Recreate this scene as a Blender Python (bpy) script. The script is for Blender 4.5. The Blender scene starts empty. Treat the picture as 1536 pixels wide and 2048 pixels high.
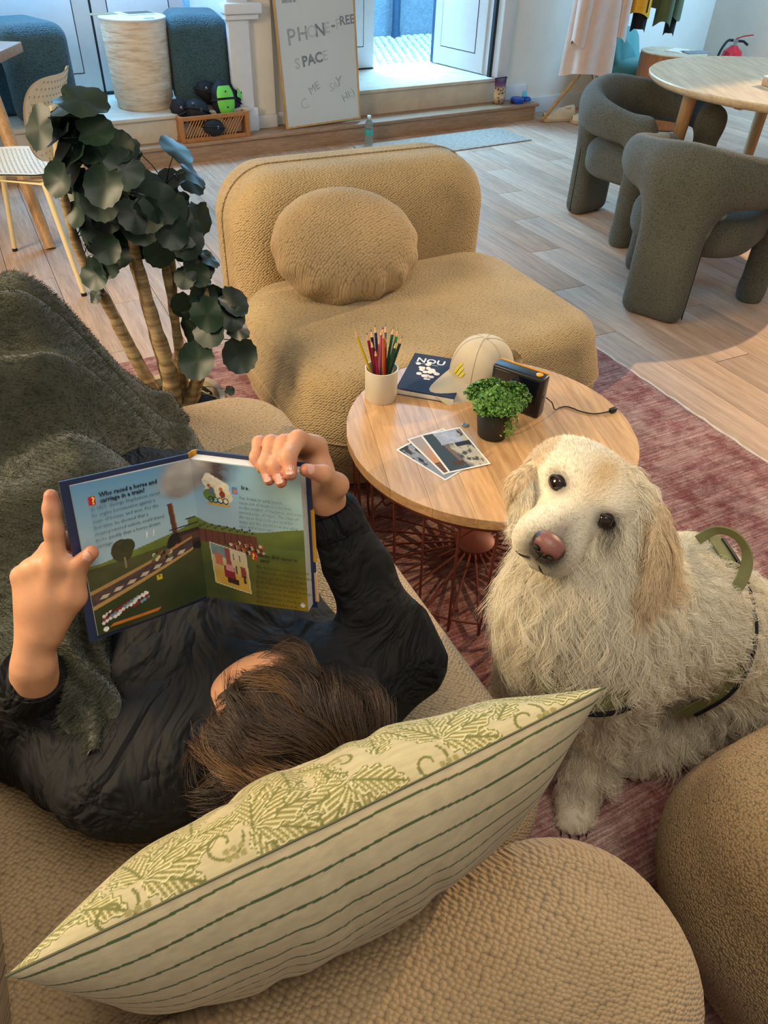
import bpy, bmesh, math, random
import numpy as np
from math import sin, cos, pi, radians, sqrt
from mathutils import Vector, Matrix

random.seed(7); RNG = np.random.default_rng(7)
scene = bpy.context.scene
COL = scene.collection

# ------------------------------------------------------------------ camera
FPX = 1500.0; PITCH = radians(39.71); ROLL = radians(2.315); CAMH = 1.40
cam_d = bpy.data.cameras.new('camera'); cam = bpy.data.objects.new('camera', cam_d); COL.objects.link(cam)
cam_d.sensor_fit = 'VERTICAL'; cam_d.sensor_height = 36.0; cam_d.lens = FPX / 2048 * 36.0
cam_d.clip_start = 0.02; cam_d.clip_end = 60
_fw = np.array([0, cos(PITCH), -sin(PITCH)]); _rt = np.array([1.0, 0, 0]); _up = np.cross(_rt, _fw)
_R = cos(ROLL) * _rt + sin(ROLL) * _up; _U = cos(ROLL) * _up - sin(ROLL) * _rt
cam.matrix_world = Matrix(((_R[0], _U[0], -_fw[0], 0), (_R[1], _U[1], -_fw[1], 0), (_R[2], _U[2], -_fw[2], CAMH), (0, 0, 0, 1)))
scene.camera = cam
vs = scene.view_settings
vs.view_transform = 'Standard'; vs.look = 'None'; vs.gamma = 1.0; vs.use_curve_mapping = False
vs.exposure = 0.35
cy = scene.cycles; cy.max_bounces = 5; cy.diffuse_bounces = 3; cy.glossy_bounces = 2; cy.transmission_bounces = 4; cy.transparent_max_bounces = 4

# ------------------------------------------------------------------ frames: furniture group (a,b) and back wall (u,n)
FA = radians(28.2); WA = radians(33.6)
def AB(a, b, z=0.0): return (a * cos(FA) - b * sin(FA), a * sin(FA) + b * cos(FA), z)
def W(u, n, z=0.0): return (u * cos(WA) - n * sin(WA), u * sin(WA) + n * cos(WA), z)

# ------------------------------------------------------------------ light
world = bpy.data.worlds.new('world'); scene.world = world; world.use_nodes = True
bg = world.node_tree.nodes['Background']; bg.inputs[0].default_value = (1.0, 0.93, 0.86, 1); bg.inputs[1].default_value = 0.26
def area(name, loc, target, size, power, col, size_y=None):
    d = bpy.data.lights.new(name, 'AREA'); d.energy = power; d.color = col; d.size = size
    if size_y: d.shape = 'RECTANGLE'; d.size_y = size_y
    o = bpy.data.objects.new(name, d); COL.objects.link(o); o.location = loc
    o.rotation_euler = (Vector(target) - Vector(loc)).to_track_quat('-Z', 'Y').to_euler(); return o
area('window_light_left', (-2.6, 0.9, 2.1), (0.0, 1.5, 0.4), 1.3, 105, (1.0, 0.78, 0.50))
area('ceiling_light', (0.4, 0.2, 2.9), (0.5, 1.6, 0.0), 1.4, 26, (1.0, 0.9, 0.76))
area('doorway_light', W(3.95, 6.6, 1.6), W(3.6, 4.5, 0.0), 1.0, 110, (0.28, 0.60, 1.0), 1.6)
area('street_sky_fill', W(4.6, 7.0, 3.6), W(4.7, 7.4, 0.2), 2.4, 420, (0.26, 0.66, 1.0), 1.6)  # sky-like area light added above the street to brighten the outside wall
area('door_glass_light', W(1.4, 5.72, 1.75), W(1.5, 4.6, 0.3), 1.2, 80, (0.22, 0.58, 1.0), 0.9)
area('window_light_right', W(7.0, 3.5, 1.9), W(5.9, 5.5, 0.7), 1.0, 85, (0.26, 0.62, 1.0), 1.4)
def spot(name, loc, target, power, col, deg, blend, rad):
    d = bpy.data.lights.new(name, 'SPOT'); d.energy = power; d.color = col; d.spot_size = radians(deg); d.spot_blend = blend; d.shadow_soft_size = rad
    o = bpy.data.objects.new(name, d); COL.objects.link(o); o.location = loc
    o.rotation_euler = (Vector(target) - Vector(loc)).to_track_quat('-Z', 'Y').to_euler(); return o
spot('sun_beam_spot', (4.97, 5.95, 2.8), (1.55, 2.55, 0.0), 1100, (1.0, 0.72, 0.42), 30, 0.25, 0.02)  # added spot standing in for a narrow sun beam from the right

# ------------------------------------------------------------------ materials
def lin(h):
    h = h.lstrip('#'); c = [int(h[i:i + 2], 16) / 255 for i in (0, 2, 4)]
    return tuple(x / 12.92 if x <= 0.04045 else ((x + 0.055) / 1.055) ** 2.4 for x in c) + (1.0,)
class NT:
    def __init__(s, name):
        s.m = bpy.data.materials.new(name); s.m.use_nodes = True; s.t = s.m.node_tree; s.b = s.t.nodes['Principled BSDF']; s.L = s.t.links
    def n(s, typ, **k):
        x = s.t.nodes.new(typ)
        for a, v in k.items():
            if a.startswith('i_'): x.inputs[a[2:].replace('_', ' ')].default_value = v
            else: setattr(x, a, v)
        return x
    def l(s, a, b): s.L.new(a, b)
    def coord(s, scale=(1, 1, 1), kind='Object', rot=(0, 0, 0)):
        tc = s.n('ShaderNodeTexCoord'); mp = s.n('ShaderNodeMapping'); mp.inputs['Scale'].default_value = scale; mp.inputs['Rotation'].default_value = rot
        s.l(tc.outputs[kind], mp.inputs['Vector']); return mp.outputs[0]
    def ramp(s, fac, stops):
        r = s.n('ShaderNodeValToRGB'); e = r.color_ramp.elements
        while len(e) < len(stops): e.new(0.5)
        for el, (p, c) in zip(e, stops): el.position = p; el.color = c
        s.l(fac, r.inputs[0]); return r.outputs[0]
    def mix(s, fac, a, b, typ='MIX'):
        m = s.n('ShaderNodeMix', data_type='RGBA', blend_type=typ)
        for sock, v in ((m.inputs[0], fac), (m.inputs[6], a), (m.inputs[7], b)):
            if hasattr(v, 'links') or hasattr(v, 'is_linked'): s.l(v, sock)
            else: sock.default_value = v
        return m.outputs[2]
    def noise(s, vec, scale, detail=3, rough=0.5):
        x = s.n('ShaderNodeTexNoise'); x.inputs['Scale'].default_value = scale; x.inputs['Detail'].default_value = detail; x.inputs['Roughness'].default_value = rough
        if vec is not None: s.l(vec, x.inputs['Vector'])
        return x.outputs[0]
    def voro(s, vec, scale, feature='F1'):
        x = s.n('ShaderNodeTexVoronoi', feature=feature); x.inputs['Scale'].default_value = scale
        if vec is not None: s.l(vec, x.inputs['Vector'])
        return x.outputs['Distance']
    def bump(s, h, strength, dist):
        b = s.n('ShaderNodeBump'); b.inputs['Strength'].default_value = strength; b.inputs['Distance'].default_value = dist
        s.l(h, b.inputs['Height']); s.l(b.outputs[0], s.b.inputs['Normal'])
    def col(s, c):
        if hasattr(c, 'is_linked'): s.l(c, s.b.inputs['Base Color'])
        else: s.b.inputs['Base Color'].default_value = c
    def set(s, rough=0.6, metal=0.0, spec=0.4, **k):
        s.b.inputs['Roughness'].default_value = rough; s.b.inputs['Metallic'].default_value = metal; s.b.inputs['Specular IOR Level'].default_value = spec
        for a, v in k.items(): s.b.inputs[a.replace('_', ' ')].default_value = v
        return s.m
def sc(c, f): return tuple(min(1, x * f) for x in c[:3]) + (1.0,)
M = {}
def plain(name, hexc, rough=0.6, metal=0.0, spec=0.4, var=0.12, nscale=18.0, bump=None, **k):
    t = NT(name); c = lin(hexc); v = t.coord()
    nz = t.noise(v, nscale, 4, 0.6); t.col(t.ramp(nz, [(0.3, sc(c, 1 - var)), (0.7, sc(c, 1 + var))]))
    if bump: t.bump(t.noise(v, bump[0], 3), bump[1], bump[2])
    M[name] = t.set(rough, metal, spec, **k); return M[name]
def boucle(name, hexc, scale, dark=0.45, dist=0.004, stretch=(1, 1, 1), bstr=0.9, rot=(0, 0, 0), weave=False):
    t = NT(name); c = lin(hexc); v = t.coord(stretch, rot=rot)
    wob = t.noise(v, scale * 0.6, 2); vm = t.n('ShaderNodeVectorMath', operation='MULTIPLY_ADD'); vm.inputs[1].default_value = (0.004, 0.004, 0.004)
    t.l(wob, vm.inputs[0]); t.l(v, vm.inputs[2])
    if weave:
        sx = t.n('ShaderNodeSeparateXYZ'); t.l(v, sx.inputs[0]); yz = t.n('ShaderNodeMath', operation='ADD'); t.l(sx.outputs[1], yz.inputs[0]); t.l(sx.outputs[2], yz.inputs[1])
        pa_ = t.n('ShaderNodeMath', operation='MULTIPLY_ADD'); t.l(sx.outputs[0], pa_.inputs[0]); pa_.inputs[1].default_value = 1.0; t.l(yz.outputs[0], pa_.inputs[2]); pb_ = t.n('ShaderNodeMath', operation='MULTIPLY_ADD'); t.l(sx.outputs[0], pb_.inputs[0]); pb_.inputs[1].default_value = -0.62; t.l(yz.outputs[0], pb_.inputs[2])
        cx = t.n('ShaderNodeCombineXYZ'); t.l(pa_.outputs[0], cx.inputs[0]); t.l(pb_.outputs[0], cx.inputs[1]); vm2 = t.n('ShaderNodeVectorMath', operation='MULTIPLY_ADD'); vm2.inputs[1].default_value = (0.004, 0.004, 0); t.l(wob, vm2.inputs[0]); t.l(cx.outputs[0], vm2.inputs[2]); vm = vm2
    vx = t.n('ShaderNodeTexVoronoi', voronoi_dimensions='2D' if weave else '3D'); vx.inputs['Scale'].default_value = scale; vx.inputs['Randomness'].default_value = 0.50 if weave else 0.8; t.l(vm.outputs[0], vx.inputs['Vector']); d = vx.outputs['Distance']
    big = t.noise(v, 6, 3)
    c1 = t.ramp(d, [(0.0, sc(c, 1.12)), (0.45, c), (0.8, sc(c, dark))])
    c2 = t.ramp(big, [(0.3, (0.86, 0.86, 0.86, 1)), (0.7, (1.08, 1.08, 1.08, 1))])
    t.col(t.mix(1.0, c1, c2, 'MULTIPLY'))
    inv = t.n('ShaderNodeMath', operation='SUBTRACT'); inv.inputs[0].default_value = 1.0; t.l(d, inv.inputs[1])
    t.bump(inv.outputs[0], bstr, dist)
    M[name] = t.set(0.95, 0, 0.15, Sheen_Weight=0.15); return M[name]
def wood(name, c_hex, d_hex, scale=(1, 14, 14), rough=0.45, rnd=True, spec=0.4, grain=9.0):
    t = NT(name); v = t.coord(scale)
    if rnd:
        oi = t.n('ShaderNodeObjectInfo'); ad = t.n('ShaderNodeVectorMath', operation='MULTIPLY_ADD'); ad.inputs[1].default_value = (13, 7, 3)
        t.l(oi.outputs['Random'], ad.inputs[0]); t.l(v, ad.inputs[2]); v = ad.outputs[0]
    n1 = t.noise(v, grain, 6, 0.65); n2 = t.noise(v, 2.2, 3, 0.5)
    a = t.ramp(n1, [(0.32, lin(d_hex)), (0.62, lin(c_hex))]); b = t.ramp(n2, [(0.3, (0.82, 0.80, 0.78, 1)), (0.7, (1.1, 1.1, 1.1, 1))])
    o = t.mix(1.0, a, b, 'MULTIPLY')
    if rnd:
        r = t.ramp(oi.outputs['Random'], [(0.0, (0.88, 0.87, 0.86, 1)), (0.5, (1, 1, 1, 1)), (1.0, (1.08, 1.06, 1.04, 1))]); o = t.mix(1.0, o, r, 'MULTIPLY')
    t.col(o); t.bump(n1, 0.12, 0.002)
    M[name] = t.set(rough, 0, spec); return M[name]
def attrmat(name, rough=0.6, spec=0.3, bump=None, **k):
    t = NT(name); a = t.n('ShaderNodeAttribute', attribute_name='Col'); o = a.outputs['Color']
    if bump: t.bump(t.noise(t.coord(), bump[0], 2), bump[1], bump[2])
    t.col(o); M[name] = t.set(rough, 0, spec, **k); return M[name]

# ------------------------------------------------------------------ mesh building
class MB:
    def __init__(s): s.v = []; s.f = []
    def add(s, vs, fs):
        o = len(s.v); s.v += [tuple(map(float, p)) for p in vs]; s.f += [tuple(i + o for i in f) for f in fs]; return s
    def box(s, x0, x1, y0, y1, z0, z1, bev=0.0, mat=None):
        if bev <= 0:
            vs = [(x, y, z) for z in (z0, z1) for y in (y0, y1) for x in (x0, x1)]
            fs = [(0, 2, 3, 1), (4, 5, 7, 6), (0, 1, 5, 4), (2, 6, 7, 3), (0, 4, 6, 2), (1, 3, 7, 5)]
        else:
            bm = bmesh.new(); bmesh.ops.create_cube(bm, size=1.0)
            for q in bm.verts: q.co = Vector(((x0 + x1) / 2 + q.co.x * (x1 - x0), (y0 + y1) / 2 + q.co.y * (y1 - y0), (z0 + z1) / 2 + q.co.z * (z1 - z0)))
            bmesh.ops.bevel(bm, geom=bm.edges[:], offset=bev, segments=3, profile=0.5, affect='EDGES', clamp_overlap=True)
            bm.verts.index_update(); vs = [tuple(q.co) for q in bm.verts]; fs = [tuple(q.index for q in f.verts) for f in bm.faces]; bm.free()
        if mat is not None: vs = [tuple(mat @ Vector(p)) for p in vs]
        return s.add(vs, fs)
    def lathe(s, prof, n=32, c=(0, 0, 0), capb=True, capt=True, mat=None):
        vs = []; fs = []; m = len(prof)
        for (r, z) in prof:
            for i in range(n):
                t = 2 * pi * i / n; vs.append((c[0] + r * cos(t), c[1] + r * sin(t), c[2] + z))
        for j in range(m - 1):
            for i in range(n): fs.append((j * n + i, j * n + (i + 1) % n, (j + 1) * n + (i + 1) % n, (j + 1) * n + i))
        if capb: fs.append(tuple(range(n - 1, -1, -1)))
        if capt: fs.append(tuple((m - 1) * n + i for i in range(n)))
        if mat is not None: vs = [tuple(mat @ Vector(p)) for p in vs]
        return s.add(vs, fs)
    def tube(s, pts, rad, n=8, closed=False, cap=True, sq=1.0):
        P = [np.array(p, float) for p in pts]; m = len(P); R = rad if hasattr(rad, '__len__') else [rad] * m
        T = []
        for i in range(m):
            a = P[(i - 1) % m] if (closed or i > 0) else P[i]; b = P[(i + 1) % m] if (closed or i < m - 1) else P[i]
            d = b - a; T.append(d / (np.linalg.norm(d) + 1e-12))
        ref = np.array([0, 0, 1.0]) if abs(T[0][2]) < 0.9 else np.array([1.0, 0, 0])
        N = np.cross(T[0], ref); N /= np.linalg.norm(N); vs = []; fs = []
        for i in range(m):
            N = N - T[i] * (N @ T[i]); N /= (np.linalg.norm(N) + 1e-12); B = np.cross(T[i], N)
            for k in range(n):
                t = 2 * pi * k / n; vs.append(P[i] + R[i] * (cos(t) * N + sq * sin(t) * B))
        for i in range(m if closed else m - 1):
            j = (i + 1) % m
            for k in range(n): fs.append((i * n + k, i * n + (k + 1) % n, j * n + (k + 1) % n, j * n + k))
        if cap and not closed: fs.append(tuple(range(n - 1, -1, -1))); fs.append(tuple((m - 1) * n + k for k in range(n)))
        return s.add(vs, fs)
    def slab(s, hx, hy, z0, z1, R, r, crown=0.0, nc=10, nr=6, bulge=0.0, rings=10, mat=None):
        """cushion: rounded-rectangle plan (corner R), edge fillet r top and bottom"""
        def contour(d):
            X = max(hx - d, 1e-3); Y = max(hy - d, 1e-3); q = min(max(R - d, 0.25 * min(X, Y)), min(X, Y) * 0.999); out = []
            for (cx, cy, t0) in ((X - q, Y - q, 0), (-X + q, Y - q, pi / 2), (-X + q, -Y + q, pi), (X - q, -Y + q, 1.5 * pi)):
                for k in range(nc + 1): t = t0 + pi / 2 * k / nc; out.append((cx + q * cos(t), cy + q * sin(t)))
            L = []
            for i in range(len(out)):
                a = out[i]; b = out[(i + 1) % len(out)]; L.append(a)
                if (i + 1) % (nc + 1) == 0:
                    for k in range(1, 8): L.append((a[0] + (b[0] - a[0]) * k / 8, a[1] + (b[1] - a[1]) * k / 8))
            return L
        prof = [(r * (1 - sin(t)), z0 + r * (1 - cos(t))) for t in np.linspace(0, pi / 2, nr)]
        prof += [(-bulge * sin(pi * t), z0 + r + (z1 - z0 - 2 * r) * t) for t in np.linspace(0.1, 0.9, 7)]
        prof += [(r * (1 - cos(t)), z1 - r + r * sin(t)) for t in np.linspace(0, pi / 2, nr)]
        lim = min(hx, hy)
        top = [(r + (lim - r) * t, z1 + crown * (1 - (1 - t) ** 2)) for t in np.linspace(0, 1, rings)[1:]]
        prof += top
        vs = []; fs = []; m = None
        for d, z in prof:
            c = contour(d); m = len(c); vs += [(x, y, z) for x, y in c]
        for j in range(len(prof) - 1):
            for i in range(m): fs.append((j * m + i, j * m + (i + 1) % m, (j + 1) * m + (i + 1) % m, (j + 1) * m + i))
        fs.append(tuple(range(m - 1, -1, -1))); fs.append(tuple((len(prof) - 1) * m + i for i in range(m)))
        if mat is not None: vs = [tuple(mat @ Vector(p)) for p in vs]
        return s.add(vs, fs)
    def grid(s, fn, nu, nv):
        vs = [fn(i / (nu - 1), j / (nv - 1)) for j in range(nv) for i in range(nu)]
        fs = [(j * nu + i, j * nu + i + 1, (j + 1) * nu + i + 1, (j + 1) * nu + i) for j in range(nv - 1) for i in range(nu - 1)]
        return s.add(vs, fs)
    def mesh(s, name, smooth=True, angle=40):
        me = bpy.data.meshes.new(name); me.from_pydata(s.v, [], s.f); me.validate(); fixn(me)
        if smooth: me.shade_smooth(); me.set_sharp_from_angle(angle=radians(angle))
        return me
    def build(s, name, mat, parent=None, loc=None, rotz=0.0, smooth=True, angle=40):
        return obj(name, s.mesh(name, smooth, angle), mat, parent, loc, rotz)
def fixn(me):
    bm = bmesh.new(); bm.from_mesh(me); bmesh.ops.recalc_face_normals(bm, faces=bm.faces[:]); bm.to_mesh(me); bm.free()
def obj(name, me, mat, parent=None, loc=None, rotz=0.0):
    o = bpy.data.objects.new(name, me); COL.objects.link(o)
    if mat is not None and len(me.materials) == 0: me.materials.append(M[mat] if isinstance(mat, str) else mat)
    if parent is not None: o.parent = parent
    if loc is not None: o.location = loc
    if rotz: o.rotation_euler[2] = rotz
    return o
def tag(o, label=None, cat=None, group=None, kind=None):
    for k, v in (('label', label), ('category', cat), ('group', group), ('kind', kind)):
        if v: o[k] = v
    return o
def thing(name, label, cat, loc=(0, 0, 0), rotz=0.0, group=None):
    o = bpy.data.objects.new(name, None); COL.objects.link(o); o.location = loc; o.rotation_euler[2] = rotz; o.empty_display_size = 0.05
    return tag(o, label, cat, group)
def grid_mesh(name, P, colors=None, flip=False):
    """P: (ny,nx,3) array -> quad mesh; colors (ny,nx,3) linear rgb as point colour 'Col'"""
    ny, nx, _ = P.shape; me = bpy.data.meshes.new(name); idx = np.arange(nx * ny).reshape(ny, nx)
    q = np.stack([idx[:-1, :-1], idx[:-1, 1:], idx[1:, 1:], idx[1:, :-1]], -1).reshape(-1, 4)
    if flip: q = q[:, ::-1]
    return np_mesh(name, P.reshape(-1, 3), q, None if colors is None else colors.reshape(-1, 3))
def np_mesh(name, V, Q, colors=None, smooth=True):
    me = bpy.data.meshes.new(name); V = np.ascontiguousarray(V, np.float32); Q = np.ascontiguousarray(Q, np.int32); k = Q.shape[1]
    me.vertices.add(len(V)); me.vertices.foreach_set('co', V.ravel()); me.loops.add(Q.size); me.loops.foreach_set('vertex_index', Q.ravel())
    me.polygons.add(len(Q)); me.polygons.foreach_set('loop_start', np.arange(len(Q), dtype=np.int32) * k); me.update(calc_edges=True)
    if smooth: me.shade_smooth()
    if colors is not None:
        at = me.color_attributes.new('Col', 'FLOAT_COLOR', 'POINT'); c = np.ones((len(V), 4), np.float32); c[:, :3] = np.clip(colors, 0, 1); at.data.foreach_set('color', c.ravel())
    return me
def hexl(h): return np.array(lin(h)[:3])

# ------------------------------------------------------------------ signed-distance modelling (surface nets)
class SDF:
    def __init__(s, lo, hi, h):
        s.lo = np.array(lo, np.float32); s.h = h; n = [int(math.ceil((b - a) / h)) + 1 for a, b in zip(lo, hi)]
        ax = [lo[i] + h * np.arange(n[i], dtype=np.float32) for i in range(3)]; s.X, s.Y, s.Z = np.meshgrid(*ax, indexing='ij'); s.d = None
    def put(s, e, k=0.02):
        e = e.astype(np.float32)
        if s.d is None: s.d = e
        elif k <= 0: s.d = np.minimum(s.d, e)
        else:
            q = np.maximum(k - np.abs(s.d - e), 0) / k; s.d = np.minimum(s.d, e) - q * q * k * 0.25
        return s
    def cut(s, e, k=0.01):
        e = -e; q = np.maximum(k - np.abs(s.d - e), 0) / k; s.d = np.maximum(s.d, e) + q * q * k * 0.25; return s
    def loc(s, c, R):
        dx, dy, dz = s.X - c[0], s.Y - c[1], s.Z - c[2]
        if R is None: return dx, dy, dz
        R = np.array(R)  # columns = local axes in world
        return tuple(dx * R[0, i] + dy * R[1, i] + dz * R[2, i] for i in range(3))
    def ell(s, c, r, R=None):
        x, y, z = s.loc(c, R); k0 = np.sqrt((x / r[0]) ** 2 + (y / r[1]) ** 2 + (z / r[2]) ** 2); k1 = np.sqrt((x / r[0] ** 2) ** 2 + (y / r[1] ** 2) ** 2 + (z / r[2] ** 2) ** 2) + 1e-9
        return k0 * (k0 - 1) / k1
    def cone(s, p, q, ra, rb):
        p = np.array(p, float); q = np.array(q, float); d = q - p; L = d @ d + 1e-12
        t = np.clip(((s.X - p[0]) * d[0] + (s.Y - p[1]) * d[1] + (s.Z - p[2]) * d[2]) / L, 0, 1)
        return np.sqrt((s.X - p[0] - t * d[0]) ** 2 + (s.Y - p[1] - t * d[1]) ** 2 + (s.Z - p[2] - t * d[2]) ** 2) - (ra + (rb - ra) * t)
    def rbox(s, c, hf, r, R=None):
        x, y, z = s.loc(c, R); qx, qy, qz = np.abs(x) - hf[0] + r, np.abs(y) - hf[1] + r, np.abs(z) - hf[2] + r
        return np.sqrt(np.maximum(qx, 0) ** 2 + np.maximum(qy, 0) ** 2 + np.maximum(qz, 0) ** 2) + np.minimum(np.maximum(qx, np.maximum(qy, qz)), 0) - r
    def chain(s, pts, rad, k=0.02, k_in=None):
        for i in range(len(pts) - 1): s.put(s.cone(pts[i], pts[i + 1], rad[i], rad[i + 1]), k if i == 0 else (k_in if k_in is not None else k))
        return s
    def nets(s):
        D = s.d; S = D < 0; n = D.shape; h = s.h
        # cells with sign change
        c = np.zeros([k - 1 for k in n], np.int8)
        for i in (0, 1):
            for j in (0, 1):
                for k in (0, 1): c += S[i:n[0] - 1 + i, j:n[1] - 1 + j, k:n[2] - 1 + k]
        act = (c > 0) & (c < 8); ids = -np.ones(act.shape, np.int64); I = np.argwhere(act); ids[act] = np.arange(len(I))
        acc = np.zeros((len(I), 3)); cnt = np.zeros(len(I))
        corners = [(i, j, k) for i in (0, 1) for j in (0, 1) for k in (0, 1)]
        val = {q: D[I[:, 0] + q[0], I[:, 1] + q[1], I[:, 2] + q[2]] for q in corners}
        for q in corners:
            for ax in range(3):
                if q[ax] == 0:
                    r = list(q); r[ax] = 1; r = tuple(r); a, b = val[q], val[r]; m = (a < 0) != (b < 0)
                    t = np.where(m, a / np.where(m, a - b, 1), 0); p = np.tile(np.array(q, float), (len(I), 1)); p[:, ax] = t
                    acc += p * m[:, None]; cnt += m
        V = s.lo + h * (I + acc / cnt[:, None]); Q = []
        for ax in range(3):
            u, v = (ax + 1) % 3, (ax + 2) % 3
            sl0 = [slice(None)] * 3; sl1 = [slice(None)] * 3; sl0[ax] = slice(0, n[ax] - 1); sl1[ax] = slice(1, n[ax])
            m = S[tuple(sl0)] != S[tuple(sl1)]; E = np.argwhere(m); E = E[(E[:, u] > 0) & (E[:, v] > 0) & (E[:, u] < n[u] - 1) & (E[:, v] < n[v] - 1)]
            if len(E) == 0: continue
            inside = S[E[:, 0], E[:, 1], E[:, 2]]
            def cid(du, dv): e = E.copy(); e[:, u] -= du; e[:, v] -= dv; return ids[e[:, 0], e[:, 1], e[:, 2]]
            q = np.stack([cid(1, 1), cid(0, 1), cid(0, 0), cid(1, 0)], 1); q[~inside] = q[~inside][:, ::-1]; Q.append(q)
        Q = np.concatenate(Q); return V.astype(np.float32), Q
def relax(V, Q, it=2, lam=0.5):
    e = np.concatenate([Q[:, [0, 1]], Q[:, [1, 2]], Q[:, [2, 3]], Q[:, [3, 0]]]); e = np.concatenate([e, e[:, ::-1]])
    deg = np.bincount(e[:, 0], minlength=len(V)).astype(np.float32)[:, None]
    for _ in range(it):
        a = np.stack([np.bincount(e[:, 0], weights=V[e[:, 1], i], minlength=len(V)) for i in range(3)], 1) / np.maximum(deg, 1); V = V + lam * (a - V)
    return V
def vnormals(V, Q):
    n = np.cross(V[Q[:, 2]] - V[Q[:, 0]], V[Q[:, 3]] - V[Q[:, 1]]); N = np.zeros_like(V, dtype=np.float64)
    for i in range(4): np.add.at(N, Q[:, i], n)
    return N / (np.linalg.norm(N, axis=1, keepdims=True) + 1e-12)
def sample_surface(V, Q, n, rng, weight=None):
    """random points on a quad mesh -> positions, normals"""
    d1 = V[Q[:, 2]] - V[Q[:, 0]]; d2 = V[Q[:, 3]] - V[Q[:, 1]]; nn = np.cross(d1, d2); A = np.linalg.norm(nn, axis=1)
    w = A.copy()
    if weight is not None: w *= weight(V[Q].mean(1))
    f = rng.choice(len(Q), n, p=w / w.sum()); a, b = rng.random(n)[:, None], rng.random(n)[:, None]; q = Q[f]
    P = (V[q[:, 0]] * (1 - a) + V[q[:, 1]] * a) * (1 - b) + (V[q[:, 3]] * (1 - a) + V[q[:, 2]] * a) * b
    VN = vnormals(V, Q); N = VN[q].mean(1); N /= np.linalg.norm(N, axis=1, keepdims=True); return P, N
def hair(name, P, rad, mat, parent=None, tip=0.25):
    """P: (n, k, 3) strand points; rad: (n,) root radius"""
    n, k, _ = P.shape; hc = bpy.data.hair_curves.new(name); hc.add_curves([k] * n)
    hc.attributes['position'].data.foreach_set('vector', np.ascontiguousarray(P, np.float32).ravel())
    at = hc.attributes.get('radius') or hc.attributes.new('radius', 'FLOAT', 'POINT')
    r = np.asarray(rad)[:, None] * np.linspace(1, tip, k)[None, :]; at.data.foreach_set('value', np.ascontiguousarray(r, np.float32).ravel())
    o = bpy.data.objects.new(name, hc); COL.objects.link(o); hc.materials.append(M[mat] if isinstance(mat, str) else mat)
    if parent is not None: o.parent = parent
    o['kind'] = 'stuff'; return o
def nearest(P, G):
    from mathutils.kdtree import KDTree
    kd = KDTree(len(G))
    for i, p in enumerate(G.tolist()): kd.insert(p, i)
    kd.balance(); return np.array([kd.find(p)[1] for p in P.tolist()])
def unit(v): v = np.asarray(v, float); return v / (np.linalg.norm(v, axis=-1, keepdims=True) + 1e-12)
def text(s, size, mat, parent, matw, name='lettering', ext=0.0002, bold=0.0, align='LEFT'):
    c = bpy.data.curves.new(name, 'FONT'); c.body = s; c.size = size; c.extrude = ext; c.offset = bold; c.align_x = align; c.fill_mode = 'BOTH'; c.resolution_u = 2
    o = text_obj(c, name, mat); o.parent = parent; o.matrix_local = matw; return o
def text_obj(c, name, mat):
    f = bpy.data.objects.new(name, c); COL.objects.link(f); dg = bpy.context.evaluated_depsgraph_get(); me = bpy.data.meshes.new_from_object(f.evaluated_get(dg)); bpy.data.objects.remove(f); me.materials.clear(); me.materials.append(M[mat]); me.name = name
    o = bpy.data.objects.new(name, me); COL.objects.link(o); o['kind'] = 'stuff' if len(c.body) > 24 else 'thing'; return o
def frame(o, x, y, z):
    """4x4 from origin and three axis vectors"""
    return Matrix(((x[0], y[0], z[0], o[0]), (x[1], y[1], z[1], o[1]), (x[2], y[2], z[2], o[2]), (0, 0, 0, 1)))
# ================================================================== materials
wood('oak_floor', '#C4A892', '#B0947F', (1.2, 16, 16), 0.65, spec=0.18)
plain('joint', '#4A382C', 0.8)
wood('step_wood', '#A98A6E', '#8E6F57', (1.5, 14, 14), 0.5, rnd=False)
plain('plaster', '#DDD6CA', 0.9, var=0.05, nscale=3.0, bump=(30, 0.15, 0.004))
plain('white_paint', '#D5D7DA', 0.45, var=0.03)
plain('stone', '#C9BFAF', 0.75, var=0.12, nscale=7)
plain('groove', '#23282E', 0.7)
plain('cobble', '#C9CCC8', 0.8, var=0.2, nscale=20, bump=(40, 0.3, 0.004))
plain('cobble_joint', '#7F8582', 0.9)
plain('stucco', '#7E93A6', 0.9, var=0.15, nscale=22, bump=(60, 0.6, 0.01))
plain('grey_metal', '#3C5A78', 0.5, 0.3)
plain('glass_pane', '#BCD4E4', 0.05, Transmission_Weight=0.9, IOR=1.1, var=0.0)

def wbox(name, u0, u1, n0, n1, z0, z1, mat, parent=None, bev=0.0, kind='structure'):
    o = MB().box(u0, u1, n0, n1, z0, z1, bev).build(name, mat, parent, None, 0 if parent else WA)
    if parent is None and kind: o['kind'] = kind
    return o

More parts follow.
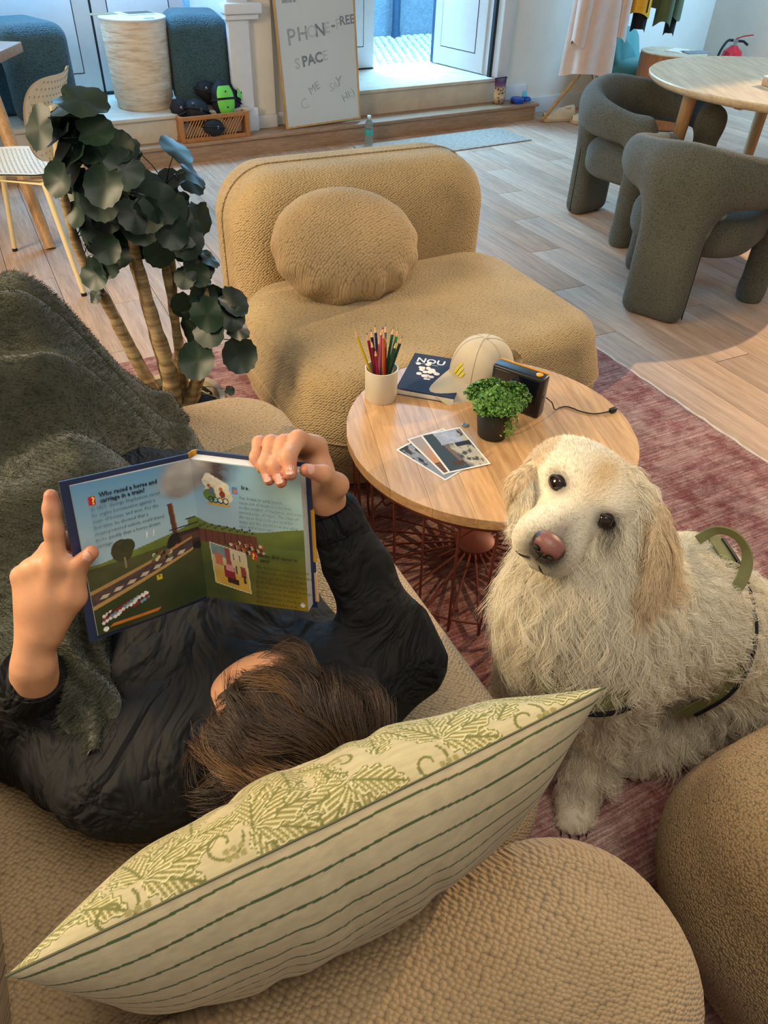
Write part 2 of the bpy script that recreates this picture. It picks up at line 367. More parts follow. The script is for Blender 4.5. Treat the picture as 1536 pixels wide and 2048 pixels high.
# ------------------------------------------------------------------ floor with planks
fl = MB().box(-6, 9, -3, 9, -0.05, -0.002).build('floor', 'joint'); fl['kind'] = 'structure'
PW, PL = 0.185, 1.25
pm = MB().box(0, PL - 0.003, 0, PW - 0.0025, -0.02, 0.0, 0.0008).mesh('plank'); pm.materials.append(M['oak_floor'])
pd = radians(28.2 + 90)
def plank(x, y):
    o = bpy.data.objects.new('plank', pm); COL.objects.link(o); o.parent = fl; o.location = (x, y, 0); o.rotation_euler[2] = pd
def infront(x, y):
    v = np.array([x, y, -CAMH]); w = v @ _fw
    if w < 0.3: return False
    px, py = 768 + FPX * (v @ _R) / w, 1024 - FPX * (v @ _U) / w
    return -600 < px < 2150 and -60 < py < 2400
npl = 0
for r in range(-14, 42):
    off = (r * 0.437) % PL
    for c in range(-2, 8):
        # along b axis, rows stepping in a
        a = r * PW; b = c * PL + off - 0.6
        pts = [AB(a - PW * t, b + PL * s) for t in (0, 1) for s in (0, 0.25, 0.5, 0.75, 1)]
        # keep off the areas that never show: under the rug, beyond the back wall
        if any(infront(p[0], p[1]) for p in pts) and min(-p[0] * sin(WA) + p[1] * cos(WA) for p in pts) < 5.3 and not (a < 2.0 and a - PW > -0.9 and b + PL < 2.6):
            p = AB(a, b); plank(p[0], p[1]); npl += 1

# ------------------------------------------------------------------ back wall, step, sills
tr = thing('trim_1', None, None, (0, 0, 0), WA); tr['kind'] = 'structure'
MB().box(-2.5, 4.62, 5.0, 5.22, 0.0, 0.098).build('riser', 'step_wood', tr)
MB().box(-2.5, 4.645, 4.985, 5.22, 0.098, 0.12, 0.004).build('tread', 'step_wood', tr)
wb_ = thing('wall_back', None, None, (0, 0, 0), WA); wb_['kind'] = 'structure'
MB().box(2.20, 2.42, 5.17, 6.0, 0.0, 2.7).box(2.42, 3.06, 5.21, 6.0, 0.0, 2.7).build('pier', 'plaster', wb_)
MB().box(4.42, 5.62, 5.20, 5.4, 0.0, 2.7).build('wall_panel', 'plaster', wb_)
MB().box(5.62, 8.2, 5.50, 5.7, 0.0, 2.7).box(5.58, 5.62, 5.2, 5.7, 0, 2.7).build('recess_panel', 'plaster', wb_)
MB().box(0.38, 0.62, 5.0, 6.0, 0.0, 2.7).box(-2.5, 0.38, 5.5, 5.7, 0, 2.7).build('side_pier', 'plaster', wb_)
bb = thing('baseboard_back', None, None, (0, 0, 0), WA); bb['kind'] = 'structure'
MB().box(2.27, 2.42, 5.15, 5.17, 0.12, 0.20, 0.003).build('board', 'white_paint', bb)
MB().box(2.42, 3.06, 5.195, 5.21, 0.12, 0.20, 0.003).build('board', 'white_paint', bb)
MB().box(4.66, 5.6, 5.185, 5.2, 0.0, 0.12, 0.003).box(4.45, 4.66, 5.185, 5.2, 0.12, 0.22, 0.003).build('board', 'white_paint', bb)
# casing of the left door niche
MB().box(2.11, 2.25, 5.13, 5.17, 0.12, 2.4, 0.006).box(2.17, 2.20, 5.17, 5.8, 0.27, 2.4).build('trim_2', 'white_paint', None, (0, 0, 0), WA)['kind'] = 'structure'
MB().box(2.08, 2.33, 5.09, 5.17, 0.78, 0.84, 0.01).box(2.09, 2.31, 5.11, 5.17, 0.75, 0.78, 0.005).build('trim_3', 'white_paint', None, (0, 0, 0), WA)['kind'] = 'structure'
MB().box(2.10, 2.265, 5.11, 5.135, 0.12, 0.26, 0.004).build('trim_4', 'white_paint', None, (0, 0, 0), WA)['kind'] = 'structure'
# stone sills
MB().box(0.4, 2.2, 5.10, 6.0, 0.0, 0.25).box(0.4, 2.2, 5.08, 6.0, 0.25, 0.272, 0.004).build('trim_5', 'stone', None, (0, 0, 0), WA)['kind'] = 'structure'
MB().box(3.0, 4.42, 5.20, 6.0, 0.0, 0.262).box(3.0, 4.42, 5.185, 6.0, 0.262, 0.285, 0.004).build('trim_6', 'stone', None, (0, 0, 0), WA)['kind'] = 'structure'

# ------------------------------------------------------------------ doors
def leaf(root, name, w, h, panels, mat=None):
    """a door leaf in local x (0..w), y thickness, z up; grooved panels"""
    g = MB().box(0, w, 0, 0.045, 0, h, 0.003).build(name, 'white_paint', root)
    if mat is not None: g.matrix_local = mat
    for (x0, x1, z0, z1) in panels:
        MB().box(x0 - 0.006, x1 + 0.006, -0.0015, 0.0, z0 - 0.006, z1 + 0.006).build('groove', 'groove', g)
        MB().box(x0, x1, -0.004, 0.0, z0, z1, 0.0015).build('panel', 'white_paint', g)
    return g
d1 = thing('door_1', None, None, W(0, 0, 0), WA); d1['kind'] = 'structure'
leaf(d1, 'door_leaf', 0.66, 2.0, [(0.09, 0.55, 0.12, 0.60), (0.09, 0.55, 0.72, 1.9)], Matrix.Translation((0.80, 5.80, 0.29)))
leaf(d1, 'door_leaf', 0.60, 2.0, [(0.10, 0.50, 0.12, 0.60), (0.10, 0.50, 0.72, 1.9)], Matrix.Translation((1.475, 5.80, 0.29)))
MB().box(0.60, 2.10, 5.79, 5.86, 0.272, 0.288).box(1.462, 1.474, 5.805, 5.84, 0.28, 2.3).build('door_gap', 'groove', d1)
d2 = thing('door_2', None, None, W(0, 0, 0), WA); d2['kind'] = 'structure'
MB().box(4.33, 4.44, 5.17, 5.26, 0.285, 2.5, 0.006).box(4.32, 4.42, 5.26, 5.34, 0.285, 2.5, 0.004).build('door_frame', 'white_paint', d2)
MB().box(4.305, 4.33, 5.24, 5.27, 0.285, 2.5).build('door_seal', 'groove', d2)
a0 = radians(96)
leaf(d2, 'door_leaf', 0.60, 2.1, [(0.10, 0.50, 0.13, 0.75), (0.10, 0.50, 0.86, 1.9)], Matrix.Translation((4.30, 5.33, 0.295)) @ Matrix.Rotation(a0, 4, 'Z') @ Matrix.Scale(-1, 4, (0, 1, 0)))
MB().box(4.235, 4.262, 5.92, 5.95, 0.29, 2.4).build('door_edge', 'grey_metal', d2)
leaf(d2, 'door_leaf', 0.60, 2.1, [(0.10, 0.50, 0.15, 0.75)], Matrix.Translation((3.03, 5.88, 0.295)))
MB().box(3.0, 3.63, 5.875, 5.93, 0.285, 0.294).build('threshold', 'groove', d2)

# ------------------------------------------------------------------ street outside the open door
st = wbox('pavement', 2.0, 8.5, 6.0, 8.15, -0.1, 0.16, 'cobble_joint')
k = 0
cm = []
for q in range(4):
    bm = bmesh.new(); bmesh.ops.create_icosphere(bm, subdivisions=1, radius=1.0); rr = random.Random(q)
    for p in bm.verts: p.co.x *= 0.042 * rr.uniform(0.85, 1.15); p.co.y *= 0.042 * rr.uniform(0.85, 1.15); p.co.z *= 0.016
    me = bpy.data.meshes.new('cobblestone'); bm.to_mesh(me); bm.free(); me.materials.append(M['cobble']); me.shade_smooth(); cm.append(me)
for i in range(40):
    for j in range(24):
        u = 3.0 + i * 0.085 + (j % 2) * 0.04; n = 6.06 + j * 0.086
        lo = 3.55 + (n - 5.9) * 0.62; hi = 4.25 + (n - 5.9) * 0.80
        if lo < u < hi and k < 300:
            o = bpy.data.objects.new('cobblestone', cm[(i * 7 + j * 3) % 4]); COL.objects.link(o); o.parent = st
            o.location = (u + random.uniform(-.01, .01), n + random.uniform(-.01, .01), 0.161); o.rotation_euler[2] = random.uniform(0, 3); k += 1
wbox('wall_street', 2.0, 9.0, 8.1, 8.3, 0, 4.0, 'stucco')
dp = MB().lathe([(0.042, 0.0), (0.042, 3.0)], 16).lathe([(0.05, 0.0), (0.05, 0.06)], 16).build('drainpipe', 'grey_metal', None, W(5.21, 7.99, 0.16))
tag(dp, 'dark blue grey drainpipe on the street wall seen through the open door', 'pipe')
# right side: door jamb seen at the picture's right edge
MB().box(7.15, 7.25, 4.2, 5.5, 0, 2.6).build('wall_right', 'plaster', None, (0, 0, 0), WA)['kind'] = 'structure'
# ================================================================== soft furniture
boucle('boucle_sand', '#B09672', 128, 0.50, 0.004, weave=True)
boucle('boucle_lounge', '#B39A70', 104, 0.55, 0.004, weave=True)
boucle('boucle_cushion', '#B39870', 104, 0.55, 0.004, weave=True)
boucle('boucle_green', '#5E5F55', 260, 0.45, 0.003)
boucle('boucle_teal', '#415E68', 120, 0.6, 0.005)
boucle('boucle_ottoman', '#9C825C', 260, 0.5, 0.004)
plain('seam', '#6B5334', 0.9)
plain('seam_dark', '#23241F', 0.9)

# rug ------------------------------------------------------------
t = NT('rug'); v = t.coord(); n1 = t.noise(v, 3.2, 6, 0.7); n2 = t.noise(t.coord((6, 160, 1)), 1.0, 3, 0.7); n3 = t.noise(t.coord((200, 200, 1)), 1.0, 2)
n4 = t.noise(t.coord((14, 14, 1)), 1.0, 5, 0.75)
c1 = t.ramp(n1, [(0.36, lin('#8A5450')), (0.5, lin('#B0807A')), (0.66, lin('#CDB4A8'))])
c2 = t.ramp(n4, [(0.42, lin('#844A48')), (0.56, lin('#C4A094'))])
c = t.mix(0.5, c1, c2); s_ = t.ramp(n2, [(0.44, (0.62, 0.60, 0.60, 1)), (0.6, (1.12, 1.12, 1.12, 1))]); c = t.mix(1.0, c, s_, 'MULTIPLY')
p_ = t.ramp(n3, [(0.4, (0.8, 0.8, 0.8, 1)), (0.6, (1.1, 1.1, 1.1, 1))]); t.col(t.mix(1.0, c, p_, 'MULTIPLY')); t.bump(n2, 0.5, 0.004); M['rug'] = t.set(0.95, 0, 0.1)
rg = thing('rug', 'faded red and pink woven rug under the sofa and coffee table', 'rug', (0, 0, 0), FA)
def rugf(s, q):
    x = -1.1 + 3.13 * s + 0.004 * sin(90 * q); y = -1.2 + 3.86 * q; return (x, y, 0.011 + 0.0012 * sin(40 * s) * sin(33 * q))
MB().grid(rugf, 60, 60).box(-1.095, 2.025, -1.195, 2.655, 0.001, 0.009).build('weave', 'rug', rg)
MB().tube([(2.031 + 0.003 * sin(i * 1.7), -1.2 + i * 0.0355, 0.007) for i in range(109)], [0.006 + 0.003 * (i % 2) for i in range(109)], 6).build('edge_binding', plain('fringe', '#D8C6B8', 0.95), rg)

# lounge chair ------------------------------------------------------------
lg = thing('lounge_chair', 'wide sand coloured armless lounge chair with rounded back', 'armchair', AB(1.13, 1.93, 0.0), FA)
seat = MB().slab(0.50, 0.385, 0.03, 0.405, 0.17, 0.085, 0.012, bulge=0.025).build('seat', 'boucle_lounge', lg, (0, 0, 0))
rx = Matrix.Rotation(pi / 2, 4, 'X')
back = MB().slab(0.467, 0.36, -0.17, 0.17, 0.17, 0.11, 0.02, mat=Matrix.Translation((0.003, 0.50, 0.355)) @ rx).build('backrest', 'boucle_lounge', lg)
MB().tube([(x, -0.36 - 0.02 + 0.0, 0.0) for x in np.linspace(-0.01, 0.01, 2)], 0.001, 4)
MB().slab(0.42, 0.30, 0.012, 0.04, 0.14, 0.006).build('plinth', 'seam_dark', lg)
def loopc(hx, hy, R, z, n=14):
    out = []
    for (cx, cy, t0) in ((hx - R, hy - R, 0), (-hx + R, hy - R, pi / 2), (-hx + R, -hy + R, pi), (hx - R, -hy + R, 1.5 * pi)):
        out += [(cx + R * cos(t0 + pi / 2 * k / n), cy + R * sin(t0 + pi / 2 * k / n), z) for k in range(n + 1)]
    return out
MB().tube(loopc(0.5245, 0.4095, 0.19, 0.225), 0.0035, 6, True).build('seam', 'boucle_lounge', seat)
MB().tube([tuple(Matrix.Translation((0.003, 0.5, 0.355)) @ rx @ Vector(p)) for p in loopc(0.470, 0.363, 0.17, 0.00)], 0.0025, 6, True).build('seam', 'boucle_lounge', back)

# round cushion ------------------------------------------------------------
def cushion_pt(th, ph):
    # ph: -pi/2..pi/2 pole axis = local y (thickness)
    cp = abs(cos(ph)) ** 0.75; sp = sin(ph)
    r = 0.222 * cp; pinch = 1.0 + 0.03 * (cp ** 6) * sin(th * 13) * (0.5 + 0.5 * cos(th - 4.9)) + 0.012 * sin(3 * th + 1)
    wr = 0.012 * (cp ** 3) * sin(th * 13 + 2) * max(0.0, cos(th - 4.9)) * (1 - sp * sp)
    return (r * pinch * cos(th) * 1.06, 0.105 * np.sign(sp) * abs(sp) ** 0.9 + wr, r * pinch * sin(th) * 0.80)
ck = MB(); ck.grid(lambda s, q: cushion_pt(2 * pi * s, -pi / 2 + pi * q), 97, 41)
cu = ck.build('round_cushion', 'boucle_cushion', None, AB(0.955, 2.10, 0.545)); cu.rotation_euler = (radians(-38), radians(4), FA - 0.08)
tag(cu, 'round puffy sand coloured cushion leaning on the lounge chair back', 'cushion')

# sofa under the reader ------------------------------------------------------------
sf = thing('sofa', 'long sand coloured boucle sofa the reader lies on', 'sofa', (0, 0, 0), FA)
MB().slab(0.455, 0.655, 0.03, 0.405, 0.15, 0.05, 0.0, mat=Matrix.Translation((0.08, 1.005, 0))).build('seat', 'boucle_sand', sf)
MB().slab(0.14, 0.66, 0.03, 0.66, 0.13, 0.10, 0.01, mat=Matrix.Translation((-0.36, 0.92, 0))).build('backrest', 'boucle_sand', sf)
MB().slab(0.525, 0.155, 0.03, 0.50, 0.15, 0.085, 0.015, bulge=0.012, mat=Matrix.Translation((0.0, 0.19, 0))).build('armrest', 'boucle_sand', sf)
ot = thing('ottoman', 'brown shaded boucle ottoman at the right edge beside the dog', 'ottoman', AB(1.02, -0.02, 0), FA)
MB().slab(0.36, 0.375, 0.03, 0.43, 0.2, 0.10, 0.012, bulge=0.03).build('seat', 'boucle_ottoman', ot)
MB().slab(0.28, 0.28, 0.012, 0.035, 0.15, 0.005).build('plinth', 'seam_dark', ot)

# ================================================================== coffee table
wood('oak_top', '#D2A878', '#B88C5E', (14, 1.3, 14), 0.38, spec=0.45, grain=7)
plain('rust_metal', '#7A3F33', 0.5, 0.25, var=0.06)
ct = thing('coffee_table', 'round oak topped coffee table on a rust red wire base', 'table', (0.249, 1.524, 0))
TR, TZ = 0.348, 0.41
edges = [-TR, -0.285, -0.21, -0.125, -0.055, 0.03, 0.105, 0.175, 0.255, TR]
for i in range(len(edges) - 1):
    x0, x1 = edges[i] + 0.0003, edges[i + 1] - 0.0003; xs = np.linspace(x0, x1, 9); top = [(x, sqrt(max(0, TR ** 2 - x * x))) for x in xs]
    poly = top + [(x, -y) for x, y in reversed(top)]; m = len(poly); z0, z1 = TZ - 0.024, TZ
    b = MB(); vs = [(x, y, z0) for x, y in poly] + [(x, y, z1) for x, y in poly]
    b.add(vs, [tuple(range(m - 1, -1, -1)), tuple(range(m, 2 * m))] + [(k, (k + 1) % m, m + (k + 1) % m, m + k) for k in range(m)])
    b.build('board', 'oak_top', ct, (0, 0, 0), radians(12), smooth=False)
ring = [(0.335 * cos(t), 0.335 * sin(t), TZ - 0.032) for t in np.linspace(0, 2 * pi, 73)[:-1]]
MB().tube(ring, 0.008, 8, True).build('top_ring', 'rust_metal', ct)
ring = [(0.30 * cos(t), 0.30 * sin(t), 0.045) for t in np.linspace(0, 2 * pi, 73)[:-1]]
MB().tube(ring, 0.003, 6, True).build('lower_ring', 'rust_metal', ct)
MB().lathe([(0.056, 0.02), (0.058, 0.035), (0.054, 0.05), (0.035, 0.06), (0.001, 0.062)], 32, capt=False).build('hub', 'rust_metal', ct)
wp = [(0.334, 0, TZ - 0.034), (0.327, 0, 0.25), (0.318, 0, 0.05), (0.312, 0, 0.02), (0.305, 0, 0.012), (0.297, 0, 0.016), (0.285, 0, 0.03), (0.20, 0, 0.042), (0.05, 0, 0.045)]
wm = MB().tube(wp, 0.0032, 6).mesh('wire'); wm.materials.append(M['rust_metal'])
for i in range(26):
    o = bpy.data.objects.new('wire', wm); COL.objects.link(o); o.parent = ct; o.rotation_euler[2] = 2 * pi * (i + 0.4) / 26

# ================================================================== dining table and green chairs
wood('ash_top', '#DCC4A0', '#C8AE88', (16, 1.2, 16), 0.4, rnd=False)
wood('ash_leg', '#C39B6C', '#A98256', (14, 14, 1.2), 0.45, rnd=False)
dt = thing('dining_table', 'round pale wooden dining table among the green chairs', 'table', (1.93, 4.22, 0))
MB().lathe([(0.64, 0.70), (0.68, 0.705), (0.698, 0.722), (0.70, 0.735), (0.695, 0.74)], 64).build('table_top', 'ash_top', dt)
for k in range(4):
    t = radians(45 + 90 * k + 35); b = MB().tube([(0.50 * cos(t), 0.50 * sin(t), 0), (0.47 * cos(t), 0.47 * sin(t), 0.705)], [0.026, 0.036], 16); b.build('leg', 'ash_leg', dt)
MB().box(-0.42, 0.42, -0.02, 0.02, 0.65, 0.70, 0.004).build('apron', 'ash_leg', dt, (0, 0, 0), radians(35))
MB().box(-0.02, 0.02, -0.42, 0.42, 0.65, 0.70, 0.004).build('apron', 'ash_leg', dt, (0, 0, 0), radians(35))

def make_green_chair():
    # local: front = -y, seat radius ~.27
    s = SDF((-0.42, -0.42, -0.02), (0.42, 0.44, 0.80), 0.0105)
    rho = np.sqrt(s.X ** 2 + s.Y ** 2); th = np.arctan2(s.X, -s.Y)  # 0 at front, pi at back
    at_ = np.abs(th)
    # horseshoe rail, deepest at the back, bending down into two front legs; one wide slab leg at the back
    tt = np.clip((at_ - 1.0) / (pi - 1.0), 0, 1); zc = 0.535 + 0.045 * np.sin(tt * pi / 2); hz = 0.062 + 0.055 * tt
    dr = (rho - 0.315) / 0.064; dz = (s.Z - zc) / hz
    e = (np.sqrt(dr ** 2 + dz ** 2) - 1) * 0.06
    e = np.maximum(e, (1.0 - at_) * 0.3)
    s.put(e)
    for sg in (-1, 1):
        t = sg * 1.05; c = (0.315 * sin(t), -0.315 * cos(t)); s.put(s.cone((c[0], c[1], 0.05), (c[0], c[1], 0.53), 0.058, 0.062), 0.06)
        s.put(s.cone((c[0], c[1], 0.0), (c[0], c[1], 0.06), 0.056, 0.058), 0.02)
    s.put(s.rbox((0, 0.315, 0.31), (0.135, 0.062, 0.315), 0.055), 0.09)
    s.cut(s.rbox((0, 0, -0.5), (1, 1, 0.5), 0.0), 0.004)
    V, Q = s.nets(); V = relax(V, Q, 2); return np_mesh('frame', V, Q)
gme = make_green_chair(); gme.materials.append(M['boucle_green'])
gseat = MB().slab(0.265, 0.275, 0.26, 0.43, 0.20, 0.06, 0.015).mesh('seat'); gseat.materials.append(M['boucle_green'])
def seam_mesh(sg):
    return MB().tube([(sg * 0.1345, 0.315, z) for z in (0.02, 0.2, 0.36, 0.46)], 0.003, 6).mesh('seam')
gsm = seam_mesh(-1); gsm.materials.append(M['seam_dark']); gsm2 = seam_mesh(1); gsm2.materials.append(M['seam_dark'])
def green_chair(loc, rz, label):
    r = thing('tub_chair', label, 'chair', loc, rz, 'green chairs around the dining table')
    for nm, me in (('frame', gme), ('seat', gseat), ('seam', gsm), ('seam', gsm2)):
        o = bpy.data.objects.new(nm, me); COL.objects.link(o); o.parent = r
    return r
green_chair((1.32, 3.36, 0), radians(143), 'dark green boucle tub chair nearest the camera, seen from behind')
green_chair((1.29, 4.25, 0), radians(39), 'dark green boucle tub chair left of the dining table, by the hanging coats')
# ================================================================== things on the coffee table
plain('cup_cream', '#D9D0BC', 0.45, var=0.03)
cp = thing('pencil_cup', 'cream cylindrical cup holding coloured pencils on the coffee table', 'cup', (-0.020, 1.645, 0.41))
MB().lathe([(0.038, 0.0), (0.040, 0.003), (0.041, 0.085), (0.0385, 0.085), (0.038, 0.01), (0.0, 0.008)], 40, capt=False).build('body', 'cup_cream', cp)
PC = {'yellow': '#C9B02A', 'crimson': '#8E1F38', 'wine': '#6E1230', 'navy': '#1E2E5C', 'teal': '#0E4A5E', 'green': '#1E5A3C', 'dark green': '#123F2E', 'orange': '#C4622A', 'red': '#A8232C', 'purple': '#4A1F4A', 'brown': '#5A3524', 'light green': '#3E8A4A', 'black': '#1C1C22', 'sky blue': '#2E5C8E', 'pink': '#B0506A'}
for nme, hx in PC.items(): plain('pencil_' + nme.replace(' ', '_'), hx, 0.35, var=0.05)
plain('pencil_wood', '#D9B084', 0.7)
pencils = [('yellow', 190, 0.34, 0.60), ('crimson', 175, 0.20, 0.585), ('wine', 205, 0.16, 0.575), ('black', 150, 0.17, 0.588), ('navy', 95, 0.10, 0.60), ('teal', 70, 0.09, 0.602), ('pink', 55, 0.05, 0.605), ('orange', 20, 0.05, 0.58),
           ('green', 40, 0.16, 0.595), ('light green', 30, 0.22, 0.59), ('dark green', 5, 0.26, 0.58), ('sky blue', 350, 0.12, 0.575), ('red', 230, 0.12, 0.565), ('wine', 255, 0.10, 0.56), ('crimson', 275, 0.08, 0.57), ('purple', 300, 0.12, 0.565),
           ('brown', 215, 0.05, 0.58), ('navy', 120, 0.20, 0.592), ('red', 140, 0.07, 0.588), ('teal', 325, 0.15, 0.57), ('dark green', 340, 0.20, 0.575), ('crimson', 240, 0.20, 0.56), ('orange', 110, 0.05, 0.598), ('pink', 290, 0.04, 0.583), ('sky blue', 80, 0.17, 0.594), ('brown', 0, 0.10, 0.588)]
ptip = MB().lathe([(0.0036, 0.0), (0.0013, 0.014)], 6).mesh('sharpened_tip', False); ptip.materials.append(M['pencil_wood'])
names_seen = {}
side = lambda a: 'right' if (a < 60 or a > 300) else ('back' if a < 120 else ('left' if a < 240 else 'front'))
for i, (cn, az, tilt, ztop) in enumerate(pencils):
    k = cn.replace(' ', '_'); a = radians(az); L = (ztop - 0.42) / cos(tilt)
    key = (cn, side(az)); names_seen[key] = names_seen.get(key, 0) + 1
    lab = f'{cn} coloured pencil leaning to the {side(az)} in the cream cup' if names_seen[key] == 1 else f'shorter {cn} coloured pencil leaning to the {side(az)} in the cream cup'
    p = thing('coloured_pencil', lab, 'pencil', (0, 0, 0), 0, 'coloured pencils in the cup')
    base = Vector((-0.020 + 0.024 * cos(a) * (0.2 if tilt > .15 else -0.6), 1.645 + 0.024 * sin(a) * (0.2 if tilt > .15 else -0.6), 0.42))
    d = Vector((cos(a) * sin(tilt), sin(a) * sin(tilt), cos(tilt)))
    # keep the pencil inside the rim
    p.rotation_mode = 'QUATERNION'; p.rotation_quaternion = d.to_track_quat('Z', 'Y'); p.location = base
    MB().lathe([(0.0037, 0.0), (0.0037, L - 0.02)], 6).build('barrel', 'pencil_' + k, p, smooth=False)
    o = bpy.data.objects.new('sharpened_tip', ptip); COL.objects.link(o); o.parent = p; o.location = (0, 0, L - 0.02)
    MB().lathe([(0.0013, 0), (0.0002, 0.006)], 6).build('lead', 'pencil_' + k, p, (0, 0, L - 0.006))

# notebook -------------------------------------------------------
plain('navy_cover', '#1E2842', 0.7, var=0.05); plain('paper', '#DCD6CA', 0.8, var=0.04); plain('petal', '#E2D6D0', 0.6); plain('petal_dark', '#7A3040', 0.6); plain('white_ink', '#D8DCE4', 0.5)
nb = thing('notebook', 'navy softcover notebook printed with pale blossoms under the cap', 'book', (0.019, 1.664, 0.411)); nb.rotation_euler[2] = radians(-14)
MB().box(0, 0.148, 0.001, 0.20, 0, 0.012, 0.0005).build('pages', 'paper', nb)
cv = MB().grid(lambda s, q: (-0.001 + 0.151 * s, -0.001 + 0.203 * q, 0.0135 + 0.004 * (1 - q) ** 2 * (1 - s)), 12, 12).grid(lambda s, q: (-0.001 + 0.151 * s, -0.001 + 0.203 * q, 0.0147 + 0.004 * (1 - q) ** 2 * (1 - s)), 12, 12).build('cover', 'navy_cover', nb)
MB().box(-0.001, 0.15, -0.001, 0.202, -0.001, 0.0).build('back_cover', 'navy_cover', nb)
rb = random.Random(3)
pet = MB().lathe([(0.0075, 0), (0.006, 0.0006), (0.001, 0.0012)], 9).mesh('blossom'); pet.materials.append(M['petal'])
pet2 = MB().lathe([(0.004, 0), (0.003, 0.0006), (0.001, 0.001)], 7).mesh('blossom'); pet2.materials.append(M['petal_dark'])
for i in range(46):
    s = rb.random(); x = 0.03 + 0.115 * s + rb.gauss(0, .008); y = 0.135 - 0.10 * s + rb.gauss(0, .018)
    if 0.005 < x < 0.145 and 0.01 < y < 0.19:
        o = bpy.data.objects.new('blossom', pet if rb.random() < .8 else pet2); COL.objects.link(o); o.parent = nb; o.location = (x, y, 0.0150 + 0.004 * (1 - y / .2) ** 2 * (1 - x / .15)); o.scale = (rb.uniform(.6, 1.2),) * 2 + (0.5,)
text('NOU', 0.034, 'white_ink', nb, Matrix.Translation((0.013, 0.155, 0.0155)), bold=0.0006)
MB().box(0.012, 0.075, 0.148, 0.1488, 0.0152, 0.0156).build('printed_line', 'white_ink', nb)

# cap --------------------------------------------------------------
plain('cap_fabric', '#C3B59C', 0.85, var=0.06, bump=(400, 0.3, 0.001)); plain('cap_seam', '#A89A80', 0.9); plain('logo_yellow', '#D8C93A', 0.6)
cap = thing('baseball_cap', 'beige baseball cap with a yellow three stripe emblem on the coffee table', 'cap', (0.245, 1.765, 0.411)); cap.rotation_euler[2] = radians(218)
# local: brim points +x
def crown(s, q):
    th = 2 * pi * s; ph = q * pi / 2; r = 0.082 * cos(ph) ** 0.72; z = 0.112 * sin(ph) ** 0.9
    fr = max(0, cos(th)); return (r * cos(th) * 1.08 + 0.004, r * sin(th), z * (1 + 0.04 * fr) + 0.002)
MB().grid(crown, 61, 22).build('crown', 'cap_fabric', cap)
def brim(s, q):
    th = -1.25 + 2.5 * s; r0 = 0.082; r1 = r0 + (0.085 * max(0, cos(th * 1.18)) ** 0.55) * q
    x = 0.004 + r1 * cos(th) * 1.06; y = r1 * sin(th) * (1.0 - 0.05 * q); return (x, y, 0.026 - 0.010 * q - 5.5 * y * y * (0.5 + 0.5 * q))
br = MB().grid(brim, 33, 10).grid(lambda s, q: tuple(np.array(brim(s, q)) - np.array((0, 0, 0.0025))), 33, 10).build('brim', 'cap_fabric', cap)
for k in range(6):
    th = pi / 6 + k * pi / 3; MB().tube([tuple(np.array(crown(th / (2 * pi), q)) * 1.004) for q in np.linspace(0.02, 0.98, 14)], 0.0008, 5).build('panel_seam', 'cap_seam', cap)
MB().lathe([(0.006, 0), (0.005, 0.003), (0.001, 0.0045)], 12).build('top_button', 'cap_fabric', cap, (0.004, 0, 0.1145))
# three slanted bars on the front panel
for k, (y0, h) in enumerate(((0.016, 0.014), (0.004, 0.024), (-0.008, 0.034))):
    def fp(y, z):
        q = min(0.98, math.asin(min(1, max(0, (z / 0.1165)) ** (1 / 0.9))) / (pi / 2)); r = 0.082 * cos(q * pi / 2) ** 0.72 + 0.0012; x = sqrt(max(0, r * r - y * y)) * 1.08 + 0.0052; return (x, y, z)
    z0 = 0.036; w = 0.0085; sl = 0.5
    b = MB(); n = 6
    for j in range(n):
        za, zb = z0 + h * j / n, z0 + h * (j + 1) / n; ya, yb = y0 + sl * (za - z0), y0 + sl * (zb - z0); b.add([fp(ya, za), fp(ya - w, za), fp(yb - w, zb), fp(yb, zb)], [(0, 1, 2, 3)])
    b.build('emblem_stripe', 'logo_yellow', cap)
for k in range(3):  # closing strap and cloth tail at the back
    yy = (-0.014, 0.0, 0.016)[k]
    MB().grid(lambda s, q: (-0.084 - 0.028 * sin(pi * s * 0.7) - 0.010 * q, yy + 0.020 * (q - .5) + 0.006 * sin(5 * s + k), 0.055 - 0.05 * s + 0.006 * sin(7 * q + k)), 14, 8).build('strap_tail', 'cap_fabric', cap)

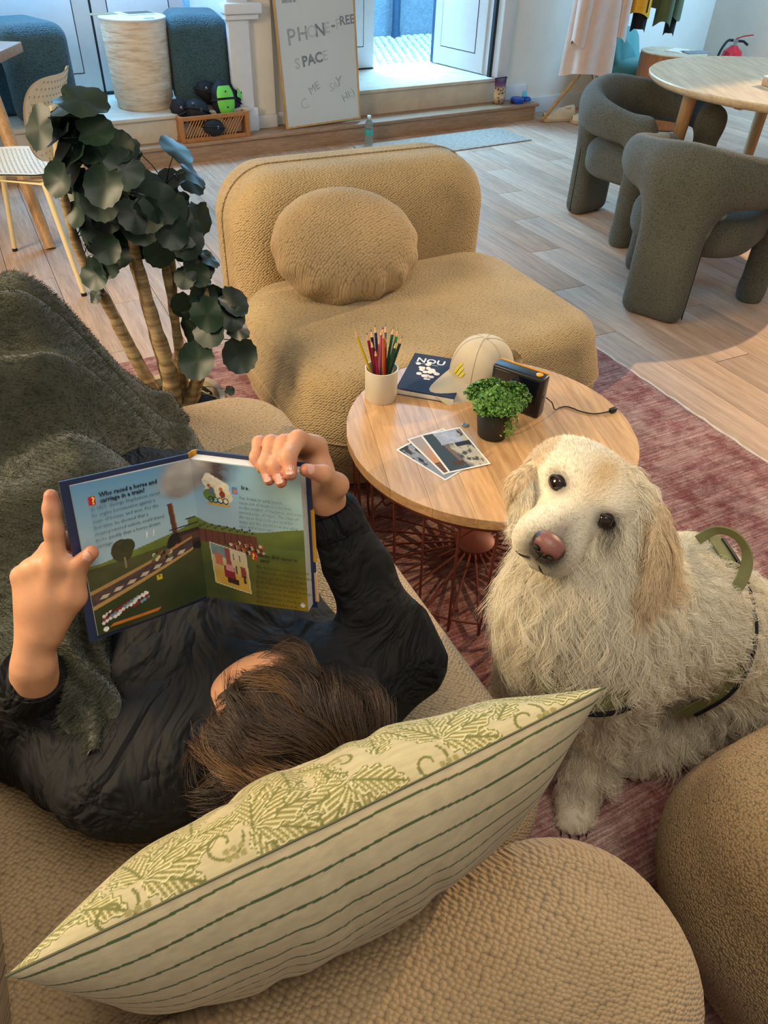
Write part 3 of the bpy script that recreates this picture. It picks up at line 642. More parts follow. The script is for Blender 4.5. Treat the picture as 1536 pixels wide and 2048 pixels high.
# small plant ------------------------------------------------------------
plain('pot_black', '#22262A', 0.45, var=0.06); plain('soil', '#221A14', 0.95, var=0.3, nscale=60, bump=(120, 0.8, 0.006))
t = NT('moss_leaf'); oi = t.n('ShaderNodeAttribute', attribute_name='Col'); t.col(oi.outputs['Color']); M['moss_leaf'] = t.set(0.5, 0, 0.35)
sp = thing('potted_herb', 'small bushy green plant in a black pot on the coffee table', 'plant', (0.249, 1.497, 0.4105))
MB().lathe([(0.033, 0.0), (0.035, 0.002), (0.0435, 0.066), (0.0455, 0.066), (0.0455, 0.074), (0.042, 0.074), (0.041, 0.062), (0.0, 0.060)], 40, capt=False).build('pot', 'pot_black', sp)
MB().lathe([(0.041, 0.058), (0.0, 0.064)], 24, capt=False, capb=False).build('soil', 'soil', sp)
def foliage(nleaf, seed):
    r = np.random.default_rng(seed); V = []; Q = []; C = []
    for i in range(nleaf):
        if i < nleaf * 0.985:
            u = r.random() * 2 * pi; w = r.random() ** 0.7; ph = w * 1.42; R = 0.071 * (0.80 + 0.24 * r.random()) * (1 + 0.10 * sin(3 * u + 1) + 0.07 * sin(5 * u))
            c = np.array([R * sin(ph) * cos(u), R * sin(ph) * sin(u), 0.086 + 0.046 * cos(ph) * (R / 0.071)])
        else:
            u = -0.75 + r.normal(0, .22) if i % 2 else -1.05 + r.normal(0, .10); c = np.array([0.055 * cos(u), 0.055 * sin(u), 0.075 - 0.05 * r.random()])
        nrm = unit(np.array([cos(u) * 0.7, sin(u) * 0.7, 0.8]) + r.normal(0, 0.5, 3)); tx = unit(np.cross(nrm, r.normal(0, 1, 3))); ty = np.cross(nrm, tx); s = 0.0032 + 0.0026 * r.random()
        o = len(V); V += [c - tx * s, c - ty * s * .7 + nrm * s * .25, c + tx * s, c + ty * s * .7 + nrm * s * .25]; Q.append([o, o + 1, o + 2, o + 3])
        g = r.random(); depth = np.clip((np.linalg.norm(c - [0, 0, .08]) - 0.04) / .03, 0, 1)
        col = hexl('#2E5A22') * (1 - g) + hexl('#6E9A3A') * g
        if i >= nleaf * 0.985: col = hexl('#A8AE52') * g + hexl('#5E8A34') * (1 - g)
        C += [col] * 4
    return np_mesh('foliage', np.array(V), np.array(Q), np.array(C), smooth=False)
fo = obj('foliage', foliage(5200, 4), 'moss_leaf', sp); fo['kind'] = 'stuff'
MB().lathe([(0.02, 0.065), (0.048, 0.080), (0.056, 0.096), (0.045, 0.115), (0.0, 0.122)], 20, capt=False).build('inner_stems', plain('stem_green', '#2C4A20', 0.9, var=0.3, nscale=80), sp)
for k in range(5):
    u = (-1.4, -1.0, -0.6, -1.8, -2.3)[k]; MB().tube([(0.04 * cos(u), 0.04 * sin(u), 0.085), (0.056 * cos(u), 0.056 * sin(u), 0.072), (0.058 * cos(u + .1), 0.058 * sin(u + .1), 0.04 + 0.006 * k)], 0.0008, 5).build('trailing_stem', 'stem_green', sp)

# black device -----------------------------------------------------------
plain('black_plastic', '#15171A', 0.4, var=0.03); plain('yellow_button', '#D89A1E', 0.4); plain('screen', '#0B0E14', 0.08, spec=0.6, var=0)
dv = thing('lantern_device', 'black boxy gadget with a yellow top button behind the small plant', 'gadget', (0.318, 1.622, 0.4105)); dv.rotation_euler[2] = radians(-33)
MB().box(-0.068, 0.068, -0.019, 0.019, 0, 0.108, 0.006).build('body', 'black_plastic', dv)
MB().box(-0.060, 0.060, -0.0205, -0.018, 0.008, 0.100, 0.001).build('screen', 'screen', dv)
MB().box(-0.064, 0.064, 0.0175, 0.0198, 0.104, 0.1095, 0.0005).build('trim_strip', 'yellow_button', dv)
MB().lathe([(0.0085, 0), (0.0085, 0.002), (0.007, 0.003)], 20).build('button', 'yellow_button', dv, (0.048, 0.0, 0.108))
cb = thing('charging_cable', 'thin black cable with a small plug lying on the table top', 'cable', (0, 0, 0.4105))
cpth = [(0.3825, 1.592, 0.05), (0.398, 1.585, 0.040), (0.412, 1.60, 0.012), (0.43, 1.625, 0.003), (0.452, 1.632, 0.002), (0.482, 1.612, 0.002), (0.515, 1.604, 0.002), (0.552, 1.615, 0.004)]
def smooth_path(P, n):
    P = np.array(P, float); out = []
    for i in range(len(P) - 1):
        p0, p1, p2, p3 = P[max(i - 1, 0)], P[i], P[i + 1], P[min(i + 2, len(P) - 1)]
        for t in np.linspace(0, 1, n, endpoint=False): out.append(0.5 * ((2 * p1) + (p2 - p0) * t + (2 * p0 - 5 * p1 + 4 * p2 - p3) * t * t + (3 * p1 - p0 - 3 * p2 + p3) * t ** 3))
    out.append(P[-1]); return out
MB().tube(smooth_path(cpth, 6), 0.0016, 6).build('cord', 'black_plastic', cb)
pl = MB().box(-0.010, 0.008, -0.006, 0.006, 0, 0.011, 0.002).box(0.008, 0.014, -0.003, 0.003, 0.004, 0.007, 0.0005).build('plug', 'black_plastic', cb, (0.562, 1.62, 0)); pl.rotation_euler[2] = 0.6
cn = MB().lathe([(0.0085, 0), (0.0088, 0.0005), (0.0088, 0.0016), (0.0065, 0.0019), (0.0062, 0.0015), (0.001, 0.0015)], 24).build('coin', plain('coin_metal', '#8E8C88', 0.35, 0.9), None, (0.187, 1.531, 0.4103))
tag(cn, 'small silver coin lying beside the black plant pot', 'coin')

# three printed photographs ------------------------------------------------
attrmat('print', 0.65, 0.25)
def photo(corner, ex, ey, z, img, label):
    nx, ny = img.shape[1], img.shape[0]; r = thing('photo_print', label, 'photo', (corner[0], corner[1], z), math.atan2(ex[1], ex[0]), 'photo prints fanned on the table')
    w = math.hypot(*ex); h = math.hypot(*ey)
    MB().box(0, w, -h, 0, 0, 0.0006).build('card', 'paper_white', r)
    m = 0.0045; X, Y = np.meshgrid(np.linspace(m, w - m, nx), np.linspace(-h + m, -m, ny)); obj('picture', grid_mesh('picture', np.stack([X, Y, np.full_like(X, 0.0008)], -1), img), 'print', r)
plain('paper_white', '#E6E3DC', 0.5, var=0.02)
def fbm(ny, nx, s, seed, oct=4):
    r = np.random.default_rng(seed); out = np.zeros((ny, nx)); a = 1.0
    for o in range(oct):
        k = int(s * 2 ** o) + 2; g = r.random((k + 1, k + 1)); y = np.linspace(0, k - 1e-3, ny); x = np.linspace(0, k - 1e-3, nx); yi, xi = y.astype(int), x.astype(int); fy, fx = (y - yi)[:, None], (x - xi)[None, :]
        fy = fy * fy * (3 - 2 * fy); fx = fx * fx * (3 - 2 * fx)
        v = g[yi][:, xi] * (1 - fy) * (1 - fx) + g[yi][:, xi + 1] * (1 - fy) * fx + g[yi + 1][:, xi] * fy * (1 - fx) + g[yi + 1][:, xi + 1] * fy * fx
        out += a * v; a *= 0.5
    return out / 1.9
def lerp(a, b, t): return a + (b - a) * np.clip(t, 0, 1)[..., None]
def img_arm():
    ny, nx = 110, 75; Y, X = np.mgrid[0:1:ny * 1j, 0:1:nx * 1j]; n = fbm(ny, nx, 4, 1)
    im = np.ones((ny, nx, 3)) * hexl('#3E464A'); im = lerp(im, np.ones_like(im) * hexl('#B9B09C'), (X + 0.25 * Y - 0.55 + 0.3 * (n - .5)) * 9); fl_ = fbm(ny, nx, 9, 2); im = lerp(im, np.ones_like(im) * hexl('#4A463E'), ((fl_ - .55) * 8) * (X > .4))
    arm = np.abs((X - (0.28 + 0.35 * (1 - Y) * 0.6)) ) < 0.05; arm &= (Y > 0.2) & (Y < 0.68); im[arm] = hexl('#7A6250')
    sh = (Y > 0.66) & (np.abs(X - 0.62 + .1 * n) < 0.3); im[sh] = hexl('#AEB4C4') * (0.6 + 0.6 * fl_[sh])[:, None]
    sh = (Y > 0.55) & (Y < 0.66) & (X > .6) ; im[sh] = hexl('#2E2622'); bx_ = (Y > .1) & (Y < .2) & (np.abs(X - .35) < .14); im[bx_] = hexl('#4E3A2C'); return im
def img_sunset():
    ny, nx = 110, 75; Y, X = np.mgrid[0:1:ny * 1j, 0:1:nx * 1j]; im = lerp(np.ones((ny, nx, 3)) * hexl('#C98A5A'), np.ones((ny, nx, 3)) * hexl('#A49A98'), (Y - .3) * 2); im[Y < 0.28] = hexl('#5A3E2C'); im[(Y < 0.28) & (np.sin(Y * 120 + 8 * X) > 0.4)] = hexl('#8A6A4A')
    g = np.exp(-((X - .45) ** 2 + (Y - .4) ** 2) * 30); return lerp(im, np.ones_like(im) * hexl('#F0B060'), g)
def img_grey():
    ny, nx = 110, 75; n = fbm(ny, nx, 7, 5); Y, X = np.mgrid[0:1:ny * 1j, 0:1:nx * 1j]; im = lerp(np.ones((ny, nx, 3)) * hexl('#8A8E98'), np.ones((ny, nx, 3)) * hexl('#33342F'), (n - .5) * 10 * (Y > .3)); return im
def unitv(p, q): return (q[0] - p[0], q[1] - p[1])
photo((0.021, 1.416), (0.0735, 0.0735), (0.0, 0.155), 0.4103, img_grey(), 'grey photo print with white border at the bottom of the fan of three')
photo((0.047, 1.459), (0.0875, 0.0535), (0.0, 0.155), 0.4112, img_sunset(), 'photo print of an orange sunset in the middle of the fan of three')
photo((0.078, 1.478), (0.096, 0.041), (0.0, 0.158), 0.4121, img_arm(), 'photo print of an arm over pale cloth, topmost of the fan of three')

# ================================================================== large potted plant
plain('pot_stone', '#B9A98E', 0.8, var=0.15, nscale=25, bump=(60, 0.3, 0.004)); 
t = NT('bark'); v = t.coord((1, 1, 1)); n1 = t.noise(v, 40, 4, 0.6); wv = t.noise(t.coord((10, 10, 90)), 1.0, 3); t.col(t.mix(0.5, t.ramp(n1, [(0.3, lin('#5E4C34')), (0.7, lin('#A08A64'))]), t.ramp(wv, [(0.4, lin('#6A5438')), (0.6, lin('#AC966E'))]))); t.bump(wv, 0.5, 0.004); M['bark'] = t.set(0.85, 0, 0.2)
attrmat('big_leaf', 0.45, 0.4)
bp = thing('potted_plant', 'tall leafy houseplant with thick bare stems in a stone coloured pot', 'plant', AB(0.315, 1.865, 0))
MB().lathe([(0.105, 0.012), (0.125, 0.03), (0.148, 0.24), (0.152, 0.275), (0.146, 0.29), (0.132, 0.285), (0.128, 0.262), (0.0, 0.258)], 48, capt=False).build('pot', 'pot_stone', bp)
MB().grid(lambda s, q: (0.128 * q * cos(2 * pi * s), 0.128 * q * sin(2 * pi * s), 0.266 + 0.006 * sin(23 * s * q + 9 * q)), 32, 10).build('soil', 'soil', bp)
def w2l(p): return (p[0] - bp.location[0], p[1] - bp.location[1], p[2])
# stems given in camera-side view: (dx right, dy away, z)
stems = [[(-0.03, 0.0, 0.26), (-0.075, 0.0, 0.40), (-0.125, 0.01, 0.55), (-0.165, 0.0, 0.70), (-0.17, 0.0, 0.85)],
         [(-0.005, 0.03, 0.26), (-0.03, 0.05, 0.42), (-0.055, 0.07, 0.60), (-0.08, 0.06, 0.80), (-0.09, 0.05, 0.98)],
         [(0.005, -0.015, 0.26), (0.012, -0.015, 0.38), (-0.01, -0.005, 0.52), (-0.03, 0.01, 0.70), (-0.03, 0.02, 0.88)],
         [(0.03, 0.02, 0.26), (0.035, 0.03, 0.42), (0.03, 0.04, 0.60), (0.02, 0.05, 0.78)],
         [(0.04, 0.0, 0.26), (0.075, 0.01, 0.34), (0.105, 0.02, 0.44), (0.125, 0.03, 0.56), (0.12, 0.04, 0.68)],
         [(0.02, 0.05, 0.26), (0.02, 0.07, 0.45), (0.04, 0.08, 0.70), (0.05, 0.08, 0.84)]]
srad = [(0.021, 0.009), (0.018, 0.008), (0.030, 0.008), (0.017, 0.008), (0.024, 0.006), (0.014, 0.007)]
for P, (r0, r1) in zip(stems, srad):
    pth = smooth_path(P, 6); m = len(pth); rr = [r0 + (r1 - r0) * (i / (m - 1)) ** 0.8 + 0.0015 * sin(i * 2.1) for i in range(m)]; MB().tube(pth, rr, 12).build('stem', 'bark', bp)
def leaf_mesh(seed):
    r = np.random.default_rng(seed); nr, na = 7, 28; V = [(0, 0, 0)]; C = []; 
    base = hexl('#16281D') * r.uniform(.75, 1.2); vein = base * 1.5
    cup = r.uniform(-.45, .4); wav = r.uniform(.6, 1.8); C.append(base)
    for j in range(1, nr + 1):
        q = j / nr
        for k in range(na):
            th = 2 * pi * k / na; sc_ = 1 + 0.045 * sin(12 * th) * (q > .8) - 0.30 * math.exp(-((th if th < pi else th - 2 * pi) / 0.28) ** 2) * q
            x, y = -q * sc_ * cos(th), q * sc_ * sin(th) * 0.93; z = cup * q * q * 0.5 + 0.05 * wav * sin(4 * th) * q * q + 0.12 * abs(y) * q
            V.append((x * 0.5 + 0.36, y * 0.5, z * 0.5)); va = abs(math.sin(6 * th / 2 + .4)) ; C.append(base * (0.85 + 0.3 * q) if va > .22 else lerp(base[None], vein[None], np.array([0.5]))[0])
    V[0] = (0.36, 0, 0); F = []
    for k in range(na): F.append((0, 1 + k, 1 + (k + 1) % na))
    for j in range(nr - 1):
        for k in range(na): F.append((1 + j * na + k, 1 + (j + 1) * na + k, 1 + (j + 1) * na + (k + 1) % na, 1 + j * na + (k + 1) % na))
    me = bpy.data.meshes.new('leaf'); me.from_pydata(V, [], F); me.shade_smooth(); at_ = me.color_attributes.new('Col', 'FLOAT_COLOR', 'POINT'); c4 = np.ones((len(V), 4), np.float32); c4[:, :3] = np.array(C); at_.data.foreach_set('color', c4.ravel()); me.materials.append(M['big_leaf']); return me
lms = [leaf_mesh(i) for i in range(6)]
# leaves: position (dx, dy, z), facing normal mostly to the viewer/up, size
rl = random.Random(11)
plain('petiole', '#2A3A26', 0.6)
def add_leaf(p, size, nrm, roll):
    n = Vector(nrm).normalized(); q = n.to_track_quat('Z', 'Y') @ Matrix.Rotation(roll, 4, 'Z').to_quaternion()
    o = bpy.data.objects.new('leaf', lms[rl.randrange(6)]); COL.objects.link(o); o.parent = bp; o.rotation_mode = 'QUATERNION'; o.rotation_quaternion = q; o.scale = (size, size, size)
    c = q @ Vector((0.36 * size, 0, 0)); o.location = Vector(p) - c
    MB().tube([tuple(o.location), tuple(Vector(p) * 0.55 + o.location * 0.45 + Vector((0, 0.0, -0.0)))], 0.0014, 5).build('petiole', 'petiole', bp) if False else None
    return Vector(o.location)
crown_pts = []
def cl(cx, cy, cz, sx, sy, sz, n, smin_, smax_):
    for i in range(n):
        for _ in range(30):
            x, y, z = rl.gauss(0, .5), rl.gauss(0, .5), rl.gauss(0, .5)
            if x * x + y * y + z * z < 1: break
        p = (cx + x * sx, cy + y * sy, cz + z * sz)
        crown_pts.append((p, rl.uniform(smin_, smax_), (x * .9 + rl.gauss(0, .25), -0.75 + y * .6 + rl.gauss(0, .25), 0.55 + z * .5 + rl.gauss(0, .25)), rl.uniform(-1.0, 1.0) + pi * 1.5))
cl(-0.055, 0.03, 0.83, 0.15, 0.13, 0.14, 36, 0.080, 0.108)
cl(-0.115, 0.0, 0.94, 0.09, 0.10, 0.08, 7, 0.08, 0.105)
cl(0.03, 0.05, 0.78, 0.11, 0.12, 0.14, 20, 0.075, 0.10)
cl(-0.10, 0.02, 0.70, 0.10, 0.08, 0.08, 8, 0.06, 0.09)
cl(0.10, 0.03, 0.62, 0.06, 0.06, 0.10, 9, 0.06, 0.085)
cl(0.145, 0.02, 0.52, 0.07, 0.05, 0.08, 9, 0.07, 0.10)
ordered = [((-0.085, 0.0, 1.03), 0.12, (0.2, -0.3, 0.9), 5.5), ((-0.12, 0.02, 1.015), 0.10, (-0.3, -0.2, 0.9), 3.6), ((-0.15, 0.0, 0.955), 0.085, (-0.5, -0.3, 0.8), 3.3), ((-0.06, -0.02, 0.97), 0.085, (0.2, -0.6, 0.7), 0.1), ((0.10, 0.03, 0.93), 0.09, (0.6, -0.1, 0.8), 0.2), ((0.13, 0.03, 0.88), 0.08, (0.7, 0, 0.6), -0.5), ((0.145, 0.03, 0.68), 0.06, (0.6, -.1, 0.7), -.6), ((0.20, 0.02, 0.50), 0.075, (0.5, -0.3, 0.6), -.5), ((0.205, -0.01, 0.44), 0.10, (0.25, -0.9, 0.4), 4.6), ((0.10, -0.04, 0.435), 0.105, (-0.1, -0.9, 0.5), 4.5), ((-0.135, -0.03, 0.60), 0.05, (-0.4, -0.5, 0.5), 3.5), ((0.17, -0.02, 0.335), 0.03, (0.4, -.5, .6), 5.6), ((0.155, -0.03, 0.30), 0.03, (0.2, -.8, .5), 5)]
for L_ in ordered + crown_pts:
    base = add_leaf(*L_)
    # petiole to the nearest stem
    best = min((p for P in stems for p in smooth_path(P, 6)), key=lambda s_: (s_[0] - base.x) ** 2 + (s_[1] - base.y) ** 2 + 1.4 * (s_[2] + 0.03 - base.z) ** 2)
    b0 = Vector(tuple(float(x) for x in best)); mid = (b0 + base) * 0.5 + Vector((0, 0, 0.006))
    MB().tube([tuple(b0), tuple(mid), tuple(base)], 0.0013, 5).build('petiole', 'petiole', bp)
# ================================================================== things along the back wall
# teal stools ------------------------------------------------------
def stool_mesh():
    s = SDF((-0.27, -0.24, -0.02), (0.27, 0.24, 0.56), 0.011)
    s.put(s.rbox((0, 0, 0.25), (0.235, 0.19, 0.25), 0.085)); s.cut(s.rbox((0, 0, 0.06), (0.10, 0.5, 0.28), 0.08), 0.03); V, Q = s.nets(); return np_mesh('body', relax(V, Q, 2), Q)
sm_ = stool_mesh(); sm_.materials.append(M['boucle_teal'])
for (u, n, rz, lab) in ((0.93, 5.34, pi / 2 + 0.25, 'teal boucle arch stool at far left behind the beige chair'), (2.00, 5.43, pi / 2 - 0.25, 'teal boucle arch stool behind the crate, right of the pedestal')):
    r = thing('arch_stool', lab, 'stool', W(u, n, 0.272), WA + rz, 'teal stools in the door niche'); o = bpy.data.objects.new('body', sm_); COL.objects.link(o); o.parent = r
    MB().tube([(0.2365 * cos(t) if False else 0.2365, -0.10 + 0.02 * t, 0.06 + 0.36 * t) for t in np.linspace(0, 1, 6)], 0.002, 5).build('seam', 'seam_dark', r)
# pedestal ----------------------------------------------------------------
t = NT('travertine'); v = t.coord((6, 6, 40)); n1 = t.noise(v, 1.0, 5, 0.7); t.col(t.ramp(n1, [(0.3, lin('#B39A82')), (0.5, lin('#D9C7B0')), (0.7, lin('#E6DACA'))])); t.bump(n1, 0.8, 0.012); M['travertine'] = t.set(0.85, 0, 0.2)
pe = thing('pedestal', 'beige rough textured cylindrical pedestal between the teal stools', 'pedestal', W(1.60, 5.38, 0.272))
MB().lathe([(0.165, 0.0), (0.172, 0.01), (0.172, 0.045), (0.180, 0.055), (0.186, 0.2), (0.195, 0.47), (0.192, 0.485)], 64).build('column', 'travertine', pe)
MB().lathe([(0.196, 0.478), (0.198, 0.482), (0.198, 0.488), (0.196, 0.49)], 64).build('table_top', 'white_paint', pe)
mg = thing('magazine', 'magazine with a dark picture lying on the pedestal', 'magazine', W(1.66, 5.45, 0.763), WA + 0.12)
MB().box(-0.09, 0.09, -0.06, 0.07, 0, 0.006, 0.001).build('pages', 'paper_white', mg); MB().box(-0.085, 0.085, -0.055, 0.06, 0.006, 0.0066).build('cover_picture', plain('mag_dark', '#4A4238', 0.4), mg)
cd = MB().box(-0.03, 0.03, -0.018, 0.018, 0, 0.0008).build('card', plain('grey_card', '#7C8288', 0.6), None, W(1.66, 5.24, 0.763), WA); tag(cd, 'small grey card near the front edge of the pedestal top', 'card')
sh_ = MB().box(-0.10, 0.07, -0.05, 0.05, 0, 0.0008).build('sheet', plain('brown_card', '#8A7358', 0.6), None, W(1.47, 5.50, 0.763), WA + .1); tag(sh_, 'thin brown sheet at the back of the pedestal top', 'paper')

# crate with pads ------------------------------------------------------------
plain('crate_wood', '#A8703E', 0.55, var=0.15, nscale=30); plain('pad_black', '#14161C', 0.75, var=0.15, nscale=40, bump=(90, 0.3, 0.004)); plain('pad_green', '#6FCB4E', 0.45, var=0.05); plain('rivet', '#80868C', 0.4, 0.6)
cr = thing('slatted_crate', 'orange brown wooden crate with diagonal lattice sides on the step', 'crate', W(1.915, 5.125, 0.12), WA)
X0, Y0, H = 0.22, 0.115, 0.15
for (sx, sy) in ((-1, -1), (1, -1), (-1, 1), (1, 1)): MB().box(sx * X0 - 0.012, sx * X0 + 0.012, sy * Y0 - 0.012, sy * Y0 + 0.012, 0, H, 0.002).build('corner_post', 'crate_wood', cr)
for sy in (-1, 1):
    for z in (0.012, H - 0.014): MB().box(-X0, X0, sy * Y0 - 0.008, sy * Y0 + 0.008, z - 0.012, z + 0.012, 0.002).build('rail', 'crate_wood', cr)
for sx in (-1, 1):
    for z in (0.012, H - 0.014): MB().box(sx * X0 - 0.008, sx * X0 + 0.008, -Y0, Y0, z - 0.012, z + 0.012, 0.002).build('rail', 'crate_wood', cr)
    MB().box(sx * X0 - 0.003, sx * X0 + 0.003, -Y0, Y0, 0.015, H - 0.015).build('side_panel', 'crate_wood', cr)
sl = MB().tube([(0, 0, 0), (0.075, 0, 0.115)], 0.0042, 4).mesh('slat', False); sl.materials.append(M['crate_wood'])
for i in range(19):
    o = bpy.data.objects.new('slat', sl); COL.objects.link(o); o.parent = cr; o.location = (-X0 + 0.0 + i * 0.0193, -Y0, 0.018)
MB().box(-X0, X0, -Y0, Y0, 0.004, 0.012).box(-X0, X0, Y0 - 0.004, Y0 + 0.002, 0.02, H - 0.02).build('bottom', plain('crate_dark', '#4A2E20', 0.8), cr)
def pad(name, loc, sz, rot, label, cat, caps=(), rivets=()):
    r = thing(name, label, cat, loc, 0, 'protective pads in the crate'); r.rotation_euler = rot
    b = bmesh.new(); bmesh.ops.create_icosphere(b, subdivisions=3, radius=1.0)
    for v_ in b.verts:
        c = v_.co; f = 1 + 0.06 * sin(9 * c.x + 4 * c.z); v_.co = Vector((c.x * sz[0] * f, c.y * sz[1] * f, c.z * sz[2] * f))
    me = bpy.data.meshes.new('padding'); b.to_mesh(me); b.free(); me.shade_smooth(); obj('padding', me, 'pad_black', r)
    MB().tube([(sz[0] * 1.02 * cos(t), sz[1] * 1.02 * sin(t), 0.0) for t in np.linspace(0, 2 * pi, 25)[:-1]], 0.010, 6, True, sq=0.4).build('strap', 'pad_black', r)
    for (z0, z1, w) in caps:
        g = MB(); n = 15
        def cp(s, q):
            x = (2 * s - 1) * w * (1 - 0.35 * (q if z0 > 0 else 1 - q) ** 2.2); z = z0 + (z1 - z0) * q; y = -sz[1] * sqrt(max(0.02, 1 - (x / sz[0]) ** 2 - (z / sz[2]) ** 2)) - 0.010; return (x, y, z)
        g.grid(cp, 15, 9); g.build('shell', 'pad_green', r); MB().lathe([(0.005, 0), (0.005, 0.003)], 10, mat=Matrix.Translation((0, cp(.5, .5)[1] - 0.001, (z0 + z1) / 2)) @ Matrix.Rotation(pi / 2, 4, 'X')).build('screw', 'pad_black', r)
    for (x, z) in rivets:
        y = -sz[1] * sqrt(max(0.02, 1 - (x / sz[0]) ** 2 - (z / sz[2]) ** 2)); MB().lathe([(0.009, 0), (0.006, 0.006)], 10, mat=Matrix.Translation((x, y, z)) @ Matrix.Rotation(pi / 2, 4, 'X')).build('rivet', 'rivet', r)
pad('knee_pad', W(2.02, 5.10, 0.325), (0.078, 0.06, 0.115), (radians(-12), 0, WA), 'black pad with two lime green shell plates facing the room', 'knee pad', caps=((0.012, 0.078, 0.056), (-0.085, 0.0, 0.058)))
pad('knee_pad', W(2.10, 5.16, 0.30), (0.07, 0.06, 0.12), (0, radians(30), WA + 0.7), 'black pad with one lime green plate sticking out at the right of the crate', 'knee pad', caps=((0.02, 0.10, 0.04),))
pad('elbow_pad', W(1.83, 5.10, 0.27), (0.085, 0.075, 0.08), (radians(-25), radians(12), WA - 0.2), 'rounded black pad lying at the middle front of the crate', 'elbow pad', rivets=((0.02, 0.0), (-0.03, 0.03)))
pad('elbow_pad', W(1.74, 5.13, 0.28), (0.06, 0.06, 0.075), (0, radians(-20), WA), 'small black pad at the left end of the crate', 'elbow pad', rivets=((0.0, 0.03),))
pad('wrist_guard', W(1.90, 5.00, 0.195), (0.07, 0.03, 0.05), (radians(-15), radians(8), WA), 'black strap pad hanging over the crate front', 'wrist guard', rivets=((0.02, 0.0),))
pad('elbow_pad', W(1.95, 5.17, 0.365), (0.085, 0.05, 0.06), (0, radians(18), WA), 'black pad lying on top at the back of the crate', 'elbow pad', rivets=((-0.03, 0.02), (0.03, 0.03)))

# whiteboard -----------------------------------------------------------------
plain('board_white', '#C3C9CB', 0.3, var=0.03, nscale=3); wood('pale_wood', '#C9A470', '#B08A58', (12, 12, 1.5), 0.5, rnd=False); plain('marker_grey', '#959BA2', 0.7, var=0.25, nscale=30); plain('marker_faint', '#ABB2B7', 0.7, var=0.1, nscale=30); plain('marker_dark', '#7A8088', 0.7, var=0.3, nscale=30)
wbd = thing('whiteboard', 'tall whiteboard with faded handwriting leaning on the wall', 'whiteboard', W(2.44, 5.06, 0.121)); wbd.rotation_euler = (radians(-5), radians(-1.6), WA)
BWd, BH = 0.585, 1.05
MB().box(0.008, BWd - 0.008, -0.004, 0.012, 0.008, BH - 0.008).build('panel', 'board_white', wbd)
for (a_, b_) in (((0, 0.012), (0, BH)), ((BWd - 0.012, BWd), (0, BH)), ((0.012, BWd - 0.012), (0, 0.012)), ((0.012, BWd - 0.012), (BH - 0.012, BH))):
    MB().box(a_[0], a_[1], -0.008, 0.014, b_[0], b_[1], 0.002).build('frame_bar', 'pale_wood', wbd)
def wtext(s, x, z, size, mat, rot=0.0, bold=0.0, name='handwriting'):
    return text(s, size, mat, wbd, Matrix.Translation((x, -0.0045, z)) @ Matrix.Rotation(pi / 2, 4, 'X') @ Matrix.Rotation(rot, 4, 'Z'), name, 0.0001, bold)
wtext('LI', 0.05, 0.71, 0.155, 'marker_grey', 0.02, 0.003); wtext('S', 0.17, 0.73, 0.12, 'marker_faint', 0.02, 0.001); wtext('BI', 0.24, 0.755, 0.12, 'marker_faint', 0.02, 0.001); wtext('I', 0.30, 0.76, 0.12, 'marker_dark', 0.02, 0.002); wtext('T', 0.35, 0.77, 0.12, 'marker_faint', 0.02, 0.001)
wtext('P', 0.07, 0.48, 0.13, 'marker_grey', 0.05, 0.001); wtext('H', 0.145, 0.50, 0.11, 'marker_grey', 0.05, 0.0015); wtext('O', 0.215, 0.51, 0.10, 'marker_faint', 0.05); wtext('N', 0.275, 0.515, 0.10, 'marker_dark', 0.05, 0.002); wtext('E', 0.345, 0.53, 0.085, 'marker_faint', 0.05, 0.001); wtext('-', 0.395, 0.54, 0.11, 'marker_dark', 0.05, 0.001); wtext('F', 0.43, 0.545, 0.085, 'marker_faint', 0.05); wtext('REE', 0.462, 0.565, 0.072, 'marker_dark', 0.06, 0.0015)
wtext('S', 0.11, 0.345, 0.085, 'marker_faint', 0.12, 0.002); wtext('PAC', 0.165, 0.355, 0.082, 'marker_dark', 0.12, 0.003); wtext('E', 0.318, 0.375, 0.082, 'marker_faint', 0.12, 0.001)
wtext('C', 0.13, 0.10, 0.09, 'marker_faint', 0.3); wtext('ME', 0.205, 0.185, 0.068, 'marker_grey', 0.45); wtext('S', 0.355, 0.19, 0.07, 'marker_faint', 0.2); wtext('A', 0.385, 0.20, 0.06, 'marker_faint', 0.25); wtext('Y', 0.405, 0.215, 0.085, 'marker_grey', 0.1); wtext('HI:)', 0.455, 0.115, 0.07, 'marker_grey', 0.4)

# small items on the step and floor ----------------------------------------------
t = NT('clear_plastic'); t.col(lin('#CFE6EA')); M['clear_plastic'] = t.set(0.1, 0, 0.5, Transmission_Weight=0.85, IOR=1.25); plain('bottle_label', '#3FA6A0', 0.5); plain('bottle_cap', '#C9E2E6', 0.4)
wbt = thing('water_bottle', 'small clear water bottle with teal label on the floor before the step', 'bottle', W(3.00, 4.90, 0.0))
MB().lathe([(0.026, 0.0), (0.029, 0.006), (0.029, 0.05), (0.027, 0.055), (0.029, 0.06), (0.029, 0.13), (0.020, 0.155), (0.012, 0.165), (0.012, 0.178)], 24).build('body', 'clear_plastic', wbt)
MB().lathe([(0.0295, 0.068), (0.0295, 0.105)], 24, capb=False, capt=False).build('paper_label', 'bottle_label', wbt); MB().lathe([(0.0135, 0.176), (0.0135, 0.19)], 16).build('cap', 'bottle_cap', wbt)
mt = thing('door_mat', 'thin grey mat on the floor in front of the step', 'mat', (0, 0, 0), WA)
t = NT('mat_weave'); v = t.coord((30, 200, 1)); n1 = t.noise(v, 1, 3); t.col(t.ramp(n1, [(0.35, lin('#8E8378')), (0.65, lin('#B8AEA2'))])); t.bump(n1, 0.3, 0.003); M['mat_weave'] = t.set(0.95, 0, 0.1)
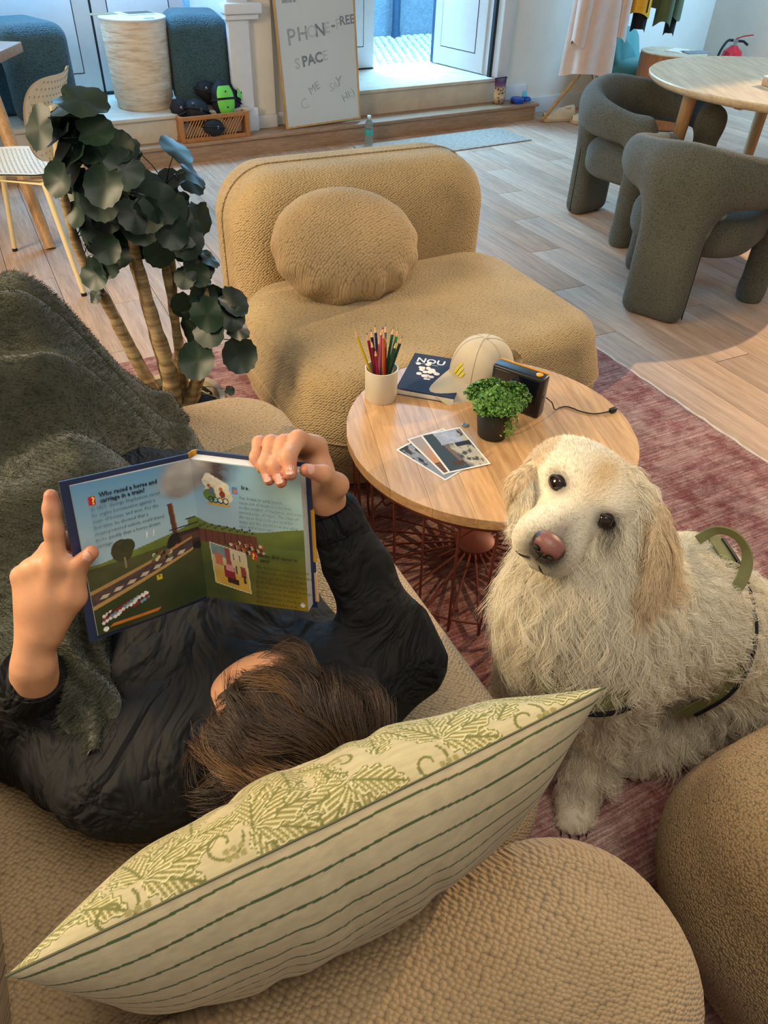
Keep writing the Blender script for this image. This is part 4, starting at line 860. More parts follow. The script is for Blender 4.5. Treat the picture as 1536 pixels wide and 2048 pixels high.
MB().box(2.87, 4.17, 4.50, 4.90, 0.001, 0.009, 0.003).build('weave', 'mat_weave', mt)
# treat pouch standing on the step
t = NT('pouch'); v = t.coord(); sep = t.n('ShaderNodeSeparateXYZ'); t.l(v, sep.inputs[0]); r1 = t.ramp(sep.outputs[2], [(0.0, lin('#6A4A30')), (0.05, lin('#D9C29E')), (0.10, lin('#D2B48C')), (0.13, lin('#6E4A7A')), (0.16, lin('#4A3040'))]); nn = t.noise(v, 55, 3); t.col(t.mix(t.ramp(nn, [(0.55, (0, 0, 0, 1)), (0.6, (1, 1, 1, 1))]), r1, lin('#5A3420'))); M['pouch'] = t.set(0.35, 0, 0.4)
po = thing('treat_pouch', 'brown and purple printed treat pouch standing on the step by the door', 'pouch', W(4.33, 5.12, 0.121), WA + 0.1)
def pch(s, q): th = 2 * pi * s; w = 0.056 + 0.012 * (q - .3); d = 0.035 * (1 - q) ** 0.7 + 0.001; return (w * cos(th), d * sin(th) * (1 if abs(cos(th)) < .99 else .5), 0.175 * q)
MB().grid(pch, 33, 14).build('bag', 'pouch', po); MB().box(-0.066, 0.066, -0.0015, 0.0015, 0.168, 0.182).build('top_seal', plain('pouch_top', '#4A2E50', 0.4), po)
for k, (s_, z_) in enumerate((('Pets', 0.088), ('treats', 0.070))): text(s_, 0.022, 'crate_dark', po, Matrix.Translation((-0.03, -0.035 * (1 - z_ / .175) ** .7 - 0.0035, z_)) @ Matrix.Rotation(pi / 2, 4, 'X'), 'printed_word')
plain('leash_blue', '#1D4FB8', 0.45); plain('bag_cyan', '#5CC6E0', 0.4)
ls = thing('retractable_leash', 'bright blue retractable dog leash lying on the end of the step', 'leash', W(4.52, 5.08, 0.121), WA)
MB().lathe([(0.05, 0.0), (0.055, 0.008), (0.055, 0.028), (0.048, 0.036)], 28).build('case', 'leash_blue', ls, (-0.03, 0, 0)); MB().tube([(0.02, -0.03, 0.02), (0.07, -0.035, 0.02), (0.095, 0.0, 0.02), (0.07, 0.035, 0.02), (0.02, 0.03, 0.02)], 0.011, 8).build('grip', 'leash_blue', ls)
MB().tube([(-0.085, 0, 0.012), (-0.1, -0.01, 0.01), (-0.09, -0.03, 0.01)], 0.006, 6).build('hook', 'pad_black', ls)
bgd = thing('bag_dispenser', 'small light blue waste bag dispenser on the blue leash', 'dispenser', W(4.56, 5.08, 0.155), WA); MB().lathe([(0.014, 0.0), (0.02, 0.006), (0.02, 0.03), (0.012, 0.042), (0.003, 0.045)], 16).build('body', 'bag_cyan', bgd); MB().lathe([(0.016, -0.002), (0.016, 0.004)], 16).build('collar', 'leash_blue', bgd)

# coats on a stand -----------------------------------------------------------------
plain('coat_pink', '#CDB3A4', 0.9, var=0.06, bump=(200, 0.2, 0.002)); plain('jacket_green', '#4C5A3C', 0.7, var=0.12, nscale=30, bump=(40, 0.3, 0.006)); plain('yellow_puffer', '#D8A01E', 0.55, var=0.08); plain('jersey_black', '#14151A', 0.9)
cs = thing('coat_stand', 'wooden coat stand mostly hidden by the hanging coats', 'coat stand', W(4.84, 4.70, 0))
for k in range(3): t_ = 2.9 + k * 2.094; MB().tube([(0, 0, 0.45), (0.30 * cos(t_), 0.30 * sin(t_), 0.012)], 0.014, 8).build('leg', 'ash_leg', cs)
MB().tube([(0, 0, 0.42), (0, 0, 1.75)], 0.017, 10).build('pole', 'ash_leg', cs)
for k in range(4): t_ = 0.4 + k * pi / 2; MB().tube([(0, 0, 1.62), (0.12 * cos(t_), 0.12 * sin(t_), 1.70)], 0.009, 8).build('hook', 'ash_leg', cs)
def cloth(w0, w1, d0, d1, z0, z1, folds, amp, ph=0.0, n=72):
    def fn(s, q):
        th = 2 * pi * s; w = w0 + (w1 - w0) * q; d = d0 + (d1 - d0) * q; f = 1 + amp * (0.3 + q) * sin(folds * th + ph + 1.2 * q); z = z0 + (z1 - z0) * q
        return (w * f * cos(th), d * f * sin(th), z + (0.02 * sin(2 * th + ph) if q > .98 else 0))
    return MB().grid(fn, n + 1, 26)
pc = thing('long_coat', 'long pale pink wool coat hanging on the coat stand', 'coat', W(4.66, 4.55, 0), WA); cloth(0.16, 0.20, 0.11, 0.15, 1.5, 0.40, 5, 0.10).build('body', 'coat_pink', pc)
cloth(0.055, 0.07, 0.05, 0.06, 1.42, 0.62, 3, 0.08).build('sleeve', 'coat_pink', pc, (0.15, -0.09, 0)); cloth(0.055, 0.07, 0.05, 0.06, 1.42, 0.60, 3, 0.08, 2).build('sleeve', 'coat_pink', pc, (-0.17, -0.05, 0))
gj = thing('green_jacket', 'olive green jacket with black cuffs hanging beside the pink coat', 'jacket', W(5.20, 4.56, 0), WA)
cloth(0.15, 0.17, 0.09, 0.12, 1.5, 0.78, 4, 0.06).build('body', 'jacket_green', gj); cloth(0.06, 0.065, 0.055, 0.06, 1.4, 0.70, 3, 0.06).build('sleeve', 'jacket_green', gj, (0.02, -0.13, 0)); cloth(0.06, 0.065, 0.055, 0.06, 1.4, 0.72, 3, 0.06, 1).build('sleeve', 'jacket_green', gj, (0.23, -0.03, 0)); cloth(0.045, 0.04, 0.042, 0.04, 0.74, 0.62, 2, 0.05).build('cuff', 'jersey_black', gj, (0.23, -0.03, 0))
yj = thing('yellow_vest', 'mustard yellow puffer between the pink coat and the green jacket', 'jacket', W(4.98, 4.47, 0), WA); cloth(0.09, 0.10, 0.07, 0.08, 1.45, 0.76, 3, 0.05).build('body', 'yellow_puffer', yj); MB().tube([(0.0, -0.085, z) for z in np.linspace(0.78, 1.3, 5)], 0.004, 6).build('zip', 'jersey_black', yj); cloth(0.06, 0.055, 0.05, 0.05, 0.79, 0.67, 3, 0.06).build('hem', 'jersey_black', yj, (0.04, 0.0, 0))
# sneakers ------------------------------------------------------------------
plain('sneaker_cream', '#D3C6AE', 0.75, var=0.1); plain('sneaker_sole', '#BDA98C', 0.7); plain('trouser_dark', '#22222A', 0.9)
def sneaker(loc, rz, label):
    r = thing('sneaker', label, 'shoe', loc, rz, 'cream sneakers under the coat')
    def up(s, q):
        x = -0.13 + 0.26 * s; th = pi * q; h = 0.085 - 0.05 * s ** 1.5 + 0.02 * max(0, 0.35 - s); w = 0.042 + 0.008 * sin(pi * s) - 0.03 * max(0, s - .85) / .15; return (x, -w * cos(th), 0.022 + h * sin(th) ** 0.8)
    MB().grid(up, 22, 15).build('upper', 'sneaker_cream', r); MB().slab(0.138, 0.05, 0.0, 0.026, 0.045, 0.008).build('sole', 'sneaker_sole', r)
    for k in range(5): x = 0.0 + 0.022 * k; MB().tube([(x, -0.035, 0.06 - .004 * k), (x + .005, 0, 0.098 - 0.007 * k), (x, 0.035, 0.06 - .004 * k)], 0.0035, 5).build('lace', 'paper_white', r)
    MB().lathe([(0.033, 0.0), (0.036, 0.012)], 18, capb=False, capt=False).build('collar', 'sneaker_sole', r, (-0.075, 0, 0.088))
sneaker(W(4.78, 4.90, 0), WA + pi - 0.25, 'cream lace up sneaker lying nearest the step under the pink coat'); sneaker(W(4.94, 4.72, 0), WA + pi - 0.5, 'cream lace up sneaker half hidden behind the green chair')
# teal pouf and cushion
plain('velvet_teal', '#4E8E8C', 0.7, var=0.08, Sheen_Weight=0.3)
tp = thing('teal_pouf', 'low teal velvet pouf behind the green chairs', 'pouf', W(5.62, 4.94, 0)); MB().slab(0.30, 0.24, 0.01, 0.40, 0.2, 0.08, 0.02).build('seat', 'velvet_teal', tp); MB().tube(loopc(0.3, 0.24, 0.2, 0.2), 0.004, 6, True).build('piping', 'velvet_teal', tp)
tcs = MB().slab(0.16, 0.16, 0, 0.13, 0.1, 0.06, 0.03).build('teal_cushion', 'velvet_teal', None, W(5.46, 5.04, 0.43)); tcs.rotation_euler = (radians(70), 0, WA); tag(tcs, 'teal cushion propped up on the teal pouf behind the coats', 'cushion')
# side table, papers, extinguisher ------------------------------------------------
wood('red_wood', '#A8754F', '#8A5A3A', (8, 8, 1.5), 0.5, rnd=False)
stb = thing('side_table', 'round drum side table in reddish wood near the blue lit wall', 'table', W(5.46, 4.46, 0)); MB().lathe([(0.24, 0.005), (0.245, 0.01), (0.245, 0.49), (0.24, 0.50)], 48).build('drum', 'red_wood', stb); MB().lathe([(0.244, 0.5), (0.246, 0.503), (0.244, 0.508)], 48).build('table_top', 'ash_top', stb)
for (du, dn, rz, lab, mm) in ((0.06, 0.02, 0.3, 'white paper sheet lying open on the drum side table', 'paper_white'), (0.13, -0.09, -0.2, 'folded leaflet at the front of the drum side table', 'grey_card')):
    pp_ = MB().box(-0.10, 0.10, -0.06, 0.06, 0, 0.004).build('leaflet', mm, None, W(5.46 + du, 4.46 + dn, 0.5085), WA + rz); tag(pp_, lab, 'leaflet')
plain('ext_red', '#C01828', 0.3, var=0.03, spec=0.6); plain('chrome', '#C8CCD0', 0.2, 0.9)
fe = thing('fire_extinguisher', 'red fire extinguisher with black hose against the right wall', 'fire extinguisher', W(6.85, 4.95, 0.0)); MB().lathe([(0.085, 0.0), (0.09, 0.01), (0.09, 0.33), (0.08, 0.375), (0.04, 0.405), (0.025, 0.42)], 32).build('cylinder', 'ext_red', fe)
MB().lathe([(0.022, 0.415), (0.022, 0.45), (0.028, 0.452), (0.028, 0.468)], 16).build('valve', 'chrome', fe); MB().tube([(0, 0, 0.47), (0.05, -0.03, 0.495), (0.12, -0.06, 0.51)], 0.011, 8, sq=.5).build('lever', 'ext_red', fe); MB().tube([(0, 0, 0.455), (0.06, -0.03, 0.455), (0.10, -0.05, 0.43)], 0.010, 8).build('handle', 'pad_black', fe)
MB().tube(smooth_path([(-0.02, 0.01, 0.455), (-0.07, 0.0, 0.45), (-0.12, -0.03, 0.38), (-0.145, -0.05, 0.28), (-0.15, -0.05, 0.15)], 6), 0.011, 8).build('hose', 'pad_black', fe)
# box on dining table
bxo = thing('pale_box', 'pale wooden block box on the dining table at the right edge', 'box', (1.74, 4.02, 0.741), 0.35); MB().box(-0.02, 0.20, -0.06, 0.06, 0, 0.035, 0.003).build('body', 'ash_leg', bxo); MB().box(-0.018, 0.198, -0.058, 0.058, 0.035, 0.04).build('lid', 'paper_white', bxo)

# ================================================================== beige chair and table at left
plain('chair_cream', '#DCD0B4', 0.5, var=0.03); plain('chair_metal', '#E0CFA0', 0.4, var=0.03); plain('hole', '#9A8F7C', 0.9)
bc = thing('perforated_chair', 'cream chair with perforated shell at the left table', 'chair', (-1.585, 3.31, 0), 0)
# local: faces -x ; rear legs at +x
for (sx, sy) in ((1, -1), (1, 1), (-1, -1), (-1, 1)):
    top = (0.17 * sx, 0.19 * sy, 0.455); bot = (0.245 * sx, 0.235 * sy, 0.012)
    MB().tube([bot, top], [0.011, 0.0125], 12).build('leg', 'chair_metal', bc); MB().lathe([(0.012, 0), (0.012, 0.014)], 12).build('glide', 'pad_black', bc, (bot[0], bot[1], 0))
MB().tube([(-0.17, -0.19, 0.452), (0.17, -0.19, 0.452), (0.17, 0.19, 0.452), (-0.17, 0.19, 0.452)], 0.0115, 10, True).build('seat_frame', 'chair_metal', bc)
for sy in (-1, 1):
    MB().tube(smooth_path([(0.165, 0.12 * sy, 0.452), (0.205, 0.12 * sy, 0.50), (0.225, 0.12 * sy, 0.60), (0.235, 0.12 * sy, 0.68)], 5), 0.011, 10).build('back_support', 'chair_metal', bc)
    MB().box(0.232, 0.252, 0.12 * sy - 0.026, 0.12 * sy + 0.026, 0.60, 0.72, 0.009).build('back_bracket', 'chair_metal', bc)
def seatf(s, q, off=0.0):
    x = -0.235 + 0.45 * s; y = -0.225 + 0.45 * q; yy = y * (1 - 0.12 * s); e = 0.015 * ((2 * q - 1) ** 4) ; return (x, yy, 0.472 + off + 0.012 * (2 * q - 1) ** 2 - 0.02 * (1 - s) ** 4 * 1.2 + 0.03 * max(0, s - .85) / .15 * .3 + e * 0)
MB().grid(lambda s, q: seatf(s, q), 24, 24).grid(lambda s, q: seatf(s, q, -0.007), 24, 24).build('seat', 'chair_cream', bc)
def backf(s, q, off=0.0):
    y = (2 * s - 1); z = 2 * q - 1
    k = (abs(y) ** 3.2 + abs(z) ** 3.2); f = 1.0 / max(1.0, k) ** (1 / 3.2); y *= f; z *= f
    return (0.222 + off + 0.055 * (0.0 - y * y) + 0.045 * z * (0.5 + 0.5 * z) + 0.0, 0.215 * y, 0.665 + 0.145 * z + 0.035 * y * y * z)
MB().grid(lambda s, q: backf(s, q), 28, 22).grid(lambda s, q: backf(s, q, -0.007), 28, 22).build('backrest', 'chair_cream', bc)
hm = MB().lathe([(0.0042, 0), (0.0042, 0.0006)], 8).mesh('perforation'); hm.materials.append(M['hole'])
def joined_holes(name, pts, parent):
    b = MB()
    for p, n in pts:
        m = Matrix.Translation(p) @ Vector(n).to_track_quat('Z', 'Y').to_matrix().to_4x4(); b.lathe([(0.0040, 0.0), (0.0040, 0.0006)], 6, mat=m)
    o = b.build(name, 'hole', parent, smooth=False); o['kind'] = 'stuff'
pts = []
for i in range(1, 20):
    for j in range(1, 13):
        s, q = i / 20 + (0.025 if j % 2 else 0), j / 13
        if ((2 * s - 1) ** 4 + (2 * q - 1) ** 4) < 0.75:
            p = backf(s, q); pts.append(((p[0] + 0.0004, p[1], p[2]), (1, 0, -0.2)))
joined_holes('back_perforations', pts, bc)
pts = []
for i in range(2, 22):
    for j in range(2, 22):
        s, q = i / 23 + (0.02 if j % 2 else 0), j / 23
        p = seatf(s, q); pts.append(((p[0], p[1], p[2] + 0.0002), (0, 0, 1)))
joined_holes('seat_perforations', pts, bc)
wood('walnut', '#A98468', '#8C6850', (1.5, 14, 14), 0.5, rnd=False)
lt = thing('work_table', 'wooden table at the left edge with a slanted leg', 'table', (-1.93, 3.86, 0), 0)
MB().box(-0.55, 0.02, 0.0, 0.55, 0.70, 0.745, 0.004).build('table_top', 'walnut', lt, (0, 0, 0), 0.05); MB().box(-0.52, -0.02, 0.03, 0.06, 0.62, 0.70).build('apron', 'walnut', lt, (0, 0, 0), 0.05)
MB().tube([(0.255, -0.27, 0.0), (0.00, 0.05, 0.70)], [0.026, 0.035], 14).build('leg', 'ash_leg', lt)
# ================================================================== dog
D_ex = np.array([0.7917, -0.4839, -0.3729]); D_f = np.array([-0.5111, -0.859, 0.0295]); D_u = np.array([0.3346, -0.1673, 0.9274])
D_o = np.array([0.2953 + 0.0084, 0.8846 + 0.009, 0.6965 + 0.011]); D_R = np.stack([D_ex, D_f, D_u], 1)
def H(x, f, u): return D_o + D_ex * x + D_f * f + D_u * u
def dog_body():
    s = SDF((0.12, 0.62, -0.01), (1.00, 1.32, 0.72), 0.009)
    s.put(s.ell((0.345, 0.885, 0.43), (0.115, 0.11, 0.16)))                                   # chest
    s.put(s.ell((0.30, 0.87, 0.50), (0.085, 0.075, 0.11)), 0.08)                                # fore chest
    s.put(s.cone((0.375, 0.925, 0.50), (0.345, 0.93, 0.64), 0.105, 0.085), 0.08)                 # neck
    s.put(s.cone((0.40, 0.92, 0.42), (0.56, 0.985, 0.38), 0.125, 0.125), 0.08)                   # rib cage
    s.put(s.cone((0.56, 0.985, 0.35), (0.73, 1.03, 0.22), 0.125, 0.145), 0.08)                   # loin, rump
    s.put(s.ell((0.655, 0.945, 0.15), (0.135, 0.075, 0.13)), 0.07)                              # near thigh
    s.put(s.ell((0.70, 1.12, 0.15), (0.13, 0.07, 0.12)), 0.07)
    s.chain([(0.60, 0.90, 0.10), (0.545, 0.885, 0.045), (0.50, 0.88, 0.035)], [0.055, 0.04, 0.032], 0.04)
    s.chain([(0.66, 1.16, 0.10), (0.58, 1.17, 0.045), (0.52, 1.16, 0.035)], [0.055, 0.04, 0.032], 0.04)
    s.chain([(0.425, 0.86, 0.36), (0.435, 0.85, 0.22), (0.415, 0.81, 0.09), (0.405, 0.79, 0.04)], [0.075, 0.048, 0.034, 0.033], 0.06)   # near foreleg
    s.put(s.ell((0.395, 0.765, 0.032), (0.036, 0.045, 0.03)), 0.03)
    for k, dx in enumerate((-0.024, -0.008, 0.009, 0.025)): s.put(s.ell((0.390 + dx, 0.735 + abs(k - 1.5) * 0.006, 0.022), (0.0105, 0.02, 0.018)), 0.008)
    s.chain([(0.31, 0.93, 0.36), (0.29, 0.93, 0.2), (0.275, 0.90, 0.06)], [0.07, 0.045, 0.034], 0.06)
    s.put(s.ell((0.265, 0.875, 0.032), (0.036, 0.045, 0.03)), 0.03)
    s.chain([(0.80, 1.07, 0.12), (0.90, 1.12, 0.06), (0.97, 1.15, 0.04)], [0.06, 0.045, 0.03], 0.05)                 # tail
    return s.nets()
def dog_head():
    s = SDF((0.10, 0.70, 0.50), (0.50, 1.05, 0.83), 0.0048)
    def e(c, r, k=0.03): s.put(s.ell(H(*c), r, D_R), k)
    e((0, -0.054, -0.026), (0.083, 0.062, 0.050)); e((0, -0.030, 0.002), (0.057, 0.040, 0.034), 0.04)
    s.put(s.cone(H(0, 0.005, -0.020), H(0, 0.098, -0.030), 0.038, 0.030), 0.040)
    for g in (-1, 1):
        e((g * 0.027, 0.076, -0.056), (0.027, 0.042, 0.036), 0.03); e((g * 0.056, -0.040, -0.038), (0.038, 0.050, 0.044), 0.05); e((g * 0.036, -0.010, 0.014), (0.018, 0.014, 0.010), 0.03)
    e((0, 0.064, -0.086), (0.024, 0.040, 0.016), 0.02)
    e((0, -0.08, -0.07), (0.075, 0.08, 0.07), 0.06)
    return s.nets()
def dog_ears():
    s = SDF((0.14, 0.74, 0.48), (0.52, 1.02, 0.80), 0.006)
    def flap(pts, w, th, nrm):
        n = unit(np.array(nrm))
        for i in range(len(pts) - 1):
            p, q = np.array(pts[i], float), np.array(pts[i + 1], float); ax = unit(q - p); sd = unit(np.cross(n, ax)); nn = np.cross(ax, sd); R = np.stack([sd, ax, nn], 1); L = np.linalg.norm(q - p)
            s.put(s.ell((p + q) / 2, (w[i], L * 0.78, th), R), 0.02)
    flap([H(0.088, -0.055, -0.018), (0.428, 0.895, 0.662), (0.430, 0.855, 0.618), (0.408, 0.812, 0.566)], [0.030, 0.044, 0.036], 0.012, (0.75, -0.55, 0.35))
    flap([H(-0.086, -0.055, -0.018), (0.207, 0.925, 0.700), (0.216, 0.895, 0.650)], [0.022, 0.027], 0.012, (-0.85, -0.35, 0.3))
    return s.nets()
attrmat('dog_skin', 0.8, 0.2); attrmat('fur', 0.62, 0.25); plain('dog_nose', '#8A5A50', 0.45, var=0.25, nscale=60, bump=(220, 0.4, 0.002)); plain('dog_nose_rim', '#2E2422', 0.5); plain('dog_eye', '#1E0F08', 0.06, spec=0.7, var=0.3, nscale=60); plain('dog_lid', '#1E1614', 0.5); plain('claw', '#2A221C', 0.4)
dog = thing('dog', 'cream golden retriever sitting by the coffee table looking up at the camera', 'dog', (0, 0, 0))
parts = [dog_body(), dog_head(), dog_ears()]
parts = [(relax(V, Q, 2), Q) for V, Q in parts]
off = 0; AV = []; AQ = []
for V, Q in parts: AV.append(V); AQ.append(Q + off); off += len(V)
AV = np.concatenate(AV); AQ = np.concatenate(AQ)
cream = hexl('#F3E8CE'); gold = hexl('#D4AC72'); pale = hexl('#F6EFE2')
def hl(P):
    d = P - D_o; return d @ D_ex, d @ D_f, d @ D_u
def furcol(P):
    x, f, u = hl(P); c = np.tile(cream, (len(P), 1))
    on = (np.abs(x) < 0.11) & (f > -0.13) & (u > -0.1) & (u < 0.09)
    g = np.exp(-(x / 0.022) ** 2) * np.exp(-((f + 0.02) / 0.05) ** 2) * (u > 0); c = lerp(c, np.tile(gold, (len(P), 1)), 0.75 * g)
    g = on * (f > 0.02) * np.exp(-(((f - 0.128) / 0.030) ** 2 + (x / 0.032) ** 2 + ((u + 0.03) / .035) ** 2)); c = lerp(c, np.tile(hexl('#3A2E2A'), (len(P), 1)), 0.9 * np.clip(1.5 * g, 0, 1))           # dark around nose
    g = on * (f > 0.03) * np.exp(-(((f - 0.100) / 0.035) ** 2 + (x / 0.016) ** 2 + ((u + 0.005) / .03) ** 2)); c = lerp(c, np.tile(hexl('#7E7068'), (len(P), 1)), 0.75 * g)
    for sg in (-1, 1):
        d2 = (((x - sg * 0.038) / 0.025) ** 2 + ((f - 0.004) / 0.036) ** 2 + ((u - 0.000) / 0.018) ** 2); c = lerp(c, np.tile(hexl('#2A1E1A'), (len(P), 1)), 0.97 * np.exp(-d2 ** 2))
    ear = ((P[:, 0] > 0.385) & (P[:, 2] > 0.55) & (P[:, 1] < 0.93) & (np.abs(x) > 0.085)) | ((x < -0.08) & (P[:, 2] > 0.6))
    c = lerp(c, np.tile(gold, (len(P), 1)), 0.55 * ear); return c
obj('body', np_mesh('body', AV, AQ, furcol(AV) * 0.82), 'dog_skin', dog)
# fur -----------------------------------------------------------------
def comb(P, N, region):
    g = np.array([0, 0, -1.0]); back = unit(np.array([0.9, 0.25, -0.25]))
    if region == 'head':
        x, f, u = hl(P); d = -D_f[None] * 0.9 + D_u[None] * 0.15 + D_ex[None] * (np.sign(x) * np.clip(np.abs(x) / 0.05, 0, 1) * 0.6)[:, None]
        mz = np.clip((f - 0.02) / 0.05, 0, 1); d = d * (1 - 0.2 * mz[:, None]) + D_ex[None] * (np.sign(x) * 0.5 * mz)[:, None] - D_u[None] * (0.5 * np.clip(np.abs(x) / 0.03, 0, 1))[:, None]
    elif region == 'ear': d = np.tile(g, (len(P), 1)) + np.array([-0.15, -0.35, 0])
    else:
        t = np.clip((P[:, 0] - 0.36) / 0.2, 0, 1)[:, None]; d = (1 - t) * (g * 1.0 + np.array([0.1, -0.25, 0])) + t * (back * 0.9 + g * 0.55)
        leg = (P[:, 2] < 0.27)[:, None]; d = np.where(leg, g * 0.8 + np.array([0.35, 0.15, 0]), d)
    d = d - N * np.sum(d * N, 1, keepdims=True); return unit(d)
def fur(name, V, Q, n, region, L, rad, k, curl, lift, clump, seed, mask=None):
    rng = np.random.default_rng(seed); P, N = sample_surface(V, Q, n, rng)
    if mask is not None: m = mask(P); P, N = P[m], N[m]
    n = len(P); ln = L(P) * rng.uniform(0.7, 1.25, n); d = comb(P, N, region)
    # clumps share a wave phase and bend towards a common guide
    ng = max(8, n // clump); gi = rng.choice(n, ng, replace=False); cell = nearest(P, P[gi])
    gph = rng.uniform(0, 2 * pi, ng)[cell]; gamp = rng.uniform(0.4, 1.3, ng)[cell]; gd = unit(rng.normal(0, 1, (ng, 3)))[cell]; gl = rng.uniform(0.75, 1.25, ng)[cell]; ln = ln * gl
    side = np.cross(d, N); t = np.linspace(0, 1, k)[None, :, None]
    dirn = unit(d + gd * (0.35 if region != 'head' else 0.12) + rng.normal(0, 0.10, (n, 3)))
    base = P[:, None, :] + ln[:, None, None] * (t * dirn[:, None, :] + lift * N[:, None, :] * (t * (1 - 0.75 * t)) * 1.6 + np.array([0, 0, -0.25])[None, None, :] * t ** 2 * (1 if region != 'head' else 0))
    wv = np.sin(2 * pi * 1.1 * t + gph[:, None, None]) - np.sin(gph)[:, None, None]; base = base + (curl * gamp * ln)[:, None, None] * wv * side[:, None, :] * t
    gp = P[gi][cell] + 0; tgt = base - P[:, None, :] + gp[:, None, :]; base = base * (1 - 0.42 * t ** 1.5) + tgt * 0.42 * t ** 1.5
    base[..., 2] = np.maximum(base[..., 2], 0.016)
    o = hair(name, base, rad * rng.uniform(0.8, 1.2, n), 'fur', dog, 0.3)
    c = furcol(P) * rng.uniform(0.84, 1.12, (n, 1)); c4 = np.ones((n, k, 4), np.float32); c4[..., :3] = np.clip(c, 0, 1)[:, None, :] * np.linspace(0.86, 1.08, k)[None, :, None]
    at_ = o.data.attributes.new('Col', 'FLOAT_COLOR', 'POINT'); at_.data.foreach_set('color', c4.ravel()); return o
EYE = {}
for sg in (-1, 1):
    x_, f_, u_ = hl(parts[1][0]); m_ = (np.abs(x_ - sg * 0.043) < 0.004) & (np.abs(u_ + 0.002) < 0.004) & (f_ > -0.05); EYE[sg] = float(f_[m_].max()) - 0.0112
def body_len(P):
    l = np.full(len(P), 0.030); ch = np.exp(-(((P[:, 0] - 0.28) / 0.13) ** 2 + ((P[:, 2] - 0.46) / 0.16) ** 2)); l = l + 0.022 * ch; l = np.where(P[:, 2] < 0.20, 0.022, l); l = np.where(P[:, 2] < 0.07, 0.010, l)
    l = np.where((P[:, 0] > 0.42) & (P[:, 2] < 0.30) & (P[:, 2] > 0.1), 0.042, l); return l
headV, headQ = parts[1]
def head_mask(P):
    x, f, u = hl(P); eye = np.zeros(len(P), bool)
    for sg in (-1, 1): eye |= (((x - sg * 0.0415) / 0.0195) ** 2 + ((f - EYE[sg] - 0.006) / 0.024) ** 2 + ((u + 0.001) / 0.0145) ** 2) < 1.0
    nose = (((x) / 0.024) ** 2 + ((f - 0.136) / 0.018) ** 2 + ((u + 0.022) / 0.021) ** 2) < 1.0
    return ~(eye | nose)
def head_len(P): x, f, u = hl(P); return 0.0040 + 0.008 * np.clip((-f) / 0.1, 0, 1) + 0.006 * np.clip((np.abs(x) - .03) / 0.05, 0, 1) * np.clip((.04 - f) / .06, 0, 1)
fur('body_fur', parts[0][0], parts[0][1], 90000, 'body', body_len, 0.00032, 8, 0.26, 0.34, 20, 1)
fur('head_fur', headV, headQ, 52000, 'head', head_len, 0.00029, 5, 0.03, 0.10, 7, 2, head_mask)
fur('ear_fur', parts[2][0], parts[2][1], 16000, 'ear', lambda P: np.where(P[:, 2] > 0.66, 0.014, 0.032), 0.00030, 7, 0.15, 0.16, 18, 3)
# whiskers
rng = np.random.default_rng(8); wP = []
for i in range(26):
    sg = -1 if i % 2 else 1; r0 = H(sg * 0.030, 0.088 + 0.02 * rng.random(), -0.045 + 0.02 * rng.random()); d = unit(D_ex * sg * 0.9 + D_f * 0.1 - D_u * rng.uniform(-.2, .8)); L_ = rng.uniform(0.03, 0.07); wP.append([r0 + d * L_ * t - np.array([0, 0, .015]) * t * t for t in np.linspace(0, 1, 5)])
wh = hair('whiskers', np.array(wP), np.full(26, 0.0002), 'fur', dog, 0.3); c4 = np.ones((26 * 5, 4), np.float32); c4[:, :3] = pale; a_ = wh.data.attributes.new('Col', 'FLOAT_COLOR', 'POINT'); a_.data.foreach_set('color', c4.ravel())
# eyes, nose, mouth -----------------------------------------------------
for sg in (-1, 1):
    b = bmesh.new(); bmesh.ops.create_uvsphere(b, u_segments=24, v_segments=16, radius=0.0138); me = bpy.data.meshes.new('eye'); b.to_mesh(me); b.free(); me.shade_smooth(); e_ = obj('eye', me, 'dog_eye', dog, tuple(H(sg * 0.0430, EYE[sg], -0.001)))
    n_ = unit(D_f * 0.90 + D_ex * sg * 0.25 + D_u * 0.30); xx = unit(D_ex - n_ * (D_ex @ n_)); yy = np.cross(n_, xx); c0 = np.array(H(sg * 0.0430, EYE[sg], -0.001))
    MB().tube([c0 + n_ * (0.0075 - 0.002 * cos(2 * t)) + xx * 0.0142 * cos(t) + yy * (0.0094 if sin(t) > 0 else 0.0080) * sin(t) for t in np.linspace(0, 2 * pi, 25)[:-1]], 0.0024, 6, True).build('eyelid', 'dog_lid', dog)
s = SDF(tuple(np.array(H(0, 0.1280, -0.018)) - 0.042), tuple(np.array(H(0, 0.1280, -0.018)) + 0.042), 0.0022)
s.put(s.ell(H(0, 0.1260, -0.012), (0.0225, 0.017, 0.0135), D_R)); s.put(s.ell(H(0, 0.1300, -0.024), (0.0135, 0.012, 0.014), D_R), 0.012)
for sg in (-1, 1): s.put(s.ell(H(sg * 0.0145, 0.1270, -0.018), (0.010, 0.013, 0.011), D_R), 0.008); s.cut(s.ell(H(sg * 0.0105, 0.1430, -0.021), (0.0052, 0.009, 0.0042), D_R), 0.004)
s.cut(s.rbox(H(0, 0.1450, -0.030), (0.0009, 0.010, 0.012), 0.0005, D_R), 0.003)
V, Q = s.nets(); V = relax(V, Q, 1); x_, f_, u_ = hl(V); dk = np.clip((-0.019 - u_) / 0.006, 0, 1) + 1.3 * np.exp(-(((np.abs(x_) - 0.0115) / 0.007) ** 2 + ((u_ + 0.020) / 0.006) ** 2)) + np.clip((np.abs(x_) - 0.0185) / 0.004, 0, 1) + np.clip((0.120 - f_) / 0.006, 0, 1); ncol = lerp(np.tile(hexl('#84544A'), (len(V), 1)), np.tile(hexl('#241C1C'), (len(V), 1)), dk)
